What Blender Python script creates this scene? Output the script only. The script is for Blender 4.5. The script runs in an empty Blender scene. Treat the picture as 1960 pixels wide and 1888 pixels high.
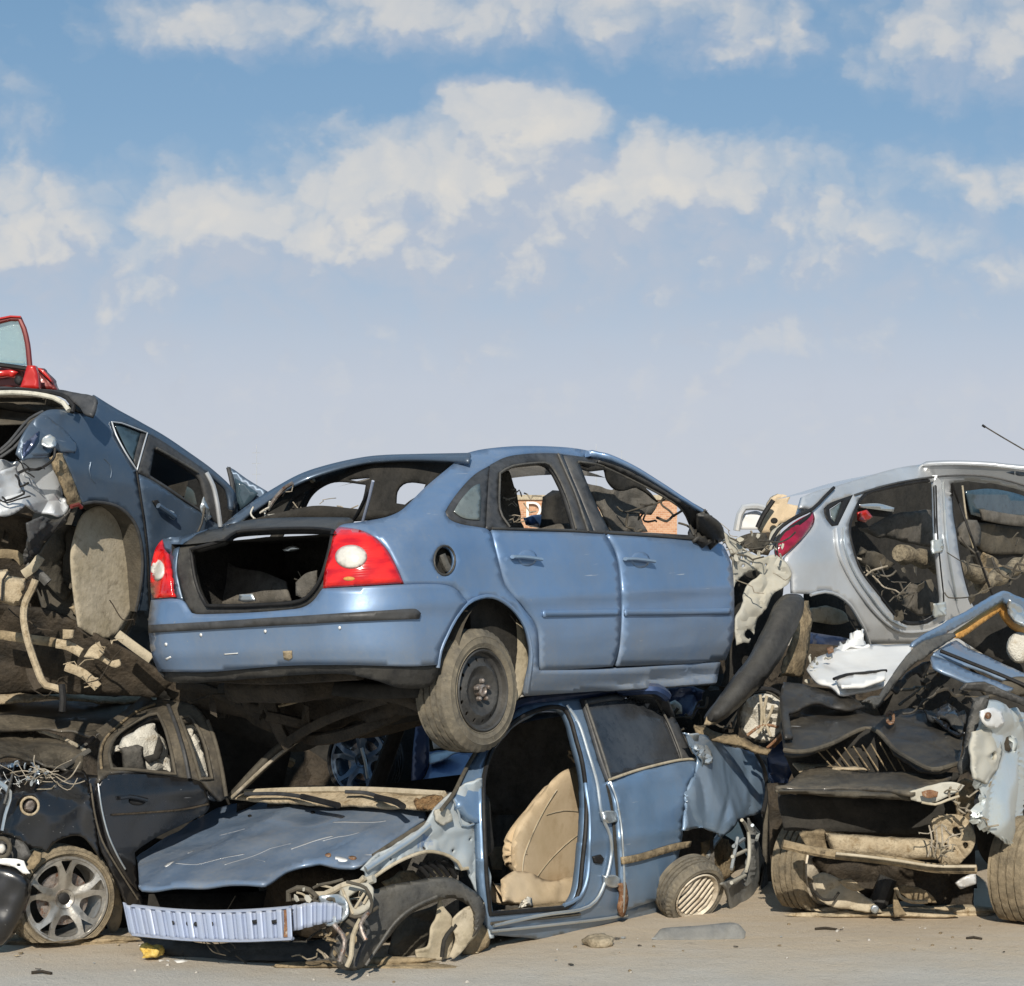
# Stacked wrecked cars in a scrap yard, built from code only.
import bpy, bmesh, math, random
import numpy as np
from mathutils import Vector, Matrix, Euler, noise
from mathutils.geometry import delaunay_2d_cdt
random.seed(7)
S = bpy.context.scene
COL = S.collection
R = math.radians
# ------------------------------------------------------------ camera
FPX, CX, HY, CZ = 3400.0, 980.0, 1170.0, 1.75     # focal length in picture units, horizon line, eye height
cam_d = bpy.data.cameras.new('camera'); cam = bpy.data.objects.new('camera', cam_d); COL.objects.link(cam)
cam.location = (0, 0, CZ); cam.rotation_euler = (R(90), 0, 0)
cam_d.sensor_width = 36; cam_d.lens = FPX/1960*36; cam_d.shift_y = (HY-944)/1960
cam_d.clip_end = 5000; cam_d.clip_start = 0.1
S.camera = cam
S.view_settings.view_transform = 'Standard'; S.view_settings.look = 'None'; S.view_settings.exposure = 0
S.render.engine = 'CYCLES'
S.cycles.max_bounces = 6

def W(px, py, Y):
    return Vector(((px-CX)/FPX*Y, Y, CZ+(HY-py)/FPX*Y))

# ------------------------------------------------------------ surfaces: sight line -> point on a real surface
def dirs(px, py):
    px = np.asarray(px, float); py = np.asarray(py, float)
    return np.stack([(px-CX)/FPX, np.ones_like(px), (HY-py)/FPX], 1)
ORG = np.array([0, 0, CZ])
def plane3(p, q, r):
    """surface: the plane through three (px,py,Y) points"""
    a, b, c = [np.array(W(*t)) for t in (p, q, r)]
    n = np.cross(b-a, c-a); k = n @ (a-ORG)
    def f(px, py):
        d = dirs(px, py); return ORG + d*(k/(d @ n))[:, None]
    return f
def ramp2(p, q):
    """surface: depth runs from p to q (px,py,Y) and is constant across that line"""
    dx, dy = q[0]-p[0], q[1]-p[1]
    return plane3(p, q, (p[0]-dy, p[1]+dx, p[2]))
def off(surf, dy):
    def f(px, py):
        q = surf(px, py); d = dirs(px, py); return q + d*dy
    return f
def flat(Y):
    def f(px, py):
        return ORG + dirs(px, py)*Y
    return f

class Car:
    def __init__(s, name, label, cat, loc, rot, body=None, group=None):
        s.root = bpy.data.objects.new(name, None); COL.objects.link(s.root)
        s.root.empty_display_size = .3
        s.root['label'] = label; s.root['category'] = cat
        if group: s.root['group'] = group
        s.M = Matrix.Translation(loc) @ Euler(rot, 'XYZ').to_matrix().to_4x4()
        s.root.matrix_world = s.M
        s.root.location = loc; s.root.rotation_euler = rot
        s.Mn = np.array(s.M); s.Mi = np.array(s.M.inverted())
        s.body = body
    def plane(s, p, n):
        p = np.array(s.M @ Vector(p)); n = np.array(s.M.to_3x3() @ Vector(n))
        k = n @ (p-ORG)
        def f(px, py):
            d = dirs(px, py); return ORG + d*(k/(d @ n))[:, None]
        return f
    def side(s, o=0.0, y0=7.0, y1=17.0):
        """first hit of each sight line with the car's body shell, grown by o"""
        def f(px, py):
            d = dirs(px, py)
            lo = s.Mi[:3, :3] @ ORG + s.Mi[:3, 3]; ld = d @ s.Mi[:3, :3].T
            c = np.array(s.root.location)[1]
            ts = np.linspace(c-3.2, c+3.2, 160)
            P = lo[None, None, :] + ld[:, None, :]*ts[None, :, None]
            v = s.body(P[..., 0], P[..., 1], P[..., 2]) - o
            ins = v < 0
            hit = ins.any(1); idx = ins.argmax(1)
            idx = np.where(hit, idx, v.argmin(1))
            tm = ts[idx].copy(); st_ = ts[1]-ts[0]
            for _ in range(14):                      # grazing rays: slide to the closest approach
                st_ *= .62
                c3 = np.stack([tm-st_, tm, tm+st_]); best = None
                vals = []
                for q_ in c3:
                    Q = lo+ld*q_[:, None]; vals.append(s.body(Q[:, 0], Q[:, 1], Q[:, 2]))
                tm = c3[np.argmin(np.stack(vals), 0), np.arange(len(tm))]
            a = ts[np.maximum(idx-1, 0)]; b = ts[idx]
            for _ in range(16):
                m = (a+b)/2; Q = lo + ld*m[:, None]
                vv = s.body(Q[:, 0], Q[:, 1], Q[:, 2]) - o
                a = np.where(vv > 0, m, a); b = np.where(vv > 0, b, m)
            t = np.where(hit, b, tm)
            return ORG + d*t[:, None]
        return f
    def roof_from(s, name, mat, pts, surf, width, par, rise=.03, drop=-.02):
        sp = smooth_loop([Vector(p) for p in pts], 14, 120, False)
        w = surf(np.array([p.x for p in sp]), np.array([p.y for p in sp]))
        d = s.M.to_3x3() @ Vector((0, 1, 0)); d.z = drop; d.normalize()
        n = 12; V = []; F = []
        for q in w:
            for j in range(n+1):
                t_ = j/n; V.append(Vector(q)+d*(width*t_)+Vector((0, 0, rise*math.sin(math.pi*t_)*t_ - .012)))
        for i in range(len(w)-1):
            for j in range(n): F.append((i*(n+1)+j, i*(n+1)+j+1, (i+1)*(n+1)+j+1, (i+1)*(n+1)+j))
        return mk(name, V, F, mat, par)

def root_of(o):
    while o is not None and o.parent is not None: o = o.parent
    return o
def mk(name, verts, faces, mat, parent=None, smooth=True, sharp=35, uv=None, label=None):
    """link ONE mesh object, verts in world space, stored in the space of its top-level object"""
    me = bpy.data.meshes.new(name)
    if parent is not None:
        r = root_of(parent) if parent.parent else parent
        Mi = (Matrix.Translation(r.location) @ r.rotation_euler.to_matrix().to_4x4()).inverted()
        verts = [Mi @ Vector(v) for v in verts]
    me.from_pydata([tuple(v) for v in verts], [], faces)
    me.update()
    if smooth:
        me.polygons.foreach_set('use_smooth', [True]*len(me.polygons))
        try: me.set_sharp_from_angle(angle=R(sharp))
        except Exception: pass
    o = bpy.data.objects.new(name, me); COL.objects.link(o)
    if mat: me.materials.append(mat)
    if parent is not None: o.parent = parent
    if label: o['label'] = label
    return o
def tag(o, label, cat, group=None, kind=None):
    if label: o['label'] = label
    if cat: o['category'] = cat
    if group: o['group'] = group
    if kind: o['kind'] = kind
    return o
def recenter(o):
    """put a one-mesh thing's origin at its base"""
    vs = o.data.vertices
    c = Vector((sum(v.co.x for v in vs)/len(vs), sum(v.co.y for v in vs)/len(vs), min(v.co.z for v in vs)))
    for v in vs: v.co -= c
    o.location = c
    return o

# ------------------------------------------------------------ outlines
def smooth_loop(pts, step, sharp=48, closed=True):
    """Catmull-Rom through the points, corners sharper than `sharp` kept"""
    n = len(pts); P = [Vector(p) for p in pts]; out = []
    def corner(i):
        if not closed and (i == 0 or i == n-1): return True
        a = P[i]-P[i-1]; b = P[(i+1) % n]-P[i]
        if a.length < 1e-6 or b.length < 1e-6: return True
        return a.angle(b) > R(sharp)
    cs = [corner(i) for i in range(n)]
    for i in range(n if closed else n-1):
        p1, p2 = P[i], P[(i+1) % n]
        p0 = P[i-1] if not cs[i] else p1-(p2-p1)
        p3 = P[(i+2) % n] if not cs[(i+1) % n] else p2+(p2-p1)
        L = (p2-p1).length; k = max(1, int(L/step+.5))
        m1 = (p2-p0)*.5; m2 = (p3-p1)*.5
        if (p1-p0).length > 1e-6: m1 = m1*min(1.6, L/max(1e-6, m1.length)) if m1.length > L*1.6 else m1
        if m2.length > L*1.6: m2 = m2*(L*1.2/m2.length)
        if m1.length > L*1.6: m1 = m1*(L*1.2/m1.length)
        for j in range(k):
            t = j/k
            out.append(p1*(2*t**3-3*t*t+1)+m1*(t**3-2*t*t+t)+p2*(-2*t**3+3*t*t)+m2*(t**3-t*t))
    if not closed: out.append(P[-1])
    return out
def inside(px, py, poly):
    """vectorised point in polygon"""
    c = np.zeros(len(px), bool); n = len(poly)
    for i in range(n):
        x1, y1 = poly[i][0], poly[i][1]; x2, y2 = poly[i-1][0], poly[i-1][1]
        if y1 == y2: continue
        m = ((y1 > py) != (y2 > py)) & (px < (x2-x1)*(py-y1)/(y2-y1)+x1)
        c ^= m
    return c
def edist(px, py, poly):
    d = np.full(len(px), 1e9); n = len(poly)
    for i in range(n):
        x1, y1 = poly[i][0], poly[i][1]; x2, y2 = poly[i-1][0], poly[i-1][1]
        dx, dy = x2-x1, y2-y1; L = dx*dx+dy*dy+1e-12
        t = np.clip(((px-x1)*dx+(py-y1)*dy)/L, 0, 1)
        d = np.minimum(d, np.hypot(px-x1-t*dx, py-y1-t*dy))
    return d
def ell(cx, cy, rx, ry, n=24, rot=0):
    c, s = math.cos(R(rot)), math.sin(R(rot))
    return [(cx+rx*math.cos(a)*c-ry*math.sin(a)*s, cy+rx*math.cos(a)*s+ry*math.sin(a)*c) for a in [2*math.pi*k/n for k in range(n)]]
def cdt(outline, holes, res):
    loops = [outline]+holes
    xs = [p[0] for p in outline]; ys = [p[1] for p in outline]
    gx, gy = [], []
    y = min(ys); k = 0
    while y < max(ys):
        x = min(xs)+(res/2 if k % 2 else 0)
        while x < max(xs): gx.append(x); gy.append(y); x += res
        y += res*.866; k += 1
    gx = np.array(gx); gy = np.array(gy)
    if len(gx):
        keep = inside(gx, gy, outline)
        for lp in loops:
            keep &= edist(gx, gy, lp) > res*.45
        for h in holes: keep &= ~inside(gx, gy, h)
        gx, gy = gx[keep], gy[keep]
    vs = []; es = []
    for lp in loops:
        b = len(vs); vs += [Vector((p[0], p[1])) for p in lp]
        es += [(b+i, b+(i+1) % len(lp)) for i in range(len(lp))]
    vs += [Vector((a, b)) for a, b in zip(gx, gy)]
    ov, oe, of, *_ = delaunay_2d_cdt(vs, es, [], 0, 1e-5)
    vx = np.array([v[0] for v in ov]); vy = np.array([v[1] for v in ov])
    T = np.array([f for f in of if len(f) == 3])
    cx, cy = vx[T].mean(1), vy[T].mean(1)
    keep = inside(cx, cy, outline)
    for h in holes: keep &= ~inside(cx, cy, h)
    return vx, vy, T[keep].tolist()
def strip(name, par, mat, top, bot, surf, nu=120, nv=10, wdisp=None, th=.01, label=None):
    """a ruled sheet between two edges, meshed in straight columns"""
    def rs(pts):
        P = smooth_loop([Vector(p) for p in pts], 3, 60, False); L = [0]
        for a, b in zip(P, P[1:]): L.append(L[-1]+(b-a).length)
        return [Vector((np.interp(L[-1]*i/nu, L, [p.x for p in P]), np.interp(L[-1]*i/nu, L, [p.y for p in P]))) for i in range(nu+1)]
    A_, B_ = rs(top), rs(bot)
    px = np.array([A_[i].x+(B_[i].x-A_[i].x)*j/nv for i in range(nu+1) for j in range(nv+1)])
    py = np.array([A_[i].y+(B_[i].y-A_[i].y)*j/nv for i in range(nu+1) for j in range(nv+1)])
    co = surf(px, py)
    pc = np.array([(A_[i].x+B_[i].x)/2 for i in range(nu+1) for j in range(nv+1)])
    if wdisp: co = wdisp(pc, py, co)
    F = [(i*(nv+1)+j, i*(nv+1)+j+1, (i+1)*(nv+1)+j+1, (i+1)*(nv+1)+j) for i in range(nu) for j in range(nv)]
    ob = mk(name, [Vector(c) for c in co], F, mat, par, sharp=30, label=label)
    m = ob.modifiers.new('thickness', 'SOLIDIFY'); m.thickness = th; m.offset = 0
    return ob
def fbm(p, sc, o=3):
    return noise.fractal(Vector(p)*sc, 0.8, 2.0, o)
def crumple(amp, sc, seed=0, ridge=1.0):
    """dents with creased edges, like bent sheet metal"""
    def f(co):
        q = Vector(co)*sc+Vector((seed*7.3, seed*3.1, seed*1.7))
        q = q+Vector((noise.noise(q*.9), noise.noise(q*.9+Vector((5, 5, 5))), 0))*.5
        d, _ = noise.voronoi(q)
        a = noise.noise(q*.6)
        return amp*((d[1]-d[0])*ridge*.9-.35+a*.8)
    f.creased = True
    return f
def dents(amp, sc, seed=0):
    def f(co): return amp*noise.fractal(Vector(co)*sc+Vector((seed*5.1, 0, seed)), .9, 2.0, 3)
    return f
def panel(name, par, mat, pts, surf, holes=(), th=.012, res=14, disp=None, bulge=0, bw=None, sm=True, sharp=48, edge=None, label=None, wdisp=None):
    """a sheet cut to an outline lying on a surface; holes are real openings; th = thickness behind it"""
    st = max(3, res*.7)
    o = smooth_loop(pts, st, sharp) if sm else smooth_loop(pts, st, 0)
    hs = [smooth_loop(h, st, sharp) if sm else smooth_loop(h, st, 0) for h in holes]
    vx, vy, T = cdt(o, hs, res)
    co = surf(vx, vy)
    D = dirs(vx, vy); Dn = D/np.linalg.norm(D, axis=1)[:, None]
    if bulge:
        d = edist(vx, vy, o)
        for h in hs: d = np.minimum(d, edist(vx, vy, h))
        w = bw or max(d.max(), 1)
        q = np.clip(d/w, 0, 1)
        co = co - D*(bulge*np.sqrt(np.clip(1-(1-q)**2, 0, 1)))[:, None]
    if wdisp: co = wdisp(vx, vy, co)
    # vertex normals
    Ta = np.array(T)
    fn = np.cross(co[Ta[:, 1]]-co[Ta[:, 0]], co[Ta[:, 2]]-co[Ta[:, 0]])
    n = np.zeros_like(co)
    for k in range(3): np.add.at(n, Ta[:, k], fn)
    n /= np.linalg.norm(n, axis=1)[:, None]+1e-12
    if (n*D).sum() > 0:
        n = -n; T = [t[::-1] for t in T]
    if disp:
        dv = np.array([disp(c) for c in co])
        co = co+n*dv[:, None]
    ob = mk(name, [Vector(c) for c in co], T, mat, par, sharp=21 if getattr(disp, 'creased', False) else min(sharp, 60), label=label)
    if th:
        m = ob.modifiers.new('thickness', 'SOLIDIFY'); m.thickness = th; m.offset = -1
        ob.data.validate()
    return ob
def sweep(pts, r, n=8, closed=False, flatten=None):
    """tube along world points; r a number or a list; flatten=(w,h) for a bar section"""
    P = [Vector(p) for p in pts]; N = len(P); V = []; Fc = []
    up = None
    for i in range(N):
        a = P[(i-1) % N] if (closed or i > 0) else P[i]; b = P[(i+1) % N] if (closed or i < N-1) else P[i]
        t = (b-a).normalized() if (b-a).length > 1e-9 else Vector((0, 0, 1))
        if up is None:
            up = t.orthogonal().normalized() if flatten is None else (Vector((0, -1, 0))-t*Vector((0, -1, 0)).dot(t)).normalized()
        up = (up-t*up.dot(t)).normalized() if (up-t*up.dot(t)).length > 1e-6 else t.orthogonal().normalized()
        s = t.cross(up); rr = r[i] if isinstance(r, (list, tuple)) else r
        for k in range(n):
            an = 2*math.pi*(k+.5)/n
            if flatten:
                cx, sx = math.cos(an), math.sin(an)
                m = max(abs(cx), abs(sx)); V.append(P[i]+s*(cx/m*flatten[0]/2)+up*(sx/m*flatten[1]/2))
            else: V.append(P[i]+(s*math.cos(an)+up*math.sin(an))*rr)
    for i in range(N if closed else N-1):
        j = (i+1) % N
        for k in range(n): Fc.append((i*n+k, i*n+(k+1) % n, j*n+(k+1) % n, j*n+k))
    if not closed:
        Fc.append(tuple(range(n))[::-1]); Fc.append(tuple((N-1)*n+k for k in range(n)))
    return V, Fc
def tube(name, par, mat, pts, r, surf=None, n=8, closed=False, step=14, flatten=None, sharp=50, label=None):
    """pts (px,py,Y) or (px,py) on a surface"""
    if surf is not None:
        sp = smooth_loop([Vector((p[0], p[1])) for p in pts], step, sharp, closed)
        w = surf(np.array([p[0] for p in sp]), np.array([p[1] for p in sp]))
        w = [Vector(x) for x in w]
    else:
        sp = smooth_loop([W(*p) for p in pts], step/FPX*10, sharp, closed)
        w = sp
    V, Fc = sweep(w, r, n, closed, flatten)
    return mk(name, V, Fc, mat, par, label=label)
def ltube(name, par, mat, car, pts, r, n=10, step=.06, flatten=None, closed=False):
    sp = smooth_loop([car.M @ Vector(p) for p in pts], step, 50, closed)
    V, Fc = sweep(sp, r, n, closed, flatten)
    return mk(name, V, Fc, mat, par)
def boxmesh(x0, x1, y0, y1, z0, z1):
    V = [(x, y, z) for x in (x0, x1) for y in (y0, y1) for z in (z0, z1)]
    F = [(0, 1, 3, 2), (4, 6, 7, 5), (0, 4, 5, 1), (2, 3, 7, 6), (0, 2, 6, 4), (1, 5, 7, 3)]
    return V, F
def lbox(name, par, mat, car, b, bev=.02, seg=3, rough=0, label=None):
    V, F = boxmesh(*b)
    bm = bmesh.new(); vs = [bm.verts.new(v) for v in V]
    for f in F: bm.faces.new([vs[i] for i in f])
    if bev: bmesh.ops.bevel(bm, geom=bm.edges[:], offset=bev, segments=seg, profile=.5, affect='EDGES')
    bmesh.ops.subdivide_edges(bm, edges=[e for e in bm.edges if e.calc_length() > .2], cuts=4, use_grid_fill=True)
    bmesh.ops.recalc_face_normals(bm, faces=bm.faces[:])
    if rough:
        for v in bm.verts:
            v.co += Vector((noise.noise(v.co*4), noise.noise(v.co*4+Vector((9, 0, 0))), noise.noise(v.co*4+Vector((0, 9, 0)))))*rough
    bm.verts.index_update()
    V = [car.M @ v.co for v in bm.verts]; F = [[v.index for v in f.verts] for f in bm.faces]; bm.free()
    return mk(name, V, F, mat, par, label=label)
def merge(name, par, mat, items, label=None):
    """several (V,F) world meshes as one object"""
    V = []; F = []
    for v, f in items:
        b = len(V); V += list(v); F += [tuple(b+i for i in g) for g in f]
    return mk(name, V, F, mat, par, label=label)
def wires(name, par, mat, region, Y, n, r=.004, seed=1, L=(60, 160), spread=.15, droop=25, label=None):
    """a loom of loose cables inside a pixel-sized box region (x0,y0,x1,y1) at depth Y"""
    rnd = random.Random(seed); it = []
    x0, y0, x1, y1 = region
    for k in range(n):
        x, y = rnd.uniform(x0, x1), rnd.uniform(y0, y1); a = rnd.uniform(-.9, .9)+(math.pi if rnd.random() < .5 else 0)
        l = rnd.uniform(*L); pts = []
        yy = Y+rnd.uniform(-spread, spread)
        m = 5
        for j in range(m):
            t = j/(m-1)
            pts.append(W(x+math.cos(a)*l*t+rnd.uniform(-9, 9), y+math.sin(a)*l*t+droop*math.sin(math.pi*t)*rnd.uniform(.2, 1)+rnd.uniform(-7, 7), yy+rnd.uniform(-.03, .03)))
        sp = smooth_loop(pts, .025, 170, False)
        V, F = sweep(sp, r*rnd.uniform(.6, 1.5), 6)
        mk(name, V, F, mat, par, label=label)
def shards(name, par, mat, region, Y, n, size=(8, 26), seed=1, spread=.2, label=None):
    """torn flat scraps, bent, hanging in a region"""
    rnd = random.Random(seed); it = []
    x0, y0, x1, y1 = region
    for k in range(n):
        x, y = rnd.uniform(x0, x1), rnd.uniform(y0, y1); s = rnd.uniform(*size)*10/FPX*.5
        c = W(x, y, Y+rnd.uniform(-spread, spread)); m = rnd.randint(5, 8)
        rot = Euler((rnd.uniform(0, 6), rnd.uniform(0, 6), rnd.uniform(0, 6))).to_matrix()
        el = rnd.uniform(.25, .9)
        ring = [Vector((math.cos(2*math.pi*j/m)*s*rnd.uniform(.6, 1.3), math.sin(2*math.pi*j/m)*s*el*rnd.uniform(.6, 1.3), rnd.uniform(-.25, .25)*s)) for j in range(m)]
        t = .006
        V = [c+rot @ v for v in ring]+[c+rot @ (v+Vector((0, 0, t))) for v in ring]+[c, c+rot @ Vector((0, 0, t))]
        F = [(j, (j+1) % m, 2*m) for j in range(m)]+[(m+(j+1) % m, m+j, 2*m+1) for j in range(m)]+[((j+1) % m, j, m+j, m+(j+1) % m) for j in range(m)]
        mk(name, V, F, mat, par, label=label)
def lathe(prof, c, ax, up=None, n=96, mod=None):
    """prof [(a,r)] a along the axis; returns V,F"""
    ax = Vector(ax).normalized(); u = (Vector((0, 0, 1))-ax*ax.z).normalized(); v = ax.cross(u)
    V = []; F = []; m = len(prof)
    for i in range(n):
        an = 2*math.pi*i/n; d = u*math.cos(an)+v*math.sin(an)
        for j, (a, r) in enumerate(prof):
            if mod: a, r = mod(i, j, a, r, an)
            V.append(Vector(c)+ax*a+d*r)
    for i in range(n):
        k = (i+1) % n
        for j in range(m-1): F.append((i*m+j, i*m+j+1, k*m+j+1, k*m+j))
    return V, F
def disc_plate(outline, holes, c, ax, res, a0, relief, th):
    """flat plate with holes in wheel plane"""
    ax = Vector(ax).normalized(); u = (Vector((0, 0, 1))-ax*ax.z).normalized(); v = ax.cross(u)
    vx, vy, T = cdt(outline, holes, res)
    V = []
    for x, y in zip(vx, vy):
        a = a0+relief(x, y)
        V.append(Vector(c)+ax*a+v*x+u*y)
    m = len(V); V2 = V+[p-ax*th for p in V]
    F = [tuple(t) for t in T]
    # orient
    f = F[0]; nn = (V[f[1]]-V[f[0]]).cross(V[f[2]]-V[f[0]])
    if nn.dot(ax) < 0: F = [t[::-1] for t in F]
    F2 = F+[tuple(i+m for i in t[::-1]) for t in F]
    ec = {}
    for t in F:
        for k in range(3):
            e = (t[k], t[(k+1) % 3]); ec[e] = 1
    for (a, b) in list(ec):
        if (b, a) not in ec: F2.append((b, a, a+m, b+m))
    return V2, F2
def wheel(par, c, ax, Rr=.315, w=.19, rim=.2, style='steel', mats=None, flatz=None, seed=0, side_bulge=.012, rimname='wheel'):
    """wheel (rim mesh) > tyre, lug nuts. ax = outward axis; c = centre of the outer face"""
    ax = Vector(ax).normalized(); c = Vector(c)
    mt, mr = mats
    h = Rr-rim
    prof = [(-.012, rim-.002), (.004, rim+.010), (.007, rim+.013), (.004, rim+.016), (.012, rim+.3*h), (.013, rim+.34*h), (.011, rim+.37*h), (.010, rim+.6*h), (.012, rim+.63*h), (.009, rim+.66*h), (-.004, Rr-.016), (-.014, Rr-.005)]
    k = 4; tw = w-.04
    for i in range(k):
        a0 = -.02-tw*i/k; a1 = -.02-tw*(i+1)/k
        prof += [(a0, Rr), (a1+.011, Rr), (a1+.009, Rr-.012), (a1+.002, Rr-.012)]
    prof += [(-w+.01, Rr-.006), (-w-.004, rim+.5*h), (-w+.005, rim+.1*h), (-w+.01, rim)]
    def mod(i, j, a, r, an):
        if j in (10, 11, 12) and i % 3 == 0: r -= .005
        if j == 9 and i % 3 == 0: a -= .003
        if 12 < j < len(prof)-4 and (i+j) % 6 == 0 and r > Rr-.004: r -= .005
        return a, r
    V, F = lathe(prof, c, ax, n=120, mod=mod)
    if flatz is not None:
        for i, q in enumerate(V):
            if q.z < flatz:
                d = flatz-q.z; s = (q-c).dot(ax)
                V[i] = q+Vector((0, 0, d))+ax*(d*.6*(1 if s > -w/2 else -1))+Vector((random.uniform(-1, 1)*.002,)*3)
    # rim
    u = (Vector((0, 0, 1))-ax*ax.z).normalized()
    if style == 'steel':
        barrel = lathe([(.004, rim+.004), (.010, rim-.002), (.004, rim-.010), (-.02, rim-.016), (-.03, rim-.03)], c, ax, n=72)
        back = lathe([(-.03, rim-.03), (-w, rim-.03)], c, ax, n=48)
        out = [(math.cos(t)*(rim-.028), math.sin(t)*(rim-.028)) for t in [2*math.pi*i/72 for i in range(72)]]
        holes = []
        for i in range(14):
            t = 2*math.pi*i/14+.1
            holes.append([(math.cos(t)*(rim*.76)+math.cos(s+t)*.008, math.sin(t)*(rim*.76)+math.sin(s+t)*.011) for s in [2*math.pi*q/10 for q in range(10)]])
        def rel(x, y):
            r = math.hypot(x, y)/rim
            return -.03+.028*max(0, min(1, (1-abs(r-.62)/.22)))-.012*max(0, 1-r/.3)
        pl = disc_plate(out, holes, c, ax, .011, 0, rel, .006)
        o = merge(rimname, par, mr, [barrel, back, pl])
        ty = mk('tyre', V, F, mt, o, sharp=30)
        nuts = []
        v = ax.cross(u)
        for i in range(5):
            t = 2*math.pi*i/5+.3; cc = c+ax*(-.012)+(v*math.cos(t)+u*math.sin(t))*.05
            nuts.append(lathe([(0, .013), (.018, .012), (.024, .006), (.024, 0)], cc, ax, n=8))
        cap = lathe([(-.03, .034), (.004, .032), (.01, .02), (.002, .015), (0, .0)], c, ax, n=24)
        merge('lug_nut_set', o, mats_ext['steel_rust'], nuts+[cap])
    elif style == 'alloy':
        barrel = lathe([(.004, rim+.004), (.013, rim-.001), (.012, rim-.010), (-.01, rim-.016), (-.05, rim-.03), (-w, rim-.03)], c, ax, n=90)
        out = [(math.cos(t)*(rim-.012), math.sin(t)*(rim-.012)) for t in [2*math.pi*i/90 for i in range(90)]]
        holes = []
        for i in range(5):
            t = 2*math.pi*i/5+.95
            hl = []
            for (rr, aa) in [(.40, -.20), (.40, .20), (.55, .34), (.72, .38), (.86, .30), (.88, 0), (.86, -.30), (.72, -.38), (.55, -.34)]:
                hl.append((math.cos(t+aa)*rr*rim, math.sin(t+aa)*rr*rim))
            holes.append([tuple(q) for q in smooth_loop([Vector(p) for p in hl], .012, 100)])
        for i in range(5):
            t = 2*math.pi*i/5+.95+math.pi/5
            hl = [(.60, 0), (.90, .15), (.93, .13), (.93, -.13), (.90, -.15)]
            holes.append([(math.cos(t+aa)*rr*rim, math.sin(t+aa)*rr*rim) for rr, aa in hl])
        def rel(x, y):
            r = math.hypot(x, y)/rim; t = math.atan2(y, x)
            d = abs(((t-.95-math.pi/5+math.pi/5) % (2*math.pi/5))-math.pi/5)   # 0 at spoke centre
            return .004-.045*(1-r)**1.4+.012*max(0, 1-d/.35)*min(1, r*2)-.02*max(0, 1-r/.2)
        pl = disc_plate(out, holes, c, ax, .012, 0, rel, .022)
        o = merge(rimname, par, mr, [barrel, pl])
        ty = mk('tyre', V, F, mt, o, sharp=30)
        disc = lathe([(-.06, .14), (-.06, .05), (-.02, .05)], c, ax, n=48)
        merge('brake_disc', o, mats_ext['steel_rust'], [disc])
        v = ax.cross(u); nuts = []
        for i in range(5):
            t = 2*math.pi*i/5+.3; cc = c+ax*(-.05)+(v*math.cos(t)+u*math.sin(t))*.045
            nuts.append(lathe([(0, .012), (.018, .011), (.02, 0)], cc, ax, n=8))
        cap = lathe([(-.05, .03), (-.034, .03), (-.03, .022), (-.03, 0)], c, ax, n=24)
        merge('lug_nut_set', o, mats_ext['black'], nuts+[cap])
    elif style == 'slat':
        barrel = lathe([(.004, rim+.004), (.012, rim-.002), (.0, rim-.012), (-.02, rim-.02), (-w, rim-.02)], c, ax, n=72)
        it = [barrel]
        v = ax.cross(u)
        for i in range(-3, 4):
            x = i*rim*.25; hh = math.sqrt(max(0, (rim-.02)**2-x*x))
            ra = R(35)
            d1 = v*math.cos(ra)+u*math.sin(ra); d2 = -v*math.sin(ra)+u*math.cos(ra)
            a = c+d1*x+d2*hh+ax*(-.012); b = c+d1*x-d2*hh+ax*(-.012)
            it.append(sweep([a, (a+b)/2+ax*.01, b], .009, 6))
        o = merge(rimname, par, mr, it)
        mk('tyre', V, F, mt, o, sharp=30)
    else:   # inner side: plain hub bowl
        barrel = lathe([(.0, rim+.006), (.012, rim), (.004, rim-.008), (-.05, rim-.02), (-.10, rim-.05), (-.11, .09), (-.08, .08), (-.06, .05), (-.055, 0)], c, ax, n=60)
        o = merge(rimname, par, mr, [barrel])
        mk('tyre', V, F, mt, o, sharp=30)
    return o
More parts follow.
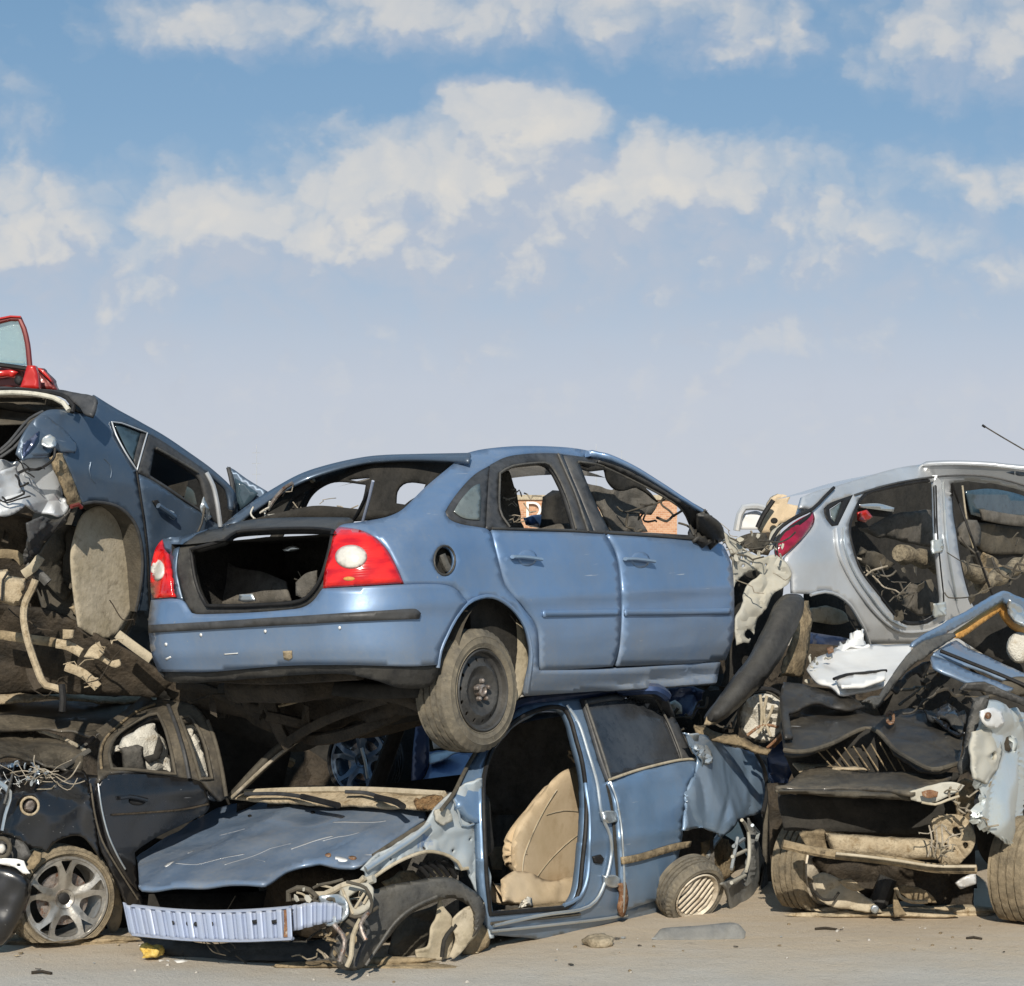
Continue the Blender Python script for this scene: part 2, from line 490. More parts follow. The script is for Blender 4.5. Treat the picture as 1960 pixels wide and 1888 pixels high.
# ------------------------------------------------------------ materials
class NT:
    def __init__(s, tree): s.t = tree; s.n = tree.nodes; s.l = tree.links
    def new(s, ty, **kw):
        n = s.n.new(ty)
        for k, v in kw.items():
            if k.startswith('i_'): n.inputs[k[2:].replace('_', ' ')].default_value = v
            else: setattr(n, k, v)
        return n
    def link(s, a, b): s.l.new(a, b)
    def math(s, op, a, b=None, clamp=False):
        n = s.n.new('ShaderNodeMath'); n.operation = op; n.use_clamp = clamp
        for i, x in enumerate((a, b)):
            if x is None: continue
            if isinstance(x, (int, float)): n.inputs[i].default_value = x
            else: s.l.new(x, n.inputs[i])
        return n.outputs[0]
    def mix(s, f, a, b, ty='MIX'):
        n = s.n.new('ShaderNodeMix'); n.data_type = 'RGBA'; n.blend_type = ty
        for i, x in ((0, f), (6, a), (7, b)):
            if isinstance(x, (int, float)): n.inputs[i].default_value = x
            elif isinstance(x, tuple): n.inputs[i].default_value = (*x, 1) if len(x) == 3 else x
            else: s.l.new(x, n.inputs[i])
        return n.outputs[2]
    def noise(s, vec, scale, det=4, rough=.55, dist=0):
        n = s.n.new('ShaderNodeTexNoise'); n.inputs['Scale'].default_value = scale; n.inputs['Detail'].default_value = det
        n.inputs['Roughness'].default_value = rough; n.inputs['Distortion'].default_value = dist
        if vec is not None: s.l.new(vec, n.inputs['Vector'])
        return n.outputs['Fac']
    def ramp(s, fac, stops):
        n = s.n.new('ShaderNodeValToRGB'); e = n.color_ramp.elements
        while len(e) < len(stops): e.new(.5)
        for i, (p, c) in enumerate(stops):
            e[i].position = p; e[i].color = (c, c, c, 1) if isinstance(c, (int, float)) else (*c, 1)
        s.l.new(fac, n.inputs[0]); return n.outputs[0]
    def mapping(s, vec, scale=(1, 1, 1), rot=(0, 0, 0), loc=(0, 0, 0)):
        n = s.n.new('ShaderNodeMapping'); n.inputs['Scale'].default_value = scale; n.inputs['Rotation'].default_value = rot
        n.inputs['Location'].default_value = loc
        s.l.new(vec, n.inputs['Vector']); return n.outputs[0]
def base(name):
    m = bpy.data.materials.new(name); m.use_nodes = True
    t = NT(m.node_tree); t.n.clear()
    out = t.n.new('ShaderNodeOutputMaterial'); b = t.n.new('ShaderNodeBsdfPrincipled')
    t.link(b.outputs[0], out.inputs[0]); b.location = (-200, 0)
    tc = t.n.new('ShaderNodeTexCoord'); geo = t.n.new('ShaderNodeNewGeometry')
    return m, t, b, tc.outputs['Object'], geo
DUST = (.34, .27, .18)
def paint(name, col, dust=.35, metal=.55, rough=.32, coat=.6, scratch=.4, dustcol=DUST, low=None, inner=None, bump=.02, updust=.6, patch=None):
    """car paint with road dust, run marks, scratches; dust gathers low and on upward faces"""
    m, t, b, oc, geo = base(name)
    c = t.noise(oc, 1.3, 5, .6)
    colr = t.mix(t.ramp(c, [(.3, 0.0), (.75, 1.0)]), tuple(x*.8 for x in col), tuple(min(1, x*1.12) for x in col))
    # dust masks
    d1 = t.ramp(t.noise(oc, 2.2, 7, .72), [(.40, 0.0), (.62, 1.0)])
    streak = t.ramp(t.noise(t.mapping(oc, (14, 14, .9)), 1.6, 5, .6), [(.42, 0.0), (.8, 1.0)])
    fine = t.ramp(t.noise(oc, 60, 3, .7), [(.35, .6), (.7, 1.0)])
    nz = t.n.new('ShaderNodeSeparateXYZ'); t.link(geo.outputs['Normal'], nz.inputs[0])
    upf = t.ramp(nz.outputs['Z'], [(.15, 0.0), (.8, 1.0)])
    mask = t.math('MULTIPLY', t.math('ADD', t.math('MULTIPLY', d1, .75), t.math('MULTIPLY', streak, .35)), dust, True)
    mask = t.math('ADD', mask, t.math('MULTIPLY', upf, updust*.75), True)
    if low is not None:
        sz = t.n.new('ShaderNodeSeparateXYZ'); t.link(oc, sz.inputs[0])
        z0, z1, amt = low
        mr = t.n.new('ShaderNodeMapRange'); mr.inputs['From Min'].default_value = z1; mr.inputs['From Max'].default_value = z0
        t.link(t.math('ADD', sz.outputs['Z'], t.math('MULTIPLY', t.math('SUBTRACT', c, .5), .35)), mr.inputs['Value'])
        mask = t.math('ADD', mask, t.math('MULTIPLY', mr.outputs[0], amt), True)
    mask = t.math('MULTIPLY', mask, fine, True)
    # scratches
    sc = t.n.new('ShaderNodeTexNoise'); sc.inputs['Scale'].default_value = 3; sc.inputs['Detail'].default_value = 6
    t.link(t.mapping(oc, (1.2, 1.2, 26), (.35, .5, .1)), sc.inputs['Vector'])
    s1 = t.ramp(sc.outputs['Fac'], [(.70, 0.0), (.73, 1.0)])
    s1 = t.math('MULTIPLY', s1, t.ramp(t.noise(oc, 4.5, 2), [(.5, 0.0), (.62, 1.0)]))
    s1 = t.math('MULTIPLY', s1, scratch, True)
    colr = t.mix(s1, colr, (.62, .64, .66))
    if patch:
        pm = t.ramp(t.noise(oc, patch[1], 5, .65), [(patch[2], 0.0), (patch[2]+.06, 1.0)])
        colr = t.mix(pm, colr, patch[0])
    chip = t.math('MULTIPLY', t.ramp(t.noise(oc, 38, 3, .6), [(.70, 0.0), (.73, 1.0)]), t.ramp(t.noise(oc, 2.6, 3), [(.48, 0.0), (.60, 1.0)]))
    colr = t.mix(t.math('MULTIPLY', chip, min(1, scratch), True), colr, (.34, .34, .33))
    fin = t.mix(mask, colr, dustcol)
    t.link(fin, b.inputs['Base Color'])
    t.link(t.math('MULTIPLY', t.math('SUBTRACT', 1.0, mask, True), metal), b.inputs['Metallic'])
    t.link(t.math('ADD', t.math('MULTIPLY', mask, .5), t.math('ADD', rough, t.math('MULTIPLY', c, .10))), b.inputs['Roughness'])
    t.link(t.math('MULTIPLY', t.math('SUBTRACT', 1.0, t.math('MULTIPLY', mask, 1.4, True), True), coat), b.inputs['Coat Weight'])
    b.inputs['Coat Roughness'].default_value = .12
    bp = t.n.new('ShaderNodeBump'); bp.inputs['Strength'].default_value = .22; bp.inputs['Distance'].default_value = bump
    h = t.math('ADD', t.noise(oc, 3.0, 3, .5), t.math('MULTIPLY', t.noise(oc, 90, 2), .015))
    t.link(h, bp.inputs['Height']); t.link(bp.outputs[0], b.inputs['Normal'])
    return m
def rough_mat(name, c1, c2, sc=6, rough=.85, bump=.01, metal=0, dust=0, dustcol=DUST, bsc=40, spec=.3, c3=None, updust=0, grit=.5):
    m, t, b, oc, geo = base(name)
    f = t.ramp(t.noise(oc, sc, 7, .7), [(.38, 0.0), (.62, 1.0)])
    col = t.mix(f, c1, c2)
    g1 = t.ramp(t.noise(oc, sc*5, 4, .7), [(.50, 0.0), (.66, 1.0)])
    col = t.mix(t.math('MULTIPLY', g1, grit), col, tuple(x*.4 for x in c1))
    if c3:
        col = t.mix(t.ramp(t.noise(oc, sc*2.7, 5, .7), [(.55, 0.0), (.68, 1.0)]), col, c3)
    if dust or updust:
        mk_ = t.math('MULTIPLY', t.ramp(t.noise(oc, sc*.6, 7, .7), [(.35, 0.0), (.7, 1.0)]), dust, True)
        nz = t.n.new('ShaderNodeSeparateXYZ'); t.link(geo.outputs['Normal'], nz.inputs[0])
        mk_ = t.math('ADD', mk_, t.math('MULTIPLY', t.ramp(nz.outputs['Z'], [(.2, 0.0), (.9, 1.0)]), updust), True)
        col = t.mix(mk_, col, dustcol)
    t.link(col, b.inputs['Base Color'])
    b.inputs['Roughness'].default_value = rough; b.inputs['Metallic'].default_value = metal
    b.inputs['Specular IOR Level'].default_value = spec
    bp = t.n.new('ShaderNodeBump'); bp.inputs['Strength'].default_value = .6; bp.inputs['Distance'].default_value = bump
    t.link(t.math('ADD', t.noise(oc, bsc, 4, .6), t.noise(oc, sc*1.5, 3)), bp.inputs['Height']); t.link(bp.outputs[0], b.inputs['Normal'])
    return m
def glass(name, col, alpha_rough=.15, dust=.5, trans=.9):
    m, t, b, oc, geo = base(name)
    mask = t.math('MULTIPLY', t.ramp(t.noise(oc, 5, 6, .7), [(.3, .2), (.75, 1.0)]), dust, True)
    t.link(t.mix(mask, col, (.30, .28, .24)), b.inputs['Base Color'])
    t.link(t.math('MULTIPLY', t.math('SUBTRACT', 1.0, mask, True), trans), b.inputs['Transmission Weight'])
    b.inputs['Roughness'].default_value = alpha_rough; b.inputs['IOR'].default_value = 1.08
    return m
def lamp_red(name, c1, c2):
    m, t, b, oc, geo = base(name)
    br = t.n.new('ShaderNodeTexWave'); br.inputs['Scale'].default_value = 26; br.wave_type = 'BANDS'; br.bands_direction = 'Z'
    t.link(oc, br.inputs['Vector'])
    f = t.ramp(t.noise(t.mapping(oc, (1, 1, 2.2)), 9, 3, .5), [(.38, 0.0), (.62, 1.0)])
    t.link(t.mix(f, c1, c2), b.inputs['Base Color'])
    b.inputs['Roughness'].default_value = .12; b.inputs['Coat Weight'].default_value = .5
    b.inputs['Subsurface Weight'].default_value = .0
    bp = t.n.new('ShaderNodeBump'); bp.inputs['Strength'].default_value = .08; bp.inputs['Distance'].default_value = .004
    t.link(br.outputs['Fac'], bp.inputs['Height']); t.link(bp.outputs[0], b.inputs['Normal'])
    return m
M = {}
M['blue'] = paint('blue_paint', (.145, .245, .41), dust=.34, metal=.40, rough=.30, scratch=.8, low=(.15, .62, .6), dustcol=(.24, .235, .215), updust=.15)
M['blue_low'] = paint('dusty_blue_paint', (.17, .275, .42), dust=.34, metal=.5, rough=.28, scratch=.8, low=(.1, .5, .3), dustcol=(.22, .20, .17), updust=.1)
M['hood'] = paint('hood_paint', (.15, .225, .34), dust=.75, metal=.40, rough=.28, scratch=1.0, dustcol=(.17, .17, .165), updust=.25, bump=.05)
M['slate'] = paint('slate_blue_paint', (.075, .115, .17), dust=.3, metal=.5, rough=.3, scratch=.5, dustcol=(.16, .15, .13), updust=.1)
M['blue_hi'] = paint('highlight_blue_paint', (.26, .37, .50), dust=.3, metal=.45, rough=.24, scratch=.9, dustcol=(.26, .24, .20), updust=.1, bump=.05)  # body blue made lighter, so the highlights are put into the colour
M['navy'] = paint('navy_paint', (.02, .045, .12), dust=.2, metal=.5, rough=.3, dustcol=(.15, .14, .13))
M['deepblue'] = paint('deep_blue_paint', (.035, .095, .24), dust=.15, metal=.4, rough=.25, dustcol=(.2, .2, .2), updust=.2)
M['black_paint'] = paint('black_paint', (.006, .007, .009), dust=.22, metal=.2, rough=.2, coat=1.0, scratch=.9, dustcol=(.06, .048, .034), updust=.15, bump=.05)
M['black_roof'] = paint('dusty_black_paint', (.012, .012, .012), dust=.7, metal=.1, rough=.4, coat=.3, scratch=.6, dustcol=(.17, .14, .095), updust=.35, bump=.06)
M['silver'] = paint('silver_paint', (.55, .575, .60), dust=.2, metal=.45, rough=.3, scratch=.5, low=(.1, .5, .5), dustcol=(.36, .30, .21), updust=.1)
M['silver2'] = paint('dented_silver_paint', (.56, .62, .64), dust=.6, metal=.6, rough=.3, scratch=.8, low=(-2, 4, .0), dustcol=(.42, .36, .22), updust=.2)
M['black_dull'] = paint('dull_black_paint', (.012, .012, .013), dust=.55, metal=.1, rough=.36, coat=.25, scratch=.8, dustcol=(.10, .085, .06), updust=.2, bump=.05)
M['red'] = paint('red_paint', (.50, .014, .010), dust=.12, metal=.1, rough=.3, scratch=.3, dustcol=(.3, .1, .05), updust=.1)
M['dred'] = paint('dark_red_paint', (.16, .014, .012), dust=.2, metal=.2, rough=.35, dustcol=(.2, .1, .05))
M['white'] = paint('white_paint', (.78, .78, .76), dust=.22, metal=0, rough=.35, scratch=.6, dustcol=(.5, .42, .3), updust=.05)
M['primer'] = paint('bare_inner_panel', (.36, .42, .46), dust=.6, metal=.25, rough=.5, coat=.0, scratch=1.0, dustcol=(.40, .36, .29), bump=.06, patch=((.10, .20, .38), 5, .60))
M['primer2'] = paint('pale_inner_panel', (.42, .41, .36), dust=.8, metal=.1, rough=.6, coat=.0, scratch=.6, dustcol=(.40, .36, .27), bump=.06)
M['beam'] = paint('beam_paint', (.36, .42, .56), dust=.3, metal=.3, rough=.4, coat=.2, scratch=1.0, dustcol=(.4, .38, .34))
M['chrome'] = paint('bare_bright_metal', (.60, .66, .70), dust=.25, metal=.9, rough=.22, coat=0, scratch=.6, dustcol=(.35, .3, .2), bump=.05)
M['plastic'] = rough_mat('grey_black_plastic', (.018, .018, .019), (.045, .044, .042), 5, .5, .006, dust=.35, dustcol=(.11, .10, .08), updust=.2)
M['plastic_l'] = rough_mat('weathered_grey_plastic', (.040, .041, .042), (.080, .079, .074), 5, .5, .008, dust=.35, dustcol=(.17, .15, .115), updust=.2)
M['trim'] = rough_mat('trim_plastic', (.028, .030, .034), (.06, .062, .066), 4, .45, .003, dust=.3, dustcol=(.13, .12, .10))
M['black'] = rough_mat('black_rubber', (.006, .006, .007), (.016, .016, .016), 7, .6, .004, dust=.25, dustcol=(.05, .043, .035))
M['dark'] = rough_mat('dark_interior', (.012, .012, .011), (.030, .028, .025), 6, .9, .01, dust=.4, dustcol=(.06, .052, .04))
M['felt'] = rough_mat('boot_felt', (.022, .022, .022), (.050, .047, .042), 9, .95, .01, dust=.3, dustcol=(.05, .042, .03), bsc=120)
M['under'] = rough_mat('oily_underbody', (.014, .012, .009), (.045, .035, .024), 5, .75, .02, dust=.35, dustcol=(.12, .088, .055), c3=(.008, .007, .006))
M['under2'] = rough_mat('muddy_underbody', (.10, .075, .045), (.30, .23, .14), 6, .9, .02, dust=.3, dustcol=(.42, .33, .2), c3=(.04, .03, .02))
M['tan'] = rough_mat('dried_mud', (.30, .235, .15), (.46, .38, .26), 7, .95, .012, c3=(.22, .16, .09), bsc=60)
M['liner'] = rough_mat('dusty_arch_liner', (.34, .29, .20), (.46, .40, .30), 4, .9, .006, c3=(.24, .20, .14), grit=.25)
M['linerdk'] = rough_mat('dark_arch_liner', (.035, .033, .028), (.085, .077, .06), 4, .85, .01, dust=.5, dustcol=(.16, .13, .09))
M['tyre'] = rough_mat('tyre_rubber', (.065, .060, .052), (.13, .118, .095), 9, .9, .004, dust=.7, dustcol=(.25, .21, .145), bsc=180, c3=(.19, .165, .12))
M['tyred'] = rough_mat('muddy_tyre_rubber', (.12, .10, .07), (.26, .21, .14), 11, .95, .01, dust=.5, dustcol=(.34, .27, .17), bsc=120)
M['steelrim'] = rough_mat('dark_steel_rim', (.045, .046, .048), (.085, .084, .08), 6, .5, .003, metal=.4, dust=.3, dustcol=(.15, .13, .1))
M['alloy'] = rough_mat('alloy_rim', (.40, .38, .34), (.55, .53, .49), 6, .38, .003, metal=.75, dust=.35, dustcol=(.36, .30, .21))
M['rimlight'] = rough_mat('dusty_rim', (.45, .40, .32), (.60, .54, .44), 6, .6, .006, metal=.2, dust=.5, dustcol=(.48, .4, .28), c3=(.14, .09, .05))
M['seat'] = rough_mat('beige_seat_cloth', (.50, .39, .25), (.60, .48, .33), 2.2, .95, .004, dust=.25, dustcol=(.36, .26, .15), bsc=200, c3=(.46, .35, .22), grit=.06)
M['cloth'] = rough_mat('grey_cloth', (.06, .058, .052), (.14, .13, .115), 6, .95, .01, dust=.4, dustcol=(.2, .17, .13), bsc=130)
M['airbag'] = rough_mat('cream_airbag_cloth', (.50, .47, .40), (.66, .63, .55), 5, .95, .02, c3=(.42, .36, .27), bsc=90, grit=.2)
M['foam'] = rough_mat('dirty_roll_cloth', (.12, .10, .07), (.30, .25, .17), 8, .95, .02, c3=(.05, .04, .03))
M['cream'] = rough_mat('cream_seal', (.48, .46, .38), (.6, .57, .48), 5, .5, .004)
M['steel_rust'] = rough_mat('rusty_steel', (.16, .13, .11), (.36, .32, .29), 14, .5, .006, metal=.6, c3=(.20, .075, .03))
M['rust'] = rough_mat('rust', (.16, .075, .04), (.30, .17, .09), 12, .85, .01, metal=.2, c3=(.45, .40, .33))
M['wire'] = rough_mat('cable_sheath', (.02, .02, .02), (.05, .047, .042), 10, .6, .002, dust=.5, dustcol=(.22, .18, .12))
M['wiret'] = rough_mat('dusty_cable', (.20, .17, .12), (.38, .33, .26), 10, .8, .002)
M['wirew'] = rough_mat('white_cable', (.55, .55, .52), (.7, .7, .66), 10, .6, .002)
M['orange'] = rough_mat('orange_painted_edge', (.50, .24, .05), (.62, .33, .09), 6, .6, .004, dust=.25, dustcol=(.4, .26, .12))
M['redlamp'] = lamp_red('red_lamp_lens', (.42, .004, .008), (.72, .018, .012))
M['magenta'] = lamp_red('crimson_lamp_lens', (.17, .004, .015), (.28, .006, .028))
M['lampwhite'] = rough_mat('clear_lamp_lens', (.50, .48, .43), (.64, .61, .55), 20, .15, .001, spec=.6, grit=0)
M['glass_dk'] = rough_mat('dusty_tinted_glass', (.018, .021, .026), (.040, .043, .048), 3, .22, .001, dust=.5, dustcol=(.075, .075, .073), spec=.5)
M['glass_q'] = rough_mat('grey_green_glass', (.10, .135, .14), (.14, .17, .17), 3, .15, .001, dust=.3, dustcol=(.2, .2, .18), spec=.6)
M['glass_b'] = rough_mat('slate_window_glass', (.02, .045, .065), (.04, .07, .09), 3, .12, .001, dust=.25, dustcol=(.08, .09, .1), spec=.7)
M['glass_clear'] = glass('thin_window_glass', (.62, .78, .76), .05, .25, .95)
M['brown'] = rough_mat('rotten_leaf_mat', (.13, .07, .03), (.28, .17, .08), 30, .95, .03, c3=(.42, .30, .15))
M['yellow'] = rough_mat('yellow_plastic_sponge', (.55, .36, .06), (.68, .50, .16), 20, .9, .01, c3=(.35, .2, .04))
M['sillgrey'] = rough_mat('dusty_grey_sill_plastic', (.13, .132, .128), (.20, .20, .19), 5, .7, .008, dust=.5, dustcol=(.26, .24, .19), grit=.2)
M['stone'] = rough_mat('stone', (.22, .18, .12), (.36, .30, .21), 12, .9, .02)
M['pebble'] = rough_mat('pale_pebble', (.35, .32, .27), (.5, .47, .42), 20, .9, .01)
mats_ext = M
# ------------------------------------------------------------ light and sky
SUN_EL, SUN_AZ = R(31), R(184)     # azimuth of the sun, clockwise from +Y (camera looks along +Y)
w = bpy.data.worlds.new('World'); S.world = w; w.use_nodes = True
w.cycles.sampling_method = 'MANUAL'; w.cycles.sample_map_resolution = 256
t = NT(w.node_tree); t.n.clear()
out = t.n.new('ShaderNodeOutputWorld'); bg = t.n.new('ShaderNodeBackground'); t.link(bg.outputs[0], out.inputs[0])
bg.inputs['Strength'].default_value = 0.1
sky = t.n.new('ShaderNodeTexSky'); sky.sky_type = 'NISHITA'; sky.sun_disc = False
sky.sun_elevation = SUN_EL; sky.sun_rotation = SUN_AZ; sky.air_density = 1.0; sky.dust_density = .6; sky.ozone_density = 2.0
tc = t.n.new('ShaderNodeTexCoord'); d = tc.outputs['Generated']
sp = t.n.new('ShaderNodeSeparateXYZ'); t.link(d, sp.inputs[0])
ay = t.math('MAXIMUM', t.math('ABSOLUTE', sp.outputs['Y']), .05)
U = t.math('DIVIDE', sp.outputs['X'], ay); V = t.math('DIVIDE', t.math('MAXIMUM', sp.outputs['Z'], -.02), ay)
cb = t.n.new('ShaderNodeCombineXYZ'); t.link(U, cb.inputs[0]); t.link(V, cb.inputs[1])
def cu(px): return (px-CX)/FPX
def cv(py): return (HY-py)/FPX
def density(du, dv, full=True):
    """cloud cover at a sky direction: named cloud banks broken up by fractal noise"""
    mp = t.mapping(cb.outputs[0], (1, 1, 1), (0, 0, 0), (du, dv, 0))
    nv = t.mapping(mp, (1, 1.35, 1))
    wn = t.n.new('ShaderNodeTexNoise'); wn.noise_dimensions = '2D'; wn.inputs['Scale'].default_value = 13; wn.inputs['Detail'].default_value = 5; wn.inputs['Roughness'].default_value = .6
    t.link(nv, wn.inputs['Vector'])
    vv = t.n.new('ShaderNodeVectorMath'); vv.operation = 'MULTIPLY_ADD'
    t.link(wn.outputs['Color'], vv.inputs[0]); vv.inputs[1].default_value = (.060, .045, 0); vv.inputs[2].default_value = (-.030, -.0225, 0)
    ad = t.n.new('ShaderNodeVectorMath'); ad.operation = 'ADD'; t.link(mp, ad.inputs[0]); t.link(vv.outputs[0], ad.inputs[1])
    vo = t.n.new('ShaderNodeTexVoronoi'); vo.voronoi_dimensions = '2D'; vo.feature = 'F1'; vo.inputs['Scale'].default_value = 34
    vo.inputs['Detail'].default_value = 2; vo.inputs['Roughness'].default_value = .5
    t.link(ad.outputs[0], vo.inputs['Vector'])
    tot = None
    for (px, py, rx, ry, wt) in BANKS:
        rx *= 1.14; ry *= 1.18; wt *= .94
        m1 = t.n.new('ShaderNodeVectorMath'); m1.operation = 'MULTIPLY_ADD'; t.link(ad.outputs[0], m1.inputs[0])
        sx, sy = FPX/rx, FPX/ry
        m1.inputs[1].default_value = (sx, sy, 0); m1.inputs[2].default_value = (-cu(px)*sx, -cv(py)*sy, 0)
        dt = t.n.new('ShaderNodeVectorMath'); dt.operation = 'DOT_PRODUCT'; t.link(m1.outputs[0], dt.inputs[0]); t.link(m1.outputs[0], dt.inputs[1])
        q = t.n.new('ShaderNodeMath'); q.operation = 'MULTIPLY_ADD'; t.link(dt.outputs['Value'], q.inputs[0]); q.inputs[1].default_value = -wt; q.inputs[2].default_value = wt
        q = q.outputs[0]
        if tot is None: tot = t.math('MAXIMUM', q, -.3)
        else:
            sm_ = t.n.new('ShaderNodeMath'); sm_.operation = 'SMOOTH_MAX'; t.link(tot, sm_.inputs[0]); t.link(q, sm_.inputs[1]); sm_.inputs[2].default_value = .18
            tot = sm_.outputs[0]
    bil = t.math('MULTIPLY', t.math('SUBTRACT', .50, vo.outputs['Distance']), .42)
    n2 = t.math('MULTIPLY', t.math('SUBTRACT', wn.outputs['Fac'], .5), .55)
    return t.math('ADD', tot, t.math('ADD', bil, n2))
BANKS = [(1010, 258, 165, 112, 1.0), (860, 330, 360, 95, .85), (650, 345, 150, 100, .85), (430, 430, 270, 105, .80), (700, 450, 290, 100, .85),
         (1230, 345, 320, 85, .95), (1490, 330, 130, 55, .45), (30, 450, 210, 150, .75), (160, 550, 260, 80, .5), (450, 45, 290, 75, .62),
         (850, 10, 400, 95, .62), (1430, 75, 180, 60, .6), (1270, 10, 300, 90, .5), (1870, 70, 280, 110, .58), (1890, 350, 180, 45, .5),
         (1200, 490, 190, 70, .55), (1480, 640, 230, 70, .40), (1880, 510, 220, 90, .34), (1450, 430, 420, 110, .48), (1050, 440, 460, 110, .78), (0, 250, 90, 40, .4),
         (900, 700, 1200, 130, .12), (300, 640, 600, 90, .2), (900, 470, 1300, 150, .46), (1650, 420, 350, 110, .3), (560, 480, 420, 90, .6),
         (-420, 200, 420, 120, .8), (2500, 300, 500, 150, .8), (400, -450, 900, 130, .8), (1700, -600, 700, 160, .7)]
D0 = density(0, 0); D1 = density(-.012, .026)       # second sample is nearer the sun: self shading
alpha = t.ramp(t.math('ADD', t.math('MULTIPLY', D0, .7), .22), [(.04, 0.0), (.22, .12), (.38, .42), (.56, .80), (.88, .97)])
lit = t.ramp(t.math('SUBTRACT', D0, D1), [(.0, 0.0), (1.0, 1.0)])
lit = t.n.new('ShaderNodeMapRange'); lit.inputs['From Min'].default_value = -.14; lit.inputs['From Max'].default_value = .20
t.link(t.math('SUBTRACT', D0, D1), lit.inputs['Value'])
soft = t.n.new('ShaderNodeMapRange'); soft.inputs['From Min'].default_value = .25; soft.inputs['From Max'].default_value = 1.15
t.link(D0, soft.inputs['Value'])
thick = t.math('ADD', t.math('MULTIPLY', lit.outputs[0], .62), t.math('MULTIPLY', soft.outputs[0], .38), True)
ccol = t.ramp(thick, [(.15, (5.0, 5.4, 6.2)), (.5, (6.2, 6.25, 6.4)), (.9, (7.5, 7.15, 6.6))])
# haze: thin milky veil thickening toward the horizon
V01 = t.n.new('ShaderNodeMapRange'); V01.inputs['From Min'].default_value = .0; V01.inputs['From Max'].default_value = .36; t.link(V, V01.inputs['Value'])
hz = t.ramp(V01.outputs[0], [(.0, 1.0), (.22, 1.0), (.42, .88), (.60, .55), (.78, .25), (1.0, .08)])
hazecol = t.ramp(V01.outputs[0], [(.0, (5.75, 6.1, 6.6)), (.35, (5.6, 6.0, 6.8)), (.7, (3.5, 4.9, 6.5))])
skyc = t.mix(.60, sky.outputs[0], (1.55, 3.3, 5.3))
c1 = t.mix(hz, skyc, hazecol)
cl_f = t.math('MULTIPLY', alpha, t.ramp(V01.outputs[0], [(.06, .0), (.26, .55), (.5, .92)]))
t.link(t.mix(cl_f, c1, ccol), bg.inputs['Color'])
sun_d = bpy.data.lights.new('sun', 'SUN'); sun_d.energy = 5.0; sun_d.angle = R(.53); sun_d.color = (1, .93, .82)
sun = bpy.data.objects.new('sun', sun_d); COL.objects.link(sun)
sv = Vector((math.sin(SUN_AZ)*math.cos(SUN_EL), math.cos(SUN_AZ)*math.cos(SUN_EL), math.sin(SUN_EL)))
sun.rotation_euler = sv.to_track_quat('Z', 'Y').to_euler(); sun.location = sv*40

# ------------------------------------------------------------ ground
def ground_mat():
    m, t, b, oc, geo = base('yard_ground')
    n1 = t.ramp(t.noise(oc, .8, 7, .65), [(.3, 0.0), (.72, 1.0)])
    n2 = t.ramp(t.noise(t.mapping(oc, (.5, 3, 1)), 1.4, 7, .7), [(.4, 0.0), (.66, 1.0)])
    col = t.mix(n1, (.42, .39, .335), (.52, .485, .42))
    # sand drifted along the foot of the pile
    sy = t.n.new('ShaderNodeSeparateXYZ'); t.link(oc, sy.inputs[0])
    mr = t.n.new('ShaderNodeMapRange'); mr.inputs['From Min'].default_value = 8.3; mr.inputs['From Max'].default_value = 9.3
    t.link(t.math('ADD', sy.outputs['Y'], t.math('MULTIPLY', t.math('SUBTRACT', t.noise(oc, 1.7, 6, .65), .5), 1.6)), mr.inputs['Value'])
    col = t.mix(t.math('MULTIPLY', mr.outputs[0], .75), col, (.50, .39, .26))
    col = t.mix(t.math('MULTIPLY', n2, .28), col, (.52, .49, .44))
    col = t.mix(t.ramp(t.noise(oc, 7, 6, .75), [(.60, 0.0), (.74, .5)]), col, (.14, .12, .10))
    col = t.mix(t.ramp(t.noise(oc, 90, 2, .6), [(.62, 0.0), (.72, .45)]), col, (.13, .115, .10))
    t.link(col, b.inputs['Base Color']); b.inputs['Roughness'].default_value = .95; b.inputs['Specular IOR Level'].default_value = .2
    bp = t.n.new('ShaderNodeBump'); bp.inputs['Strength'].default_value = .7; bp.inputs['Distance'].default_value = .015
    t.link(t.math('ADD', t.noise(oc, 60, 5, .7), t.noise(oc, 9, 4)), bp.inputs['Height']); t.link(bp.outputs[0], b.inputs['Normal'])
    return m
gm = ground_mat()
def gz(x, y):
    f = max(0, min(1, (y-5)/2))*max(0, min(1, (26-y)/6))
    q = noise.noise(Vector((x*.5, y*.8, 0)))*.012+noise.noise(Vector((x*2.2, y*3, 4)))*.006
    return q*f
V_ = []; F_ = []
xs = [-3000, -400, -60, -20, -9]+[-6+i*.1 for i in range(121)]+[9, 20, 60, 400, 3000]
ys = [-60, -8, 2, 5]+[5.8+i*.1 for i in range(90)]+[17, 22, 40, 120, 500, 4000]
for y in ys:
    for x in xs: V_.append((x, y, gz(x, y)))
nx = len(xs)
for j in range(len(ys)-1):
    for i in range(nx-1): F_.append((j*nx+i, j*nx+i+1, (j+1)*nx+i+1, (j+1)*nx+i))
g = mk('ground', V_, F_, gm); tag(g, 'pale dusty concrete ground of the scrap yard', 'ground', kind='structure')

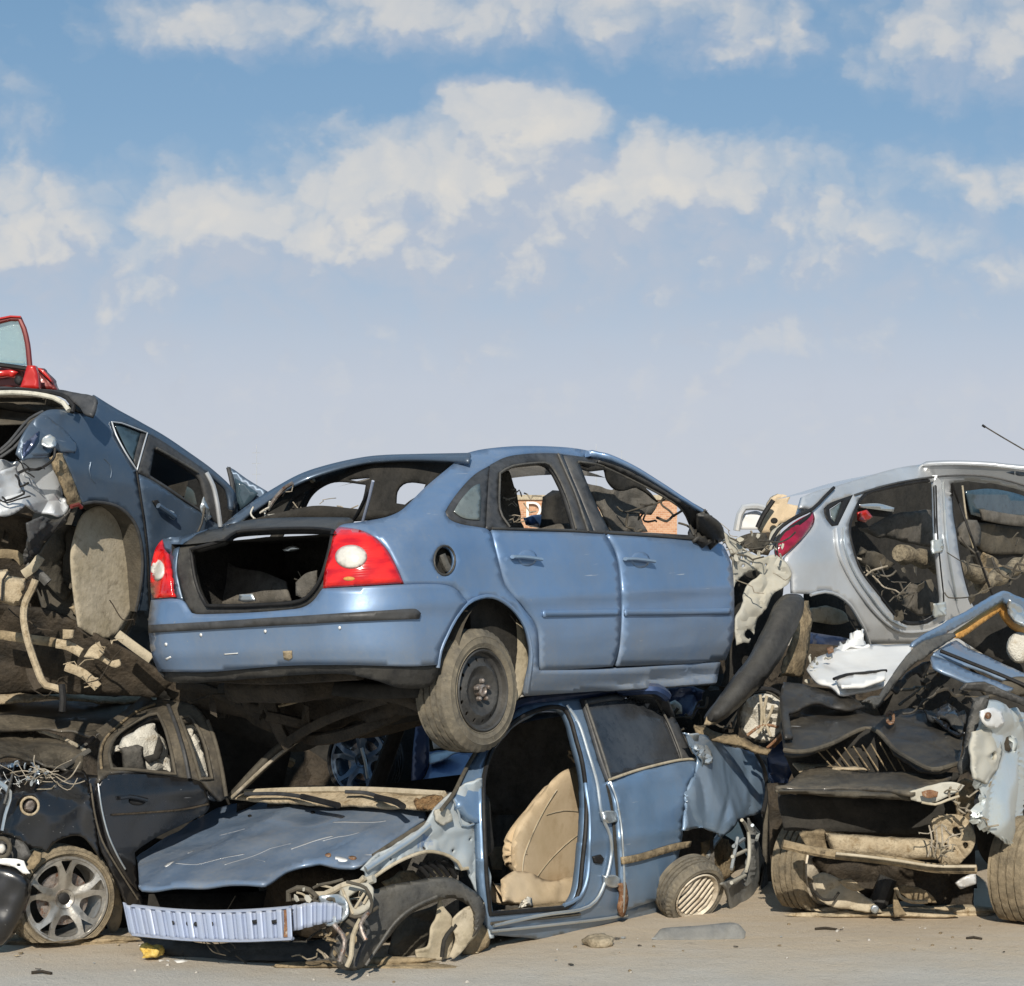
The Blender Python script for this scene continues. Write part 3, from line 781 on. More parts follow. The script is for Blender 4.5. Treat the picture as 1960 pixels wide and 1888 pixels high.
def gP(px, py, z=0):
    """ground point under a picture point"""
    Y = (CZ-z)*FPX/(py-HY); return Vector(((px-CX)/FPX*Y, Y, z))
def rock(name, c, r, mat, seed, flat_=.6, n=3, am=.35):
    bm = bmesh.new(); bmesh.ops.create_icosphere(bm, subdivisions=n, radius=1)
    o3 = Vector((seed*3.7, seed*1.3, seed))
    for v in bm.verts:
        k = 1+am*noise.noise(v.co*1.1+o3)+am*.4*noise.noise(v.co*3+o3)
        v.co = Vector((v.co.x*k*r[0], v.co.y*k*r[1], max(-.35, v.co.z)*k*r[2]))
    vs = [v.co+Vector(c) for v in bm.verts]; fs = [[v.index for v in f.verts] for f in bm.faces]; bm.free()
    return mk(name, vs, fs, mat, None, sharp=60)
# ------------------------------------------------------------ car body shell (an implicit shape in the car's own metres: x forward, y left, z up)
def shell(xc, tabW, tabR, tabF, rad=.34, bow=.03, top=1.48):
    zw, ww = zip(*tabW); zr, xr = zip(*tabR); zf, xf = zip(*tabF)
    def f(x, y, z):
        Wd = np.interp(z, zw, ww)-bow*((x-xc)/1.3)**2
        a = np.interp(z, zr, xr); b = np.interp(z, zf, xf)
        r = np.minimum(rad, Wd*.9)
        qx = np.maximum(a-x, x-b)+r; qy = np.abs(y)-Wd+r
        d = np.hypot(np.maximum(qx, 0), np.maximum(qy, 0))+np.minimum(np.maximum(qx, qy), 0)-r
        zt = top-.06*(y/.6)**2-.05*((x-.9)/1.0)**2
        d = np.maximum(d, (z-zt)*.8)
        return np.maximum(d, .12-z)
    return f
SED_W = [(.1, .78), (.2, .845), (.3, .885), (.42, .905), (.5, .908), (.60, .905), (.66, .915), (.70, .905), (.85, .89), (.95, .865), (1.02, .83), (1.1, .785), (1.25, .72), (1.38, .655), (1.46, .61), (1.56, .54)]
SED_R = [(.1, -.78), (.3, -.92), (.45, -.985), (.62, -1.0), (.66, -.985), (.85, -.96), (1.0, -.92), (1.06, -.80), (1.12, -.55), (1.3, -.1), (1.45, .30), (1.56, .5)]
SED_F = [(.1, 3.4), (.6, 3.5), (.85, 3.3), (.95, 2.5), (1.05, 2.3), (1.2, 1.95), (1.35, 1.70), (1.46, 1.5), (1.56, 1.4)]
body_sedan = shell(1.0, SED_W, SED_R, SED_F, top=1.66)
_bs = body_sedan
body_sedan = lambda x, y, z: _bs(x, np.where(y > 0, y*.955, y), z)
A = Car('blue_sedan', 'light blue four door saloon with open empty boot, uppermost in the middle of the pile', 'car',
        (-.7394, 9.757, 1.132), (R(-1.45), R(-2.28), R(53.53)), body_sedan, group='scrapped cars in the pile')
r = A.root; sd = A.side(); sd_in = A.side(-.02); sd_o = A.side(.004)
# body side with the tail
q_out = [(648,1008),(660,1003),(677,1001),(721,994),(748,987),(772,974),(816,931),(877,880),(884,870),(925,860),(992,854),(1060,855),(1111,860),(1162,873),(1213,896),(1264,927),(1315,961),(1352,985),
         (1338,982),(1308,962),(1247,925),(1196,898),(1145,881),(1104,873),(1060,868),(1009,869),(969,875),(938,890),(908,908),(881,936),(862,962),(852,980),(860,994),(884,1004),(931,1012),(940,1019),(952,1067),(967,1121),(983,1142),(1001,1164),(1028,1206),(1032,1284),(1176,1281),(1379,1268),(1372,1306),(1213,1318),(1003,1333),
         (1010,1300),(1016,1270),(1016,1240),(1006,1200),(988,1172),(965,1152),(942,1142),(918,1144),(897,1153),(864,1123),(774,1118),(762,1091),(742,1053),(715,1026),(687,1013)]
fuel = ell(851, 1073, 19, 27, 20)
b = panel('body', r, M['blue'], q_out, sd, [fuel], th=.02, res=11, sharp=40)
tube('fuel_flap_rim', b, M['plastic'], ell(851, 1073, 20, 28, 20), .006, sd, closed=True)
panel('fuel_recess', b, M['dark'], ell(851, 1073, 21, 29, 20), A.side(-.05), th=.004, res=10)
tube('fuel_cap', b, M['plastic_l'], [(845,1062),(852,1080),(858,1090)], .022, A.side(-.035))
# arch lip: light catching rolled edge
tube('wheel_arch_lip', b, M['blue'], [(838,1278),(843,1246),(856,1215),(872,1184),(894,1156),(918,1144),(942,1142),(965,1152),(988,1172),(1006,1200),(1016,1240),(1016,1270),(1008,1325)], .011, A.side(.0), sharp=60)
bump_out = [(860,1122),(774,1119),(618,1127),(613,1133),(600,1150),(579,1163),(545,1168),(477,1173),(403,1176),(376,1176),(365,1173),(357,1163),(348,1150),(331,1146),(289,1149),(284,1192),(286,1223),(291,1257),(303,1287),(325,1286),(409,1286),(511,1277),(579,1274),(681,1274),(782,1276),(838,1273),(843,1246),(856,1213),(872,1182),(896,1154)]
bp_ = panel('rear_bumper', r, M['blue'], bump_out, A.side(.006), th=.02, res=11, disp=dents(.004, 2.2, 3), sharp=45)
panel('bumper_strip', bp_, M['trim'], [(284,1197),(409,1190),(545,1181),(681,1172),(796,1166),(806,1174),(803,1185),(681,1190),(545,1197),(409,1205),(284,1212)], A.side(.02), th=.02, res=9)
panel('tow_hook_cover', bp_, M['tan'], [(541,1247),(558,1246),(559,1260),(552,1265),(543,1262)], A.side(.010), th=.004, res=5)
for k, (x, y) in enumerate([(384,1216),(507,1209),(650,1202),(317,1234)]):
    panel('bumper_clip', bp_, M['white'], ell(x, y, 2.5, 3.5, 8), A.side(.012), th=.004, res=3)
panel('bumper_scrape', bp_, M['white'], [(316,1261),(326,1256),(328,1259),(318,1265)], A.side(.009), th=.002, res=4)
panel('bumper_scrape', bp_, M['white'], [(428,1252),(455,1250),(455,1252),(429,1254)], A.side(.009), th=.002, res=4)
panel('rear_valance', r, M['plastic'], [(303,1286),(409,1285),(511,1276),(579,1273),(681,1273),(782,1275),(841,1272),(836,1295),(828,1310),(813,1318),(765,1317),(715,1302),(647,1291),(545,1294),(409,1306),(342,1307),(318,1300)], A.side(-.012), th=.015, res=10, disp=dents(.008, 3, 2))
# lights
tl = panel('tail_lamp', r, M['redlamp'], [(649,1008),(687,1014),(715,1027),(742,1054),(762,1091),(773,1117),(700,1121),(618,1126),(621,1094),(633,1046),(640,1018)], A.side(.012), th=.03, res=8, bulge=.012, bw=10, sharp=45)
panel('reversing_lens', tl, M['lampwhite'], ell(672, 1066, 31, 23, 28), A.side(.026), th=.01, res=6, bulge=.02)
panel('indicator_lens', tl, M['orange'], ell(668, 1108, 11, 4, 12), A.side(.026), th=.004, res=4)
tl = panel('tail_lamp', r, M['redlamp'], [(311,1033),(318,1060),(325,1094),(330,1121),(332,1143),(310,1145),(291,1146),(288,1120),(289,1087),(296,1055),(304,1040)], A.side(.012), th=.03, res=7, bulge=.01, bw=8, sharp=45)
panel('reversing_lens', tl, M['lampwhite'], ell(301, 1091, 12.5, 20, 24), A.side(.022), th=.01, res=5, bulge=.015)
# tail panel between left lamp and boot gutter
panel('tail_panel', b, M['slate'], [(311,1032),(345,1027),(372,1020),(400,1012),(365,1030),(343,1048),(337,1087),(342,1118),(350,1150),(332,1147),(326,1094),(318,1060)], A.side(-.012), th=.01, res=9)
# boot gutter + opening
gut = [(425,1010),(470,997),(545,991),(668,991),(676,996),(652,1006),(646,1007),(640,1022),(634,1050),(624,1100),(615,1132),(601,1151),(579,1163),(545,1168),(477,1174),(376,1177),(358,1164),(345,1122),(336,1087),(342,1048),(362,1030),(395,1016)]
opn = [(365,1052),(395,1044),(430,1034),(452,1019),(528,1013),(599,1012),(637,1016),(632,1046),(619,1094),(606,1122),(586,1145),(559,1154),(477,1159),(396,1160),(382,1135),(372,1101)]
gu = panel('boot_gutter', r, M['plastic'], gut, A.side(-.02), [opn], th=.03, res=9, sharp=45)
tube('boot_seal', gu, M['black'], opn, .010, A.side(-.005), closed=True, sharp=60)
tube('boot_hinge_cover', gu, M['blue'], [(368,1046),(395,1041),(425,1031),(440,1028)], .012, A.side(-.06))
# boot interior: a felt lined well open to the rear
def well(name, par, mat, car, x0, x1, y0, y1, z0, z1, open_='rear', n=10, rough=.01, label=None):
    it = []
    def grid(fn):
        V = []; F = []
        for i in range(n+1):
            for j in range(n+1):
                p = Vector(fn(i/n, j/n)); q = p*5
                p += Vector((noise.noise(q), noise.noise(q+Vector((4, 0, 0))), noise.noise(q+Vector((0, 4, 0)))))*rough
                V.append(car.M @ p)
        for i in range(n):
            for j in range(n): F.append((i*(n+1)+j, i*(n+1)+j+1, (i+1)*(n+1)+j+1, (i+1)*(n+1)+j))
        it.append((V, F))
    L = lambda a, b, t_: a+(b-a)*t_
    if 'floor' not in open_: grid(lambda u, v: (L(x0, x1, u), L(y0, y1, v), z0))
    if 'top' not in open_: grid(lambda u, v: (L(x0, x1, u), L(y0, y1, v), z1))
    if 'front' not in open_: grid(lambda u, v: (x1, L(y0, y1, u), L(z0, z1, v)))
    if 'rear' not in open_: grid(lambda u, v: (x0, L(y0, y1, u), L(z0, z1, v)))
    if 'left' not in open_: grid(lambda u, v: (L(x0, x1, u), y1, L(z0, z1, v)))
    if 'right' not in open_: grid(lambda u, v: (L(x0, x1, u), y0, L(z0, z1, v)))
    return merge(name, par, mat, it, label)
bt = well('boot_well', r, M['felt'], A, -.90, -.05, -.56, .60, .42, 1.02)
panel('boot_floor_board', bt, M['cloth'], [(384,1090),(400,1074),(425,1072),(452,1086),(500,1094),(545,1112),(556,1150),(480,1158),(398,1158)], A.plane((-.6, 0, .5), (1, 0, -.25)), th=.02, res=12, disp=dents(.02, 3))
panel('latch_plate', bt, M['chrome'], [(458,1138),(482,1137),(488,1150),(470,1153),(456,1150)], A.plane((-.86, 0, .5), (1, 0, 0)), th=.01, res=6)
panel('lamp_back', bt, M['chrome'], [(540,1052),(560,1045),(574,1050),(566,1054),(545,1056)], A.plane((-.4, -.3, .5), (1, .4, 0)), th=.01, res=5)
panel('speaker_hole_trim', bt, M['cloth'], [(566,1115),(585,1098),(606,1092),(604,1118),(582,1146),(566,1140)], A.plane((-.7, -.45, .5), (1, .3, 0)), th=.01, res=8)
wires('wiring', bt, M['wiret'], (560,1088,610,1130), 9.3, 5, r=.003, seed=3, L=(15, 35), spread=.04, droop=6)
tube('gas_strut', r, M['beam'], [(714,921),(705,960),(694,1000)], .008, A.plane((-.35, 0, 1.1), (1, -.3, .2)))
tube('gas_strut', r, M['black'], [(706,940),(684,985),(668,1005)], .010, A.plane((-.35, 0, 1.1), (1, -.3, .2)))
# rear window surround: far rail, header, parcel shelf
rw = A.plane((-.55, 0, 1.03), (.46, 0, -1.0))
panel('rear_window_frame', b, M['slate'], [(425,1006),(470,970),(520,937),(575,907),(630,889),(690,876),(735,871),(800,869),(900,867),(896,882),(800,878),(735,880),(690,885),(634,899),(580,918),(530,945),(485,975),(450,1000)], A.plane((-.42, 0, 1.10), (.52, 0, -1.0)), th=.02, res=10, sharp=35)
panel('parcel_shelf', r, M['dark'], [(428,1006),(500,990),(560,976),(610,968),(690,975),(760,980),(740,990),(680,996),(545,997)], flat(9.75), th=.02, res=14)
sky1 = [(575,985),(592,950),(615,930),(645,921),(700,927),(697,945),(688,975),(676,983),(640,972),(605,976)]
sky2 = [(755,963),(757,940),(768,926),(785,922),(815,926),(806,944),(785,958),(775,966)]
sky1b = [(662,917),(705,913),(708,917),(690,922)]
panel('headlining', r, M['dark'], [(450,1000),(485,975),(530,945),(580,918),(634,899),(690,885),(735,880),(800,878),(880,880),(850,905),(816,934),(772,976),(748,990),(600,1000)], A.plane((.25, 0, 1.2), (1, 0, -.35)), [sky1, sky2, sky1b], th=.02, res=12, sharp=40)
tube('roof_grab_frame', r, M['liner'], [(562,975),(572,950),(590,925),(600,918)], .016, A.plane((.2, 0, 1.2), (1, 0, -.3)))
tube('roof_grab_frame', r, M['steel_rust'], [(516,970),(530,950),(548,932),(560,925)], .012, A.plane((-.1, 0, 1.2), (1, 0, -.3)))
wires('wiring', r, M['airbag'], (470,968,540,995), 9.95, 7, r=.005, seed=9, L=(20, 50), spread=.05, droop=10)
wires('roof_wiring', r, M['wiret'], (540,925,700,985), 10.2, 5, r=.003, seed=19, L=(20, 50), spread=.05, droop=10)
# roof skin, floor pan and the far side
def sheetgrid(car, fn, nu=24, nv=14):
    V = [car.M @ Vector(fn(i/nu, j/nv)) for i in range(nu+1) for j in range(nv+1)]
    F = [(i*(nv+1)+j, i*(nv+1)+j+1, (i+1)*(nv+1)+j+1, (i+1)*(nv+1)+j) for i in range(nu) for j in range(nv)]
    return V, F
mk('roof', *sheetgrid(A, lambda u, v: (.38+1.15*u, -.56+1.12*v, 1.452-.05*(2*v-1)**2-.06*(2*u-1)**2)), M['blue'], r)
far = [[(-.95,.84,.3),(-.95,.84,.95),(2.3,.86,.95),(2.3,.86,.2),(.35,.86,.2)]]
V = [A.M @ Vector(p) for p in [(.0,.76,.66),(.0,.76,.95),(.3,.84,.95),(2.3,.86,.93),(2.3,.86,.2),(.40,.86,.2),(.36,.86,.45),(.1,.86,.66),(.02,.8,.66)]]
mk('far_side', V, [tuple(range(len(V)))], M['blue'], r)
for pts in ([(-.45,.80,1.02),(0,.72,1.25),(.45,.64,1.42),(1.1,.62,1.45),(1.7,.66,1.33),(2.3,.82,.97)], [(1.08,.86,.93),(.98,.64,1.42)], [(.05,.84,.95),(.22,.70,1.32)]):
    ltube('far_pillar', r, M['dark'], A, pts, .035, n=8)
lbox('floor_pan', r, M['dark'], A, (-.5, 2.1, -.70, .74, .18, .26), .03, rough=.02)
well('cabin_trim', r, M['dark'], A, -.1, 2.1, -.76, .80, .25, .72, open_='top')
# seats and debris seen through the doors
lbox('rear_seat', r, M['cloth'], A, (.0, .28, -.62, .66, .45, .98), .07, rough=.03)
for y in (-.38, .40):
    s_ = lbox('front_seat', r, M['cloth'], A, (1.05, 1.22, y-.24, y+.24, .5, 1.06), .07, rough=.03)
panel('seat_cover', r, M['felt'], [(1052,1015),(1056,986),(1068,978),(1078,1000),(1090,1015)], A.plane((1.0, .1, 1), (0, 1, 0)), th=.05, res=8)
panel('hanging_cloth', r, M['cloth'], [(1126,925),(1150,930),(1175,938),(1205,922),(1225,918),(1262,962),(1250,986),(1225,982),(1245,1018),(1180,1020),(1166,1014),(1150,975),(1134,945)], A.plane((1.5, -.25, 1), (.2, 1, 0)), th=.02, res=8, disp=crumple(.05, 5, 4), sharp=60)
panel('torn_headlining', r, M['dark'], [(1108,880),(1145,886),(1190,905),(1232,930),(1262,962),(1225,935),(1190,940),(1170,925),(1160,900),(1130,902),(1112,895)], A.plane((1.5, -.45, 1), (.15, 1, 0)), th=.02, res=9, disp=crumple(.03, 5, 5))
panel('seat_side', r, M['seat'], [(1158,990),(1180,975),(1215,985),(1232,1016),(1170,1018)], A.plane((1.4, -.1, 1), (.1, 1, 0)), th=.1, res=8, disp=crumple(.03, 4, 6))
panel('seat_back_clutter', r, M['linerdk'], [(962,905),(978,900),(984,930),(996,940),(1001,975),(1010,1012),(975,1012),(962,985)], A.plane((.35, -.3, 1), (.1, 1, 0)), th=.08, res=8, disp=crumple(.05, 6, 8))
panel('seat_back_clutter', r, M['dark'], [(1054,950),(1078,940),(1100,1012),(1052,1014)], A.plane((1.0, .1, 1), (0, 1, 0)), th=.08, res=9, disp=dents(.02, 4))
wires('wiring', r, M['wire'], (1225,950,1300,1020), 11.0, 8, r=.006, seed=12, L=(30, 70), spread=.15, droop=15)
wires('wiring_rear', r, M['wiret'], (970,930,1010,1010), 10.1, 8, r=.004, seed=13, L=(15, 40), spread=.1, droop=10)
panel('broken_trim', r, M['deepblue'], [(1012,990),(1040,985),(1070,1000),(1050,1012),(1015,1003)], A.plane((.9, .2, 1), (0, 1, 0)), th=.04, res=8, disp=crumple(.03, 6, 18))
# doors
d1 = [(942,1014),(1060,1017),(1157,1022),(1163,1030),(1178,1060),(1186,1104),(1189,1162),(1187,1216),(1183,1248),(1173,1276),(1100,1281),(1036,1284),(1032,1206),(1004,1163),(986,1141),(970,1119),(955,1067)]
dr = panel('rear_door', r, M['blue'], d1, sd, th=.03, res=11, sharp=45, disp=dents(.003, 1.6, 1))
d2 = [(1163,1023),(1250,1028),(1332,1034),(1379,1041),(1389,1053),(1401,1087),(1405,1138),(1404,1206),(1399,1236),(1389,1264),(1300,1271),(1181,1276),(1188,1248),(1192,1216),(1194,1162),(1191,1104),(1183,1060),(1168,1030)]
df = panel('front_door', r, M['blue'], d2, sd, th=.03, res=11, sharp=45, disp=dents(.004, 1.8, 2))
for d_, x0, x1, xx in ((dr, 1041, 1186, 1041), (df, 1197, 1400, 1400)):
    y = 1169 if x0 < 1100 else 1167
    panel('door_moulding', d_, M['blue'], [(x0,y),(x1,y-3),(x1,y+9),(x0,y+12)], A.side(.012), th=.012, res=8)
for d_, x, y in ((dr, 1008, 1067), (df, 1224, 1071)):
    panel('handle_cup', d_, M['blue'], ell(x+2, y+1, 18, 16, 18), A.side(.002), th=.004, res=6)
    tube('handle', d_, M['blue_hi'], [(x-27,y-1),(x-10,y-1),(x+8,y+1),(x+28,y+4)], .013, A.side(.026), flatten=(.02,.03))
tube('belt_seal', dr, M['plastic'], [(942,1012),(1060,1015),(1155,1020)], .007, A.side(.004))
tube('belt_seal', df, M['plastic'], [(1165,1021),(1250,1026),(1335,1033)], .007, A.side(.004))
fr1 = [(931,1012),(938,890),(969,875),(1009,869),(1060,868),(1077,870),(1094,912),(1111,952),(1137,1018)]
wn1 = [(959,979),(956,940),(957,906),(982,892),(1015,887),(1043,886),(1060,899),(1072,920),(1084,948),(1103,1013),(1040,1012),(976,1010),(966,1000)]
fw = panel('window_frame', dr, M['trim'], fr1, A.side(.002), [wn1], th=.035, res=9, sharp=40)
tube('window_seal', fw, M['plastic_l'], [(976,1009),(957,975),(957,906),(982,892),(1043,886),(1060,899),(1084,948),(1103,1013)], .006, A.side(.008))
fr2 = [(1139,1018),(1113,952),(1079,872),(1104,873),(1145,881),(1196,898),(1247,925),(1308,962),(1352,987),(1340,1034),(1250,1027),(1165,1021)]
wn2 = [(1108,884),(1145,890),(1179,904),(1230,929),(1274,953),(1308,979),(1328,1025),(1247,1020),(1166,1016),(1148,980),(1130,940)]
fw = panel('window_frame', df, M['trim'], fr2, A.side(.002), [wn2], th=.035, res=9, sharp=40)
tube('window_seal', fw, M['plastic_l'], [(1108,884),(1145,890),(1179,904),(1230,929),(1274,953),(1308,979),(1328,1025)], .007, A.side(.008))
tube('window_seal', fw, M['plastic_l'], [(1068,869),(1084,905),(1104,952),(1126,1018)], .008, A.side(.010))
panel('quarter_window', b, M['trim'], [(936,892),(908,909),(881,937),(862,963),(853,980),(861,993),(885,1003),(931,1011)], A.side(-.004), th=.02, res=9)
panel('quarter_glass', b, M['glass_q'], [(869,979),(880,960),(893,944),(906,931),(918,926),(921,952),(919,995),(900,994),(884,990)], A.side(.004), th=.004, res=8)
mi = panel('wing_mirror', r, M['plastic'], [(1333,984),(1350,983),(1368,992),(1382,1006),(1388,1030),(1375,1040),(1345,1038),(1334,1020)], off(A.side(.0), -.12), th=.08, res=7, bulge=.06)
panel('mirror_foot', mi, M['plastic'], [(1318,968),(1345,984),(1352,1010),(1342,1034),(1334,1032)], A.side(.012), th=.03, res=7)
panel('paint_smudge', df, M['magenta'], [], None) if 0 else None
# sill underside + rear lip
panel('sill', r, M['blue'], [(1035,1286),(1176,1283),(1379,1270),(1371,1306),(1213,1318),(1003,1333),(1014,1290)], A.side(-.004), th=.02, res=10, disp=dents(.006, 3, 5))
# wheel arch: tunnel and lit liner
ax = (A.M.to_3x3() @ Vector((0, -1, 0))).normalized()
panel('arch_liner', r, M['liner'], [(930,1330),(925,1230),(945,1195),(968,1178),(985,1182),(1003,1205),(1013,1240),(1013,1290),(1005,1320),(985,1345)], A.plane((.3, -.77, .4), (-.35, -1, 0)), th=.01, res=11, disp=dents(.012, 2))
panel('arch_back', r, M['linerdk'], [(838,1290),(840,1230),(860,1180),(895,1146),(945,1138),(990,1165),(1018,1230),(1012,1330)], A.plane((0, -.56, .4), (0, -1, 0)), th=.01, res=16, disp=dents(.02, 3))
n_ = 20; V = []; F = []
for i in range(n_+1):
    a = math.pi*i/n_
    for y in (-.86, -.55): V.append(A.M @ Vector((.02+.37*math.cos(a), y, .34+.37*math.sin(a)*.95)))
for i in range(n_): F.append((2*i, 2*i+1, 2*i+3, 2*i+2))
mk('arch_tunnel', V, F, M['linerdk'], r)
wc = A.plane((0, -.86, .3), (0, -1, 0))(np.array([924.0]), np.array([1322.0]))[0]
wheel(r, Vector(wc), ax, Rr=.318, w=.20, rim=.208, style='steel', mats=(M['tyre'], M['steelrim']))
for k in range(1):
    c2 = A.M @ Vector((0, .80, .28)); wheel(r, c2, -ax, Rr=.31, w=.19, rim=.2, style='plain', mats=(M['tyre'], M['steelrim']))
# underbody hardware
ltube('axle_beam', r, M['under'], A, [(.02,-.66,.22),(.0,-.3,.17),(0,0,.16),(0,.3,.17),(.02,.66,.22)], .045)
ltube('exhaust_pipe', r, M['under'], A, [(2.2,-.2,.13),(1.2,-.15,.12),(.5,.2,.11),(.2,.45,.12),(-.3,.5,.15)], .032)
lbox('silencer', r, M['under'], A, (-.75, -.38, -.15, .45, .17, .32), .07, rough=.02)
for y in (-.52, .52):
    ltube('trailing_arm', r, M['under'], A, [(.75,y*1.1,.2),(.4,y*1.05,.13),(.05,y,.1),(-.25,y*.6,.12)], .03, flatten=(.05,.09))
ltube('tow_bar', r, M['under'], A, [(-.8,-.6,.32),(-.82,0,.3),(-.8,.6,.32)], .04, flatten=(.05,.06))
ltube('subframe', r, M['under'], A, [(-.2,-.45,.12),(-.35,-.1,-.02),(-.2,.35,-.06),(.15,.55,.05)], .03, flatten=(.07,.05))
ltube('subframe', r, M['under'], A, [(.3,-.45,.1),(-.1,.0,-.04),(-.45,.40,.08)], .03, flatten=(.06,.05))
ltube('subframe', r, M['under'], A, [(-.45,.40,.28),(-.38,.38,.0),(-.33,.36,-.1)], .035, flatten=(.07,.07))
wires('underbody_cable', r, M['under'], (420,1300,760,1350), 9.8, 14, r=.008, seed=21, L=(60, 150), spread=.3, droop=20)
shards('underbody_scrap', r, M['under'], (380,1300,800,1370), 9.9, 30, size=(15, 60), seed=5, spread=.35)
UP = A.plane((-.35, 0, .1), (1, 0, .35))
panel('fuel_tank', r, M['under'], [(300,1292),(409,1300),(545,1290),(715,1298),(830,1312),(836,1345),(800,1372),(740,1376),(680,1384),(640,1398),(600,1402),(566,1426),(545,1428),(520,1404),(470,1380),(410,1362),(350,1345),(312,1322)], UP, th=.02, res=9, disp=crumple(.10, 3.2, 23), sharp=60)
panel('fuel_tank', r, M['dark'], [(290,1290),(840,1300),(840,1372),(640,1410),(560,1440),(400,1390),(300,1340)], off(UP, .25), th=.02, res=20)  # larger dark sheet behind the tank, stands in for underbody shade
for k, p in enumerate(([(505,1340),(520,1370),(535,1400),(548,1420)], [(548,1422),(590,1396),(640,1372),(700,1350),(740,1338)], [(440,1310),(480,1322),(520,1330),(600,1320)], [(620,1318),(680,1330),(760,1338),(820,1362)], [(470,1330),(474,1352),(500,1358),(502,1334),(474,1330)], [(340,1312),(400,1322),(450,1345),(500,1372)])):
    tube('suspension_link', r, M['under'], p, .022, off(UP, -.10), flatten=(.05,.03), sharp=80)
for k in range(5): tube('heat_shield_rib', r, M['under2'], [(534+k*6,1352-k*7),(560+k*5,1346-k*7),(592+k*4,1336-k*6)], .007, off(UP, -.12), sharp=90)
# torn front end: inner wing, strut area, hanging foam
infe = [(1384,1012),(1392,1022),(1424,1048),(1440,1060),(1465,1067),(1485,1062),(1502,1073),(1516,1096),(1512,1115),(1496,1126),(1481,1138),(1470,1160),(1455,1181),(1450,1200),(1446,1215),(1436,1232),(1420,1230),(1408,1236),(1408,1205),(1411,1181),(1424,1156),(1428,1135),(1440,1115),(1460,1098),(1452,1090),(1432,1098),(1416,1112),(1407,1125),(1406,1090),(1395,1053)]
panel('inner_wing', r, M['primer2'], infe, A.plane((2.5, -.68, .7), (-.45, -1, 0)), [ell(1422,1053,2.6,3.2,8), ell(1421,1067,2.6,3.2,8), ell(1424,1084,2.6,3.2,8), ell(1440,1079,3,3,8), ell(1437,1215,9,9,10), ell(1470,1082,3,3,8)], th=.012, res=5, disp=crumple(.045, 8, 11), sharp=50)
panel('wheel_housing', r, M['dark'], [(1404,1130),(1420,1100),(1450,1085),(1500,1090),(1500,1150),(1450,1260),(1400,1330),(1380,1320),(1396,1260),(1405,1200)], A.plane((2.6, -.45, .6), (-.45, -1, 0)), th=.01, res=14, disp=dents(.04, 3))
panel('bonnet_hinge_scrap', r, M['linerdk'], [(1412,1030),(1430,1022),(1470,1020),(1482,1034),(1466,1050),(1440,1048),(1425,1042)], A.plane((2.8, -.4, .9), (-.5, -1, .3)), th=.02, res=7, disp=crumple(.06, 6, 14))
wires('wiring', r, M['wire'], (1400,1030,1490,1070), 11.5, 8, r=.004, seed=31, L=(25, 70), spread=.15, droop=14)
wires('wiring_light', r, M['wiret'], (1395,1020,1500,1200), 11.3, 4, r=.003, seed=33, L=(25, 70), spread=.12, droop=10)
shards('torn_bracket', r, M['primer2'], (1395,1020,1500,1075), 11.5, 12, size=(8, 24), seed=35, spread=.1)
# ------------------------------------------------------------ lower blue saloon, nose toward the camera on the left
B = Car('blue_sedan', 'light blue saloon wreck at the bottom of the pile, front door missing, ribbed beam bare', 'car',
        (.4939, 11.22, -.2173), (R(2.13), R(-.36), R(231.64)), shell(1.0, SED_W, SED_R, SED_F, top=1.66), group='scrapped cars in the pile')
r = B.root; sd = B.side()
HP = plane3((265,1710,8.95), (504,1704,8.62), (620,1536,9.85))
def hoodw(vx, vy, co):
    return co
hood_pts = [(259,1634),(285,1612),(314,1597),(342,1580),(368,1558),(394,1541),(421,1530),(461,1526),(568,1533),(644,1537),(736,1539),(812,1544),(816,1556),(818,1571),(781,1593),(736,1626),(690,1657),(659,1663),(614,1660),(590,1662),(571,1667),(553,1675),(537,1685),(520,1697),(504,1704),(397,1706),(275,1712),(268,1708),(265,1663)]
def hd(co):
    lc = B.Mi[:3, :3] @ np.array(co)+B.Mi[:3, 3]
    x, y = lc[0], lc[1]
    z = .035*(1-(y/.75)**2)+.012*math.exp(-((abs(y)-.42)/.05)**2)
    z += .016*noise.noise(Vector((x*5.5, y*5.0, 9)))+.022*noise.noise(Vector((x*2.2, y*2.0, 3)))
    k = max(0, y-.1)*max(0, (x-2.5))
    z += k*.07*noise.noise(Vector((x*6, y*5, 8)))
    return z
hood = panel('bonnet', r, M['hood'], hood_pts, HP, th=.018, res=9, disp=hd, sharp=40)
hdu = lambda e: (lambda co: hd(co)+e)
for (x, y) in ((478,1562),(600,1563)): panel('washer_jet', hood, M['black'], ell(x, y, 4, 2.2, 8), HP, th=.008, res=4, disp=hdu(.006))
for (x, y, rx, m_) in ((631,1650,6,'rust'), (676,1648,8,'rust'), (655,1652,12,'white')): panel('rust_spot', hood, M[m_], ell(x, y, rx, 3.5, 9), HP, th=.001, res=4, disp=hdu(.002+(.0015 if m_ == 'rust' else 0)))
panel('chipped_paint', hood, M['white'], [(317,1671),(330,1661),(338,1663),(331,1672),(322,1676)], HP, th=.001, res=4, disp=hdu(.002))
for k, p in enumerate(([(340,1672),(380,1668),(430,1656),(470,1645)], [(432,1668),(480,1650),(520,1636),(560,1630)], [(640,1590),(690,1584),(740,1580)], [(620,1622),(650,1612),(690,1606)], [(560,1640),(600,1625),(640,1612)], [(488,1655),(510,1662)], [(360,1640),(372,1634)], [(420,1600),(470,1594)])):
    w_ = .8 if k % 2 else 1.3
    q = p+[(x+1, y+w_) for x, y in p[::-1]]
    panel('paint_scratch', hood, M['silver'], q, HP, th=.0005, res=6, disp=hdu(.0015), sm=False)
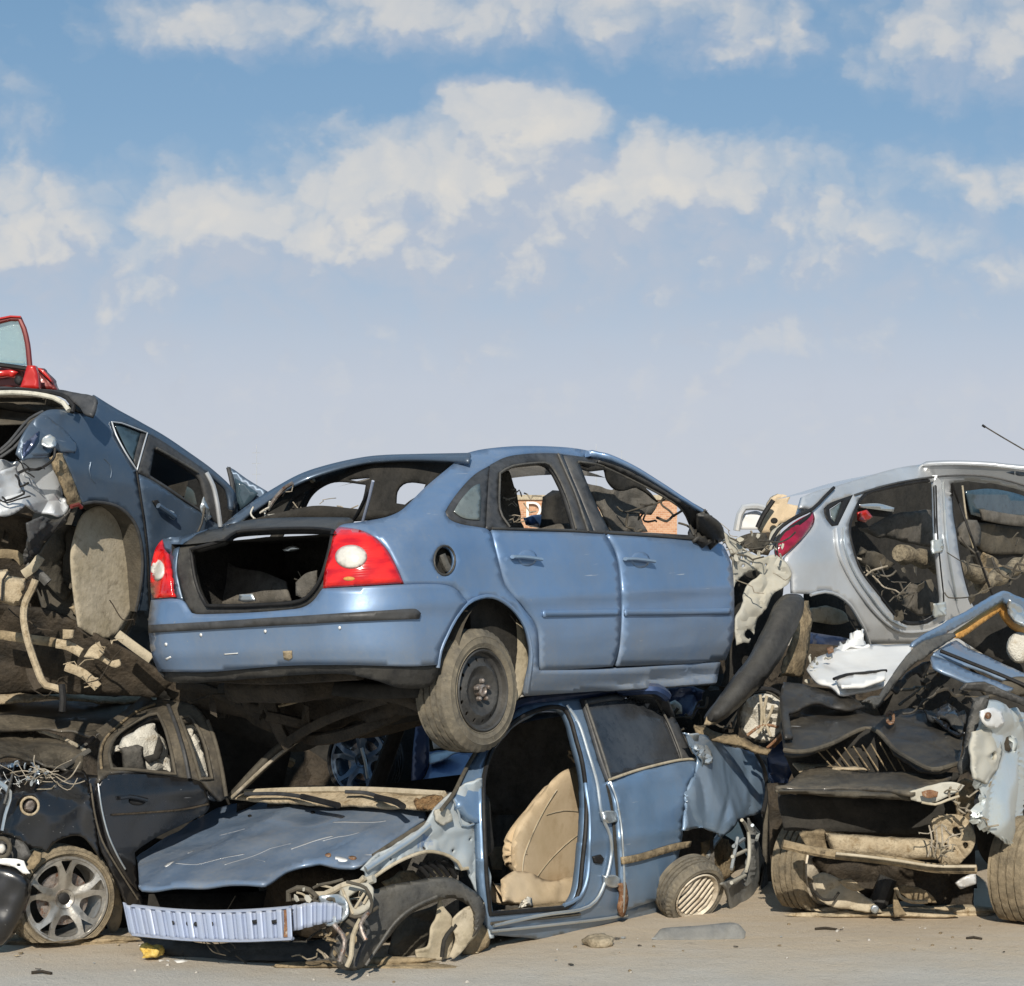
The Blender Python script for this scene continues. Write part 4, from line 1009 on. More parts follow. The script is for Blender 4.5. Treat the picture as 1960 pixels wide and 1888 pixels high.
# scuttle + wipers
panel('scuttle', r, M['tan'], [(440,1528),(467,1519),(522,1511),(644,1509),(781,1515),(851,1520),(868,1530),(839,1541),(815,1546),(705,1539),(553,1534),(470,1528)], off(B.plane((2.05, 0, 1.0), (.35, 0, 1)), 0), th=.02, res=9, disp=dents(.015, 5))
panel('leaf_litter', r, M['brown'], [(790,1530),(805,1522),(825,1520),(848,1524),(842,1536),(820,1542),(795,1540)], off(B.plane((2.05, 0, 1.02), (.35, 0, 1)), -.04), th=.02, res=5, disp=crumple(.03, 14, 2))
SCP = off(B.plane((2.08, 0, 1.02), (.3, 0, 1)), -.03)
for k in ((470,1520,540,1520,596,1529,648,1542),(662,1516,700,1518,738,1530,772,1544)):
    wp = tube('wiper_arm', r, M['trim'], [(k[0],k[1]),(k[2],k[3]),(k[4],k[5]),(k[6],k[7])], .011, SCP, sharp=80)
    tube('wiper_blade', wp, M['black'], [(k[4]-18,k[5]-4),(k[4]+20,k[5]+5),(k[6],k[7])], .014, off(SCP, -.03), flatten=(.03,.03))
tube('cowl_bar', r, M['liner'], [(470,1517),(560,1513),(700,1512),(850,1520)], .018, off(SCP, .10))
# A pillars
panel('windscreen_pillar', r, M['linerdk'], [(437,1530),(452,1527),(545,1444),(652,1376),(700,1348),(690,1338),(635,1366),(530,1434)], B.plane((2.1, -.66, 1.0), (.15, .9, -.45)), th=.03, res=8)
tube('pillar_seal', r, M['wiret'], [(442,1528),(540,1440),(645,1372)], .010, off(B.plane((2.1, -.66, 1.0), (.15, .9, -.45)), -.03))
panel('windscreen_pillar', r, M['blue_low'], [(866,1526),(880,1500),(903,1457),(930,1424),(948,1418),(938,1440),(924,1470),(922,1498),(922,1545),(918,1575),(895,1560)], B.side(-.01), th=.05, res=7, disp=crumple(.010, 5, 3))
tube('windscreen_seal', r, M['linerdk'], [(845,1550),(868,1520),(890,1476),(912,1438),(955,1380),(980,1356)], .011, B.side(.02), sharp=70)
# roof, far side, cabin
mk('roof', *sheetgrid(B, lambda u, v: (.1+1.3*u, -.62+1.22*v, 1.40-.05*(2*v-1)**2-.03*(2*u-1)**2+.02*noise.noise(Vector((u*4, v*4, 0))))), M['slate'], r)
tube('roof_rail', r, M['navy'], [(930,1424),(950,1385),(985,1352),(1040,1338),(1112,1330),(1195,1322),(1256,1319),(1275,1333)], .035, B.side(-.02), sharp=80)  # roof in slate and rail in navy: shade painted onto light blue bodywork
ltube('windscreen_header', r, M['under'], B, [(1.45,-.55,1.36),(1.5,0,1.39),(1.45,.55,1.36)], .035)
V = [B.M @ Vector(p) for p in [(-.9,-.80,.35),(-.9,-.78,.95),(.4,-.84,.93),(2.2,-.84,.9),(2.3,-.86,.2),(.4,-.86,.2)]]
mk('far_side', V, [tuple(range(len(V)))], M['dark'], r)
panel('far_window_shade', r, M['cloth'], [(905,1500),(960,1385),(1060,1345),(1170,1335),(1260,1340),(1330,1450),(1320,1560),(905,1560)], flat(11.3), th=.02, res=24)  # dark grey sheet added across the far windows for the cabin's gloom
well('cabin_trim', r, M['cloth'], B, -.3, 2.15, -.74, .74, .22, .78, open_='topleft')
lbox('dashboard', r, M['dark'], B, (1.75, 2.15, -.7, .7, .62, .98), .08, rough=.02)
for (p, n) in (((.2,-.8,.9),(.05,-.62,1.38)), ((1.05,-.84,.9),(1.0,-.64,1.38))): ltube('far_pillar', r, M['dark'], B, [p, n], .05)
# seats (tan)
def seat_pl(y): return B.plane((1.0, y, .8), (-.12, 1, .02))
panel('seat_back', r, M['seat'], [(1045,1508),(1060,1490),(1082,1474),(1110,1468),(1135,1475),(1140,1560),(1130,1650),(1110,1700),(1010,1700),(985,1672),(978,1640),(981,1605),(992,1575),(1015,1545)], seat_pl(.42), th=.12, res=8, bulge=.07, bw=34)
tube('seat_piping', r, M['liner'], [(1020,1690),(1050,1650),(1085,1615),(1125,1585)], .003, off(seat_pl(.42), -.075))
tube('seat_piping', r, M['liner'], [(1046,1560),(1080,1552),(1125,1556)], .003, off(seat_pl(.42), -.075))
tube('seat_piping', r, M['liner'], [(1000,1672),(1003,1640),(1022,1590),(1045,1545),(1066,1512)], .004, off(seat_pl(.42), -.075))
panel('headrest', r, M['seat'], [(1098,1428),(1108,1420),(1130,1422),(1134,1462),(1112,1466),(1098,1460)], seat_pl(.40), th=.08, res=6, bulge=.04)
panel('seat_cushion', r, M['seat'], [(958,1684),(985,1668),(1020,1672),(1050,1688),(1085,1678),(1115,1680),(1110,1728),(1060,1736),(1000,1735),(962,1726)], B.plane((1.2, .52, .5), (-.1, 1, .5)), th=.14, res=7, bulge=.05, bw=20, disp=dents(.012, 7, 5))
panel('lit_tan_patch', r, M['liner'], [(936,1622),(966,1620),(963,1650),(961,1665),(944,1664)], B.plane((1.7, -.2, .4), (0, 1, .2)), th=.01, res=8)  # tan piece in the doorway, the light on it put into its colour
panel('far_seat', r, M['cloth'], [(948,1520),(990,1500),(1010,1530),(985,1570),(972,1640),(965,1690),(936,1680),(934,1580)], B.plane((1.2, -.4, .4), (-.1, 1, .1)), th=.08, res=12, bulge=.04)
panel('rubbish_bag', r, M['airbag'], [(1003,1722),(1010,1716),(1018,1719),(1020,1733),(1006,1735)], B.plane((1.3, .66, .4), (-.1, 1, .3)), th=.05, res=5, bulge=.03)
# side frame: B pillar and sill with the door opening cut through
opening = [(925,1500),(932,1462),(945,1430),(966,1400),(993,1376),(1027,1360),(1057,1353),(1079,1357),(1092,1378),(1103,1417),(1115,1463),(1122,1524),(1121,1585),(1115,1646),(1109,1701),(1098,1728),(1085,1737),(1030,1742),(938,1750),(935,1720),(931,1677),(927,1600)]
frame = [(919,1505),(925,1465),(938,1425),(962,1390),(999,1353),(1057,1342),(1112,1337),(1124,1365),(1135,1410),(1150,1455),(1164,1492),(1175,1520),(1184,1560),(1191,1620),(1194,1700),(1192,1744),(1230,1732),(1268,1718),(1266,1738),(1256,1757),(1195,1781),(1150,1792),(1103,1797),(1075,1790),(1057,1800),(1000,1795),(941,1790),(934,1760),(926,1700),(922,1600)]
fr = panel('door_frame', r, M['blue_low'], frame, sd, [opening], th=.05, res=8, disp=crumple(.006, 5, 4))
tube('door_seal', fr, M['black'], opening, .013, B.side(.0), closed=True, sharp=60)
tube('pillar_fold', fr, M['chrome'], [(1085,1350),(1108,1385),(1126,1440),(1143,1500),(1152,1560),(1168,1600),(1170,1640),(1158,1690),(1140,1725),(1110,1742),(1040,1752),(945,1772)], .010, B.side(.012), sharp=80)
tube('pillar_fold', fr, M['blue_low'], [(1120,1500),(1128,1560),(1128,1620),(1124,1680),(1108,1718),(1080,1733)], .012, B.side(.008), sharp=80)
tube('sill_fold', fr, M['chrome'], [(940,1783),(1010,1776),(1080,1768),(1150,1760),(1200,1752)], .008, B.side(.012), sharp=80)
tube('sill_fold', fr, M['linerdk'], [(940,1768),(1010,1760),(1060,1756),(1110,1750)], .008, B.side(.006), sharp=80)
panel('sill_mud', fr, M['under2'], [(942,1756),(1000,1750),(1090,1742),(1105,1730),(1075,1726),(1000,1738),(940,1745)], B.plane((1.3, .80, .25), (0, .5, 1)), th=.02, res=7, disp=dents(.01, 8))
for (x, y) in ((1163,1566),(1168,1690)):
    panel('door_hinge', fr, M['chrome'], [(x-8,y-12),(x+12,y-14),(x+22,y-6),(x+20,y+6),(x+4,y+10),(x-6,y+4)], B.side(.03), th=.03, res=4, disp=crumple(.012, 14, x))
panel('door_latch', fr, M['black'], [(1137,1640),(1150,1636),(1157,1644),(1152,1654),(1140,1652)], B.side(.012), th=.02, res=4)
panel('check_strap', fr, M['rust'], [(1190,1693),(1202,1690),(1205,1720),(1196,1752),(1190,1756),(1186,1740),(1192,1716)], B.side(.05), th=.02, res=5, disp=crumple(.02, 10, 6))
panel('door_gap', fr, M['dark'], [(1160,1496),(1180,1510),(1190,1600),(1198,1740),(1186,1742),(1178,1640),(1172,1560)], B.side(.004), th=.01, res=8)
# rear door
dl = [(1166,1494),(1225,1474),(1301,1456),(1342,1455),(1336,1470),(1321,1507),(1311,1556),(1307,1601),(1301,1632),(1284,1693),(1269,1719),(1225,1735),(1190,1747),(1192,1700),(1190,1631),(1184,1555),(1175,1510)]
rd = panel('rear_door', r, M['blue_low'], dl, B.side(.035), th=.04, res=9, disp=dents(.012, 2.2, 7), sharp=45)
tube('door_edge', rd, M['chrome'], [(1168,1497),(1180,1530),(1189,1580),(1193,1640),(1195,1700),(1192,1746)], .007, B.side(.045), sharp=80)
tube('belt_seal', rd, M['liner'], [(1166,1493),(1225,1473),(1301,1455),(1342,1454)], .008, B.side(.045))
panel('door_moulding', rd, M['under2'], [(1193,1641),(1230,1634),(1290,1616),(1325,1610),(1322,1621),(1272,1635),(1235,1646),(1194,1655)], B.side(.06), th=.02, res=6)
wf = panel('window_frame', rd, M['trim'], [(1115,1338),(1195,1327),(1256,1324),(1272,1336),(1296,1382),(1327,1446),(1342,1455),(1300,1457),(1225,1474),(1166,1494),(1150,1450),(1132,1390)], B.side(.03), [[(1126,1348),(1190,1337),(1240,1332),(1256,1340),(1276,1380),(1296,1430),(1303,1452),(1225,1470),(1170,1487),(1152,1440)]], th=.03, res=8)
tube('window_seal', wf, M['plastic_l'], [(1120,1342),(1138,1395),(1156,1450),(1168,1491)], .009, B.side(.045), sharp=80)
tube('window_seal', wf, M['plastic_l'], [(1255,1338),(1280,1385),(1302,1440),(1306,1455)], .007, B.side(.045), sharp=80)
panel('window_glass', rd, M['glass_dk'], [(1124,1346),(1190,1335),(1242,1330),(1258,1338),(1278,1380),(1298,1430),(1305,1454),(1225,1472),(1168,1489),(1150,1440)], B.side(.02), th=.006, res=10)
# crumpled rear quarter
qp = [(1314,1402),(1353,1404),(1380,1414),(1408,1423),(1451,1436),(1466,1450),(1474,1475),(1474,1509),(1466,1548),(1439,1567),(1414,1573),(1400,1590),(1387,1603),(1353,1591),(1307,1590),(1310,1556),(1318,1539),(1322,1506),(1340,1463),(1330,1440)]
panel('rear_quarter', r, M['blue_hi'], qp, B.plane((-.3, .84, .8), (-.22, 1, .10)), th=.015, res=5, disp=crumple(.075, 1.9, 27, 1.2), sharp=55, bulge=.035, bw=24)
panel('torn_flange', r, M['chrome'], [(1318,1404),(1345,1410),(1360,1432),(1364,1455),(1350,1468),(1338,1448),(1326,1425)], B.plane((-.1, .90, .8), (-.15, 1, .1)), th=.012, res=5, disp=crumple(.06, 9, 2), sharp=60)
tube('boot_edge', r, M['silver'], [(1451,1434),(1468,1452),(1476,1480),(1479,1515),(1474,1550),(1464,1562)], .028, B.plane((-.75, .78, .8), (-.3, 1, 0)), flatten=(.05,.04), sharp=80)
tube('boot_seal', r, M['black'], [(1446,1440),(1462,1470),(1468,1515),(1460,1556)], .014, B.plane((-.7, .83, .8), (-.3, 1, 0)), sharp=80)
panel('boot_lining', r, M['dark'], [(1440,1560),(1470,1540),(1485,1580),(1480,1640),(1460,1650),(1445,1600)], B.plane((-.8, .6, .5), (-.3, 1, 0)), th=.02, res=8, disp=dents(.02, 5))
tube('loose_hoop', r, M['plastic'], [(1470,1545),(1486,1580),(1488,1615),(1476,1640),(1458,1645)], .008, B.plane((-.85, .7, .6), (-.3, 1, 0)), sharp=80)
# rear arch: wheel, liner, hanging bumper corner
wc = W(1334, 1716, 10.2)
wheel(r, wc, (.50, -.76, -.40), Rr=.205, w=.15, rim=.145, style='slat', mats=(M['tyre'], M['rimlight']))
panel('arch_liner', r, M['under2'], [(1347,1612),(1370,1604),(1396,1608),(1408,1640),(1406,1668),(1390,1687),(1366,1678),(1352,1650)], B.plane((-.35, .70, .4), (-.2, 1, 0)), th=.02, res=6, disp=crumple(.04, 6, 8))
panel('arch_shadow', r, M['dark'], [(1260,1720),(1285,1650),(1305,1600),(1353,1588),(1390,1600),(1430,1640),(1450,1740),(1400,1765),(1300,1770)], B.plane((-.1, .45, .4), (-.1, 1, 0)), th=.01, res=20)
tube('damper', r, M['chrome'], [(1352,1640),(1366,1615),(1384,1592)], .02, off(B.plane((-.1, .72, .4), (-.1, 1, 0)), 0))
panel('bumper_corner', r, M['sillgrey'], [(1434,1566),(1448,1592),(1458,1625),(1467,1655),(1464,1692),(1456,1712),(1448,1726),(1445,1752),(1428,1770),(1410,1755),(1398,1722),(1386,1700),(1378,1690),(1400,1684),(1426,1668),(1433,1640),(1438,1600)], B.plane((-.75, .82, .4), (-.35, 1, 0)), th=.012, res=6, disp=crumple(.035, 5, 31), bulge=.03, bw=14, sharp=55)
panel('bumper_corner', r, M['plastic'], [(1466,1650),(1470,1690),(1462,1712),(1450,1740),(1447,1728),(1458,1695)], B.plane((-.85, .80, .4), (-.35, 1, 0)), th=.012, res=5)
for k, p in enumerate(([(1420,1570),(1432,1590),(1434,1640),(1428,1668)], [(1404,1620),(1424,1606)], [(1402,1640),(1428,1628)], [(1412,1604),(1400,1664)], [(1400,1690),(1426,1676)], [(1440,1580),(1452,1594),(1448,1608)])):
    tube('bumper_bracket', r, M['chrome'] if k % 2 else M['primer2'], p, .012, off(B.plane((-.72, .86, .4), (-.35, 1, 0)), -.01*k), flatten=(.02,.02), sharp=80)
panel('splash_flap', r, M['white'], [(1378,1722),(1392,1742),(1402,1752),(1398,1762),(1382,1762)], B.plane((-.3, .85, .4), (-.2, 1, 0)), th=.006, res=6, disp=crumple(.02, 9, 2))
# inner wing with arch, front left
iw = [(822,1560),(828,1548),(845,1534),(866,1518),(892,1500),(917,1490),(922,1510),(926,1547),(930,1600),(937,1650),(939,1712),(943,1760),(945,1796),(938,1796),(932,1760),(926,1722),(915,1705),(901,1668),(896,1662),(890,1667),(880,1664),(876,1650),(862,1640),(838,1632),(812,1632),(790,1637),(774,1645),(741,1663),(711,1684),(702,1686),(698,1671),(690,1665),(700,1652),(713,1641),(749,1621),(787,1600),(812,1584)]
IW = B.plane((2.3, .78, .8), (.16, 1, .06))
inw = panel('inner_wing', r, M['primer'], iw, IW, [ell(816,1624,3.4,3.6,8), ell(747,1645,3,3.2,8), ell(873,1629,3,3.6,8), ell(921,1630,3.5,7,8), ell(926,1673,3.5,7,8), ell(905,1607,2.4,3,8), ell(884,1542,3,3,8), ell(900,1575,2.5,3,8)], th=.015, res=5, disp=crumple(.05, 5.5, 41), sharp=55)
tube('wing_flange', inw, M['chrome'], [(700,1664),(745,1634),(790,1604),(822,1578)], .012, off(IW, -.03), flatten=(.03,.02))
tube('wing_flange', inw, M['linerdk'], [(715,1640),(752,1616),(790,1592),(818,1576)], .014, off(IW, .04), flatten=(.03,.02))
tube('arch_edge', inw, M['liner'], [(711,1683),(741,1662),(774,1644),(812,1631),(838,1632),(862,1640),(876,1650),(884,1664),(896,1662)], .009, off(IW, -.015), sharp=80)
panel('hinge_plate', inw, M['primer2'], [(832,1552),(848,1546),(862,1552),(866,1572),(850,1580),(836,1572)], off(IW, -.05), th=.02, res=5, disp=crumple(.02, 12, 4))
tube('crease', inw, M['chrome'], [(868,1530),(878,1556),(884,1580),(906,1578),(918,1560)], .006, off(IW, -.02), sharp=90)
tube('crease', inw, M['chrome'], [(930,1640),(934,1700),(940,1760)], .006, off(IW, -.02), sharp=90)
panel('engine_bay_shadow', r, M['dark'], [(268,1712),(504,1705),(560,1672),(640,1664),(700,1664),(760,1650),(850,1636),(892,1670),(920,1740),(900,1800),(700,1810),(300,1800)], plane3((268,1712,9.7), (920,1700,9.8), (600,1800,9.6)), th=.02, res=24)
# arch interior: gills, springs
for k in range(6):
    tube('arch_gill', r, M['black'], [(790+k*14,1654-k*1.5),(806+k*14,1662),(820+k*13,1678)], .009, off(IW, .10), flatten=(.02,.01), sharp=90)
panel('arch_mud', r, M['liner'], [(820,1660),(850,1662),(872,1684),(880,1700),(846,1696),(826,1684)], off(IW, .16), th=.02, res=6, disp=crumple(.04, 8, 3))
panel('suspension_turret', r, M['under2'], [(740,1690),(770,1672),(800,1668),(815,1688),(790,1700),(750,1704)], off(IW, .25), th=.02, res=7, disp=crumple(.05, 7, 9))
# the black arched wheel arch lining that hangs at the front
LP_ = plane3((640, 1855, 8.50), (926, 1722, 8.95), (760, 1690, 8.68))
al = [(690,1716),(705,1707),(751,1691),(797,1683),(842,1677),(873,1683),(903,1703),(925,1724),(929,1750),(916,1784),(900,1802),(905,1770),(898,1738),(873,1721),(850,1722),(836,1727),(797,1745),(766,1770),(750,1790),(736,1806),(705,1843),(687,1858),(668,1860),(653,1856),(629,1841),(630,1822),(640,1795),(653,1770),(668,1745)]
panel('hanging_arch_lining', r, M['plastic_l'], al, LP_, th=.01, res=6, disp=crumple(.010, 4, 12), bulge=.055, bw=16, sharp=50)
tube('lining_edge', r, M['plastic_l'], [(700,1848),(728,1806),(756,1766),(790,1738),(836,1716)], .008, off(LP_, -.09), sharp=90)
tube('lining_edge', r, M['trim'], [(674,1742),(700,1765),(704,1790),(690,1820),(680,1850)], .010, off(LP_, -.10), sharp=90)
panel('torn_liner', r, M['liner'], [(842,1716),(852,1738),(866,1760),(870,1800),(866,1834),(838,1842),(803,1838),(800,1822),(822,1812),(826,1780),(838,1748)], off(LP_, .05), th=.01, res=6, disp=crumple(.05, 6, 17), sharp=60)
panel('torn_liner', r, M['liner'], [(927,1728),(926,1756),(914,1786),(895,1812),(870,1836),(862,1832),(874,1800),(868,1764),(886,1742),(908,1732)], off(LP_, -.02), th=.01, res=6, disp=crumple(.03, 6, 18), sharp=60)
panel('torn_liner', r, M['linerdk'], [(760,1780),(790,1752),(838,1730),(826,1780),(818,1810),(800,1830),(770,1836),(745,1826)], off(LP_, .25), th=.01, res=8, disp=crumple(.07, 5, 19))
panel('torn_liner', r, M['under2'], [(900,1790),(925,1770),(942,1785),(938,1812),(915,1826),(890,1830)], off(LP_, .12), th=.02, res=7, disp=crumple(.03, 6, 20))
tube('liner_rip', r, M['dark'], [(846,1832),(850,1800),(862,1782),(872,1770)], .012, off(LP_, .0), sharp=90)
# front: bare bumper beam, lamp frame, hoses
def ribs(vx, vy, co):
    k = .5+.5*np.tanh(5*np.sin(vx/19.0*2*np.pi))
    co = co.copy(); co[:, 1] -= .016*k
    return co
BP = plane3((240, 1760, 8.85), (560, 1765, 8.42), (400, 1700, 8.66))
bm_holes = [ell(x, y, 3.2, 4.6, 8) for x, y in ((268,1758),(330,1767),(359,1768),(374,1769),(405,1769))]+[[(482,1762),(493,1760),(495,1768),(484,1769)], [(519,1762),(530,1760),(532,1767),(521,1769)]]
def ribw(px, py, co):
    ph = px/19.0*2*np.pi; k = .5+.5*np.tanh(4*np.sin(ph))
    co = co.copy(); co[:, 1] -= .020*k; return co
beam = strip('bumper_beam', r, M['beam'], [(236,1727),(252,1733),(290,1737),(330,1741),(397,1745),(458,1744),(510,1741),(558,1737)], [(248,1786),(262,1790),(290,1792),(320,1795),(366,1798),(458,1801),(520,1799),(561,1797)], BP, nu=230, nv=8, wdisp=ribw)
for h_ in bm_holes: panel('beam_hole', beam, M['black'], h_, off(BP, -.024), th=.002, res=3)
tube('beam_flange', beam, M['beam'], [(254,1734),(330,1742),(397,1745),(458,1744),(510,1741),(556,1737)], .010, off(BP, -.01), flatten=(.015,.03))
tube('beam_flange', beam, M['beam'], [(256,1789),(305,1794),(366,1799),(458,1801),(520,1799),(560,1797)], .010, off(BP, -.01), flatten=(.015,.03))
tube('beam_end', beam, M['rust'], [(547,1742),(548,1768),(547,1794)], .008, off(BP, -.02), flatten=(.02,.01))
BP2 = off(BP, .05)
strip('bumper_beam_end', r, M['beam'], [(560,1733),(600,1727),(640,1728),(655,1733)], [(562,1782),(585,1776),(622,1766),(654,1760)], BP2, nu=90, nv=6, wdisp=ribw)
panel('crash_box', r, M['chrome'], [(606,1716),(640,1712),(660,1722),(668,1750),(652,1768),(630,1772),(612,1756)], off(BP2, .02), th=.01, res=5, disp=crumple(.05, 9, 5), sharp=60)
lf = panel('lamp_frame', r, M['primer2'], [(648,1712),(656,1700),(684,1692),(706,1690),(716,1704),(712,1730),(702,1744),(684,1752),(668,1746),(656,1730)], off(BP2, .10), [[(668,1716),(682,1706),(700,1706),(704,1720),(694,1734),(678,1738),(670,1728)]], th=.02, res=5, disp=crumple(.03, 8, 6))
for p in ([(700,1706),(690,1722),(680,1738)], [(706,1712),(696,1730)], [(655,1702),(668,1735),(676,1750)]): tube('lamp_bracket', r, M['liner'], p, .007, off(BP2, .08))
tube('radiator_hose', r, M['linerdk'], [(553,1726),(552,1708),(570,1700),(592,1704),(606,1716),(596,1730),(570,1738),(545,1740),(535,1756)], .014, off(BP2, .10), sharp=100)
tube('hose', r, M['liner'], [(595,1712),(622,1712),(640,1704),(660,1694),(690,1688),(698,1680)], .016, off(BP2, .12), sharp=100)
tube('hose', r, M['linerdk'], [(612,1722),(640,1722),(650,1740),(664,1762),(690,1780)], .012, off(BP2, .05), sharp=100)
for k, p in enumerate(([(664,1688),(700,1700),(712,1730),(704,1756)], [(650,1745),(680,1756),(706,1748),(724,1736)], [(560,1722),(600,1724),(628,1738),(640,1766)], [(618,1780),(640,1812),(656,1846)], [(600,1700),(612,1694),(634,1690),(656,1684)])):
    tube('hose', r, M['wire' if k % 2 else 'linerdk'], p, .008, off(BP2, .02+.03*k), sharp=100)
tube('slam_panel', r, M['primer2'], [(640,1706),(665,1698),(700,1688),(716,1682)], .02, off(BP2, .16), flatten=(.04,.04))
wires('cable', r, M['wiret'], (600,1745,668,1840), 8.62, 7, r=.004, seed=41, L=(30, 70), spread=.05, droop=10)
wires('cable', r, M['liner'], (560,1700,700,1760), 8.66, 5, r=.005, seed=43, L=(30, 80), spread=.1, droop=14)
wires('cable', r, M['wire'], (330,1800,640,1838), 9.0, 9, r=.004, seed=44, L=(60, 150), spread=.3, droop=10)
for k, p in enumerate(([(690,1760),(676,1790),(672,1830),(664,1850)], [(640,1770),(660,1800),(650,1840)], [(706,1745),(690,1770),(700,1800)])):
    tube('hanging_cable', r, M['steel_rust'] if k else M['liner'], p, .012, off(BP2, -.02), sharp=100)
shards('torn_scrap', r, M['under2'], (610,1770,700,1845), 8.45, 16, size=(6, 18), seed=45, spread=.06)
shards('torn_scrap', r, M['primer2'], (560,1700,720,1760), 8.5, 14, size=(6, 16), seed=46, spread=.06)
panel('undertray', r, M['plastic'], [(262,1790),(400,1800),(560,1798),(640,1790),(660,1830),(560,1838),(400,1836),(300,1820)], plane3((262,1790,9.1), (640,1800,8.8), (400,1836,8.9)), th=.01, res=14, disp=crumple(.05, 4, 7))
lbox('engine_block', r, M['under'], B, (2.1, 2.5, -.35, .35, .25, .60), .06, rough=.06)
# ---------------- dark blue car seen through the lower windscreen
C_ = Car('blue_car', 'deep blue wreck glimpsed through the windscreen opening of the bottom saloon', 'car', (-.6, 13.2, .35), (0, 0, R(200)), None, group='scrapped cars in the pile')
r2 = C_.root
panel('wing_panel', r2, M['deepblue'], [(785,1520),(800,1498),(815,1478),(822,1452),(818,1438),(840,1436),(905,1440),(925,1440),(905,1480),(870,1522)], plane3((785,1520,12.0), (905,1440,12.6), (822,1438,12.7)), th=.02, res=8, disp=crumple(.05, 3, 9))
panel('wing_lip', r2, M['silver'], [(818,1440),(838,1434),(880,1438),(850,1450),(822,1456)], plane3((785,1520,11.9), (905,1440,12.5), (822,1438,12.6)), th=.01, res=6, disp=crumple(.03, 8, 3))
panel('door_post', r2, M['navy'], [(797,1372),(818,1372),(822,1440),(815,1478),(800,1498),(787,1505),(790,1440)], flat(12.2), th=.03, res=9, disp=dents(.02, 3))
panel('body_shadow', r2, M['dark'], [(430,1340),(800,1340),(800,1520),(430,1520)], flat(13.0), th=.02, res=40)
panel('white_scrap', r2, M['white'], [(826,1414),(834,1410),(850,1424),(848,1432),(830,1434)], flat(12.1), th=.01, res=5)
panel('inner_panel', r2, M['slate'], [(640,1480),(665,1420),(690,1395),(740,1380),(765,1395),(760,1440),(740,1480),(700,1500),(660,1500)], flat(12.6), th=.02, res=10, disp=crumple(.08, 3, 2))
wheel(r2, W(688, 1456, 12.4), (-.5, -.85, .05), Rr=.29, w=.15, rim=.235, style='alloy', mats=(M['black'], M['slate']))
tube('strut', r2, M['silver'], [(757,1370),(740,1420),(712,1515)], .018, flat(11.9))
tube('strut', r2, M['chrome'], [(692,1432),(700,1462),(704,1490)], .012, flat(12.2))

# ---------------- loose bits on the ground
sp_ = panel('sill_cover', None, M['sillgrey'], [(1268,1777),(1345,1771),(1406,1766),(1428,1784),(1425,1797),(1380,1800),(1300,1803),(1245,1803),(1256,1788)], plane3((1243,1804,9.40), (1425,1797,9.47), (1345,1768,9.50)), th=.09, res=8, disp=dents(.006, 4))
recenter(sp_); tag(sp_, 'long grey plastic sill strip lying on the ground by the bent rear wheel', 'car part')
c = gP(1145, 1812); st = rock('stone', (c.x, c.y, .02), (.085, .07, .045), M['stone'], 3); recenter(st); tag(st, 'flat brown stone lying under the sill of the bottom blue saloon', 'stone')
c = gP(291, 1836); st = rock('sponge', (c.x, c.y, .03), (.055, .05, .045), M['yellow'], 9, am=.7); recenter(st); tag(st, 'crumpled yellow lump on the ground under the bumper beam', 'litter')
wh = panel('plastic_scrap', None, M['white'], [(303,1836),(330,1834),(352,1835),(361,1839),(345,1842),(305,1842)], plane3((303,1842,8.86), (361,1841,8.86), (330,1834,8.98)), th=.006, res=5, disp=crumple(.01, 20, 3))
recenter(wh); tag(wh, 'flat white plastic strip beside the yellow lump on the ground', 'litter')
# ------------------------------------------------------------ upper left hatchback, tail toward the camera, nose dipping
def origin_for(lp, wp, rot):
    return Vector(wp)-Euler(rot, 'XYZ').to_matrix() @ Vector(lp)
rot = (R(4), R(8), R(57))
HW = [(.1, .80), (.3, .87), (.5, .90), (.8, .895), (.95, .87), (1.05, .82), (1.25, .73), (1.4, .66), (1.47, .62), (1.6, .54)]
D = Car('slate_hatchback', 'slate blue hatchback with torn tail and empty rear wheel arch, upper left of the pile', 'car',
        origin_for((0, -.86, .32), W(200, 1088, 9.75), rot), rot,
        shell(1.0, HW, [(.1, -.7), (.5, -.82), (.9, -.78), (1.1, -.70), (1.35, -.5), (1.5, -.35)], [(.1, 3.3), (.8, 3.2), (.95, 2.6), (1.2, 2.2), (1.46, 1.8), (1.6, 1.6)], rad=.3, bow=.02, top=1.75), group='scrapped cars in the pile')
r = D.root
DS = D.side()
rail = [(179,756),(217,779),(271,809),(325,841),(380,879),(412,903),(439,928),(452,950),(449,978)]
dq = [(89,786),(112,784),(136,787),(176,796),(184,770)]+rail+[(441,975),(438,950),(428,930),(395,903),(380,897),(330,862),(285,831),(262,902),(264,925),(268,945),(273,975),(278,1010),(283,1055),(287,1140),(290,1233),(296,1280),(306,1310),(280,1290),(250,1262),(224,1243),(240,1215),(257,1180),(268,1130),(273,1080),(269,1035),(262,1010),(250,990),(232,974),(211,965),(180,960),(155,966),(137,915),(117,864),(104,858),(95,872),(62,874),(42,880),(30,868),(38,842),(52,818),(68,800)]
qw = [(214,808),(232,810),(282,829),(262,900),(240,866),(222,832)]
b = panel('body', r, M['slate'], dq, DS, [qw], th=.02, res=9, sharp=42, disp=dents(.004, 2, 4))
tube('window_chrome', b, M['silver'], qw, .005, D.side(.006), closed=True, sharp=60)
panel('quarter_glass', b, M['glass_b'], [(220,812),(232,814),(272,832),(258,884),(244,862)], D.side(-.01), th=.006, res=9)
panel('quarter_glass_post', b, M['trim'], [(270,830),(282,831),(264,896),(257,882)], D.side(.002), th=.006, res=7)
for e in ([(174,885),(171,900),(174,915),(182,925)], [(200,878),(211,890),(214,903),(212,915)]):
    tube('round_dent', b, M['slate'], e, .0035, D.side(.002), sharp=100)
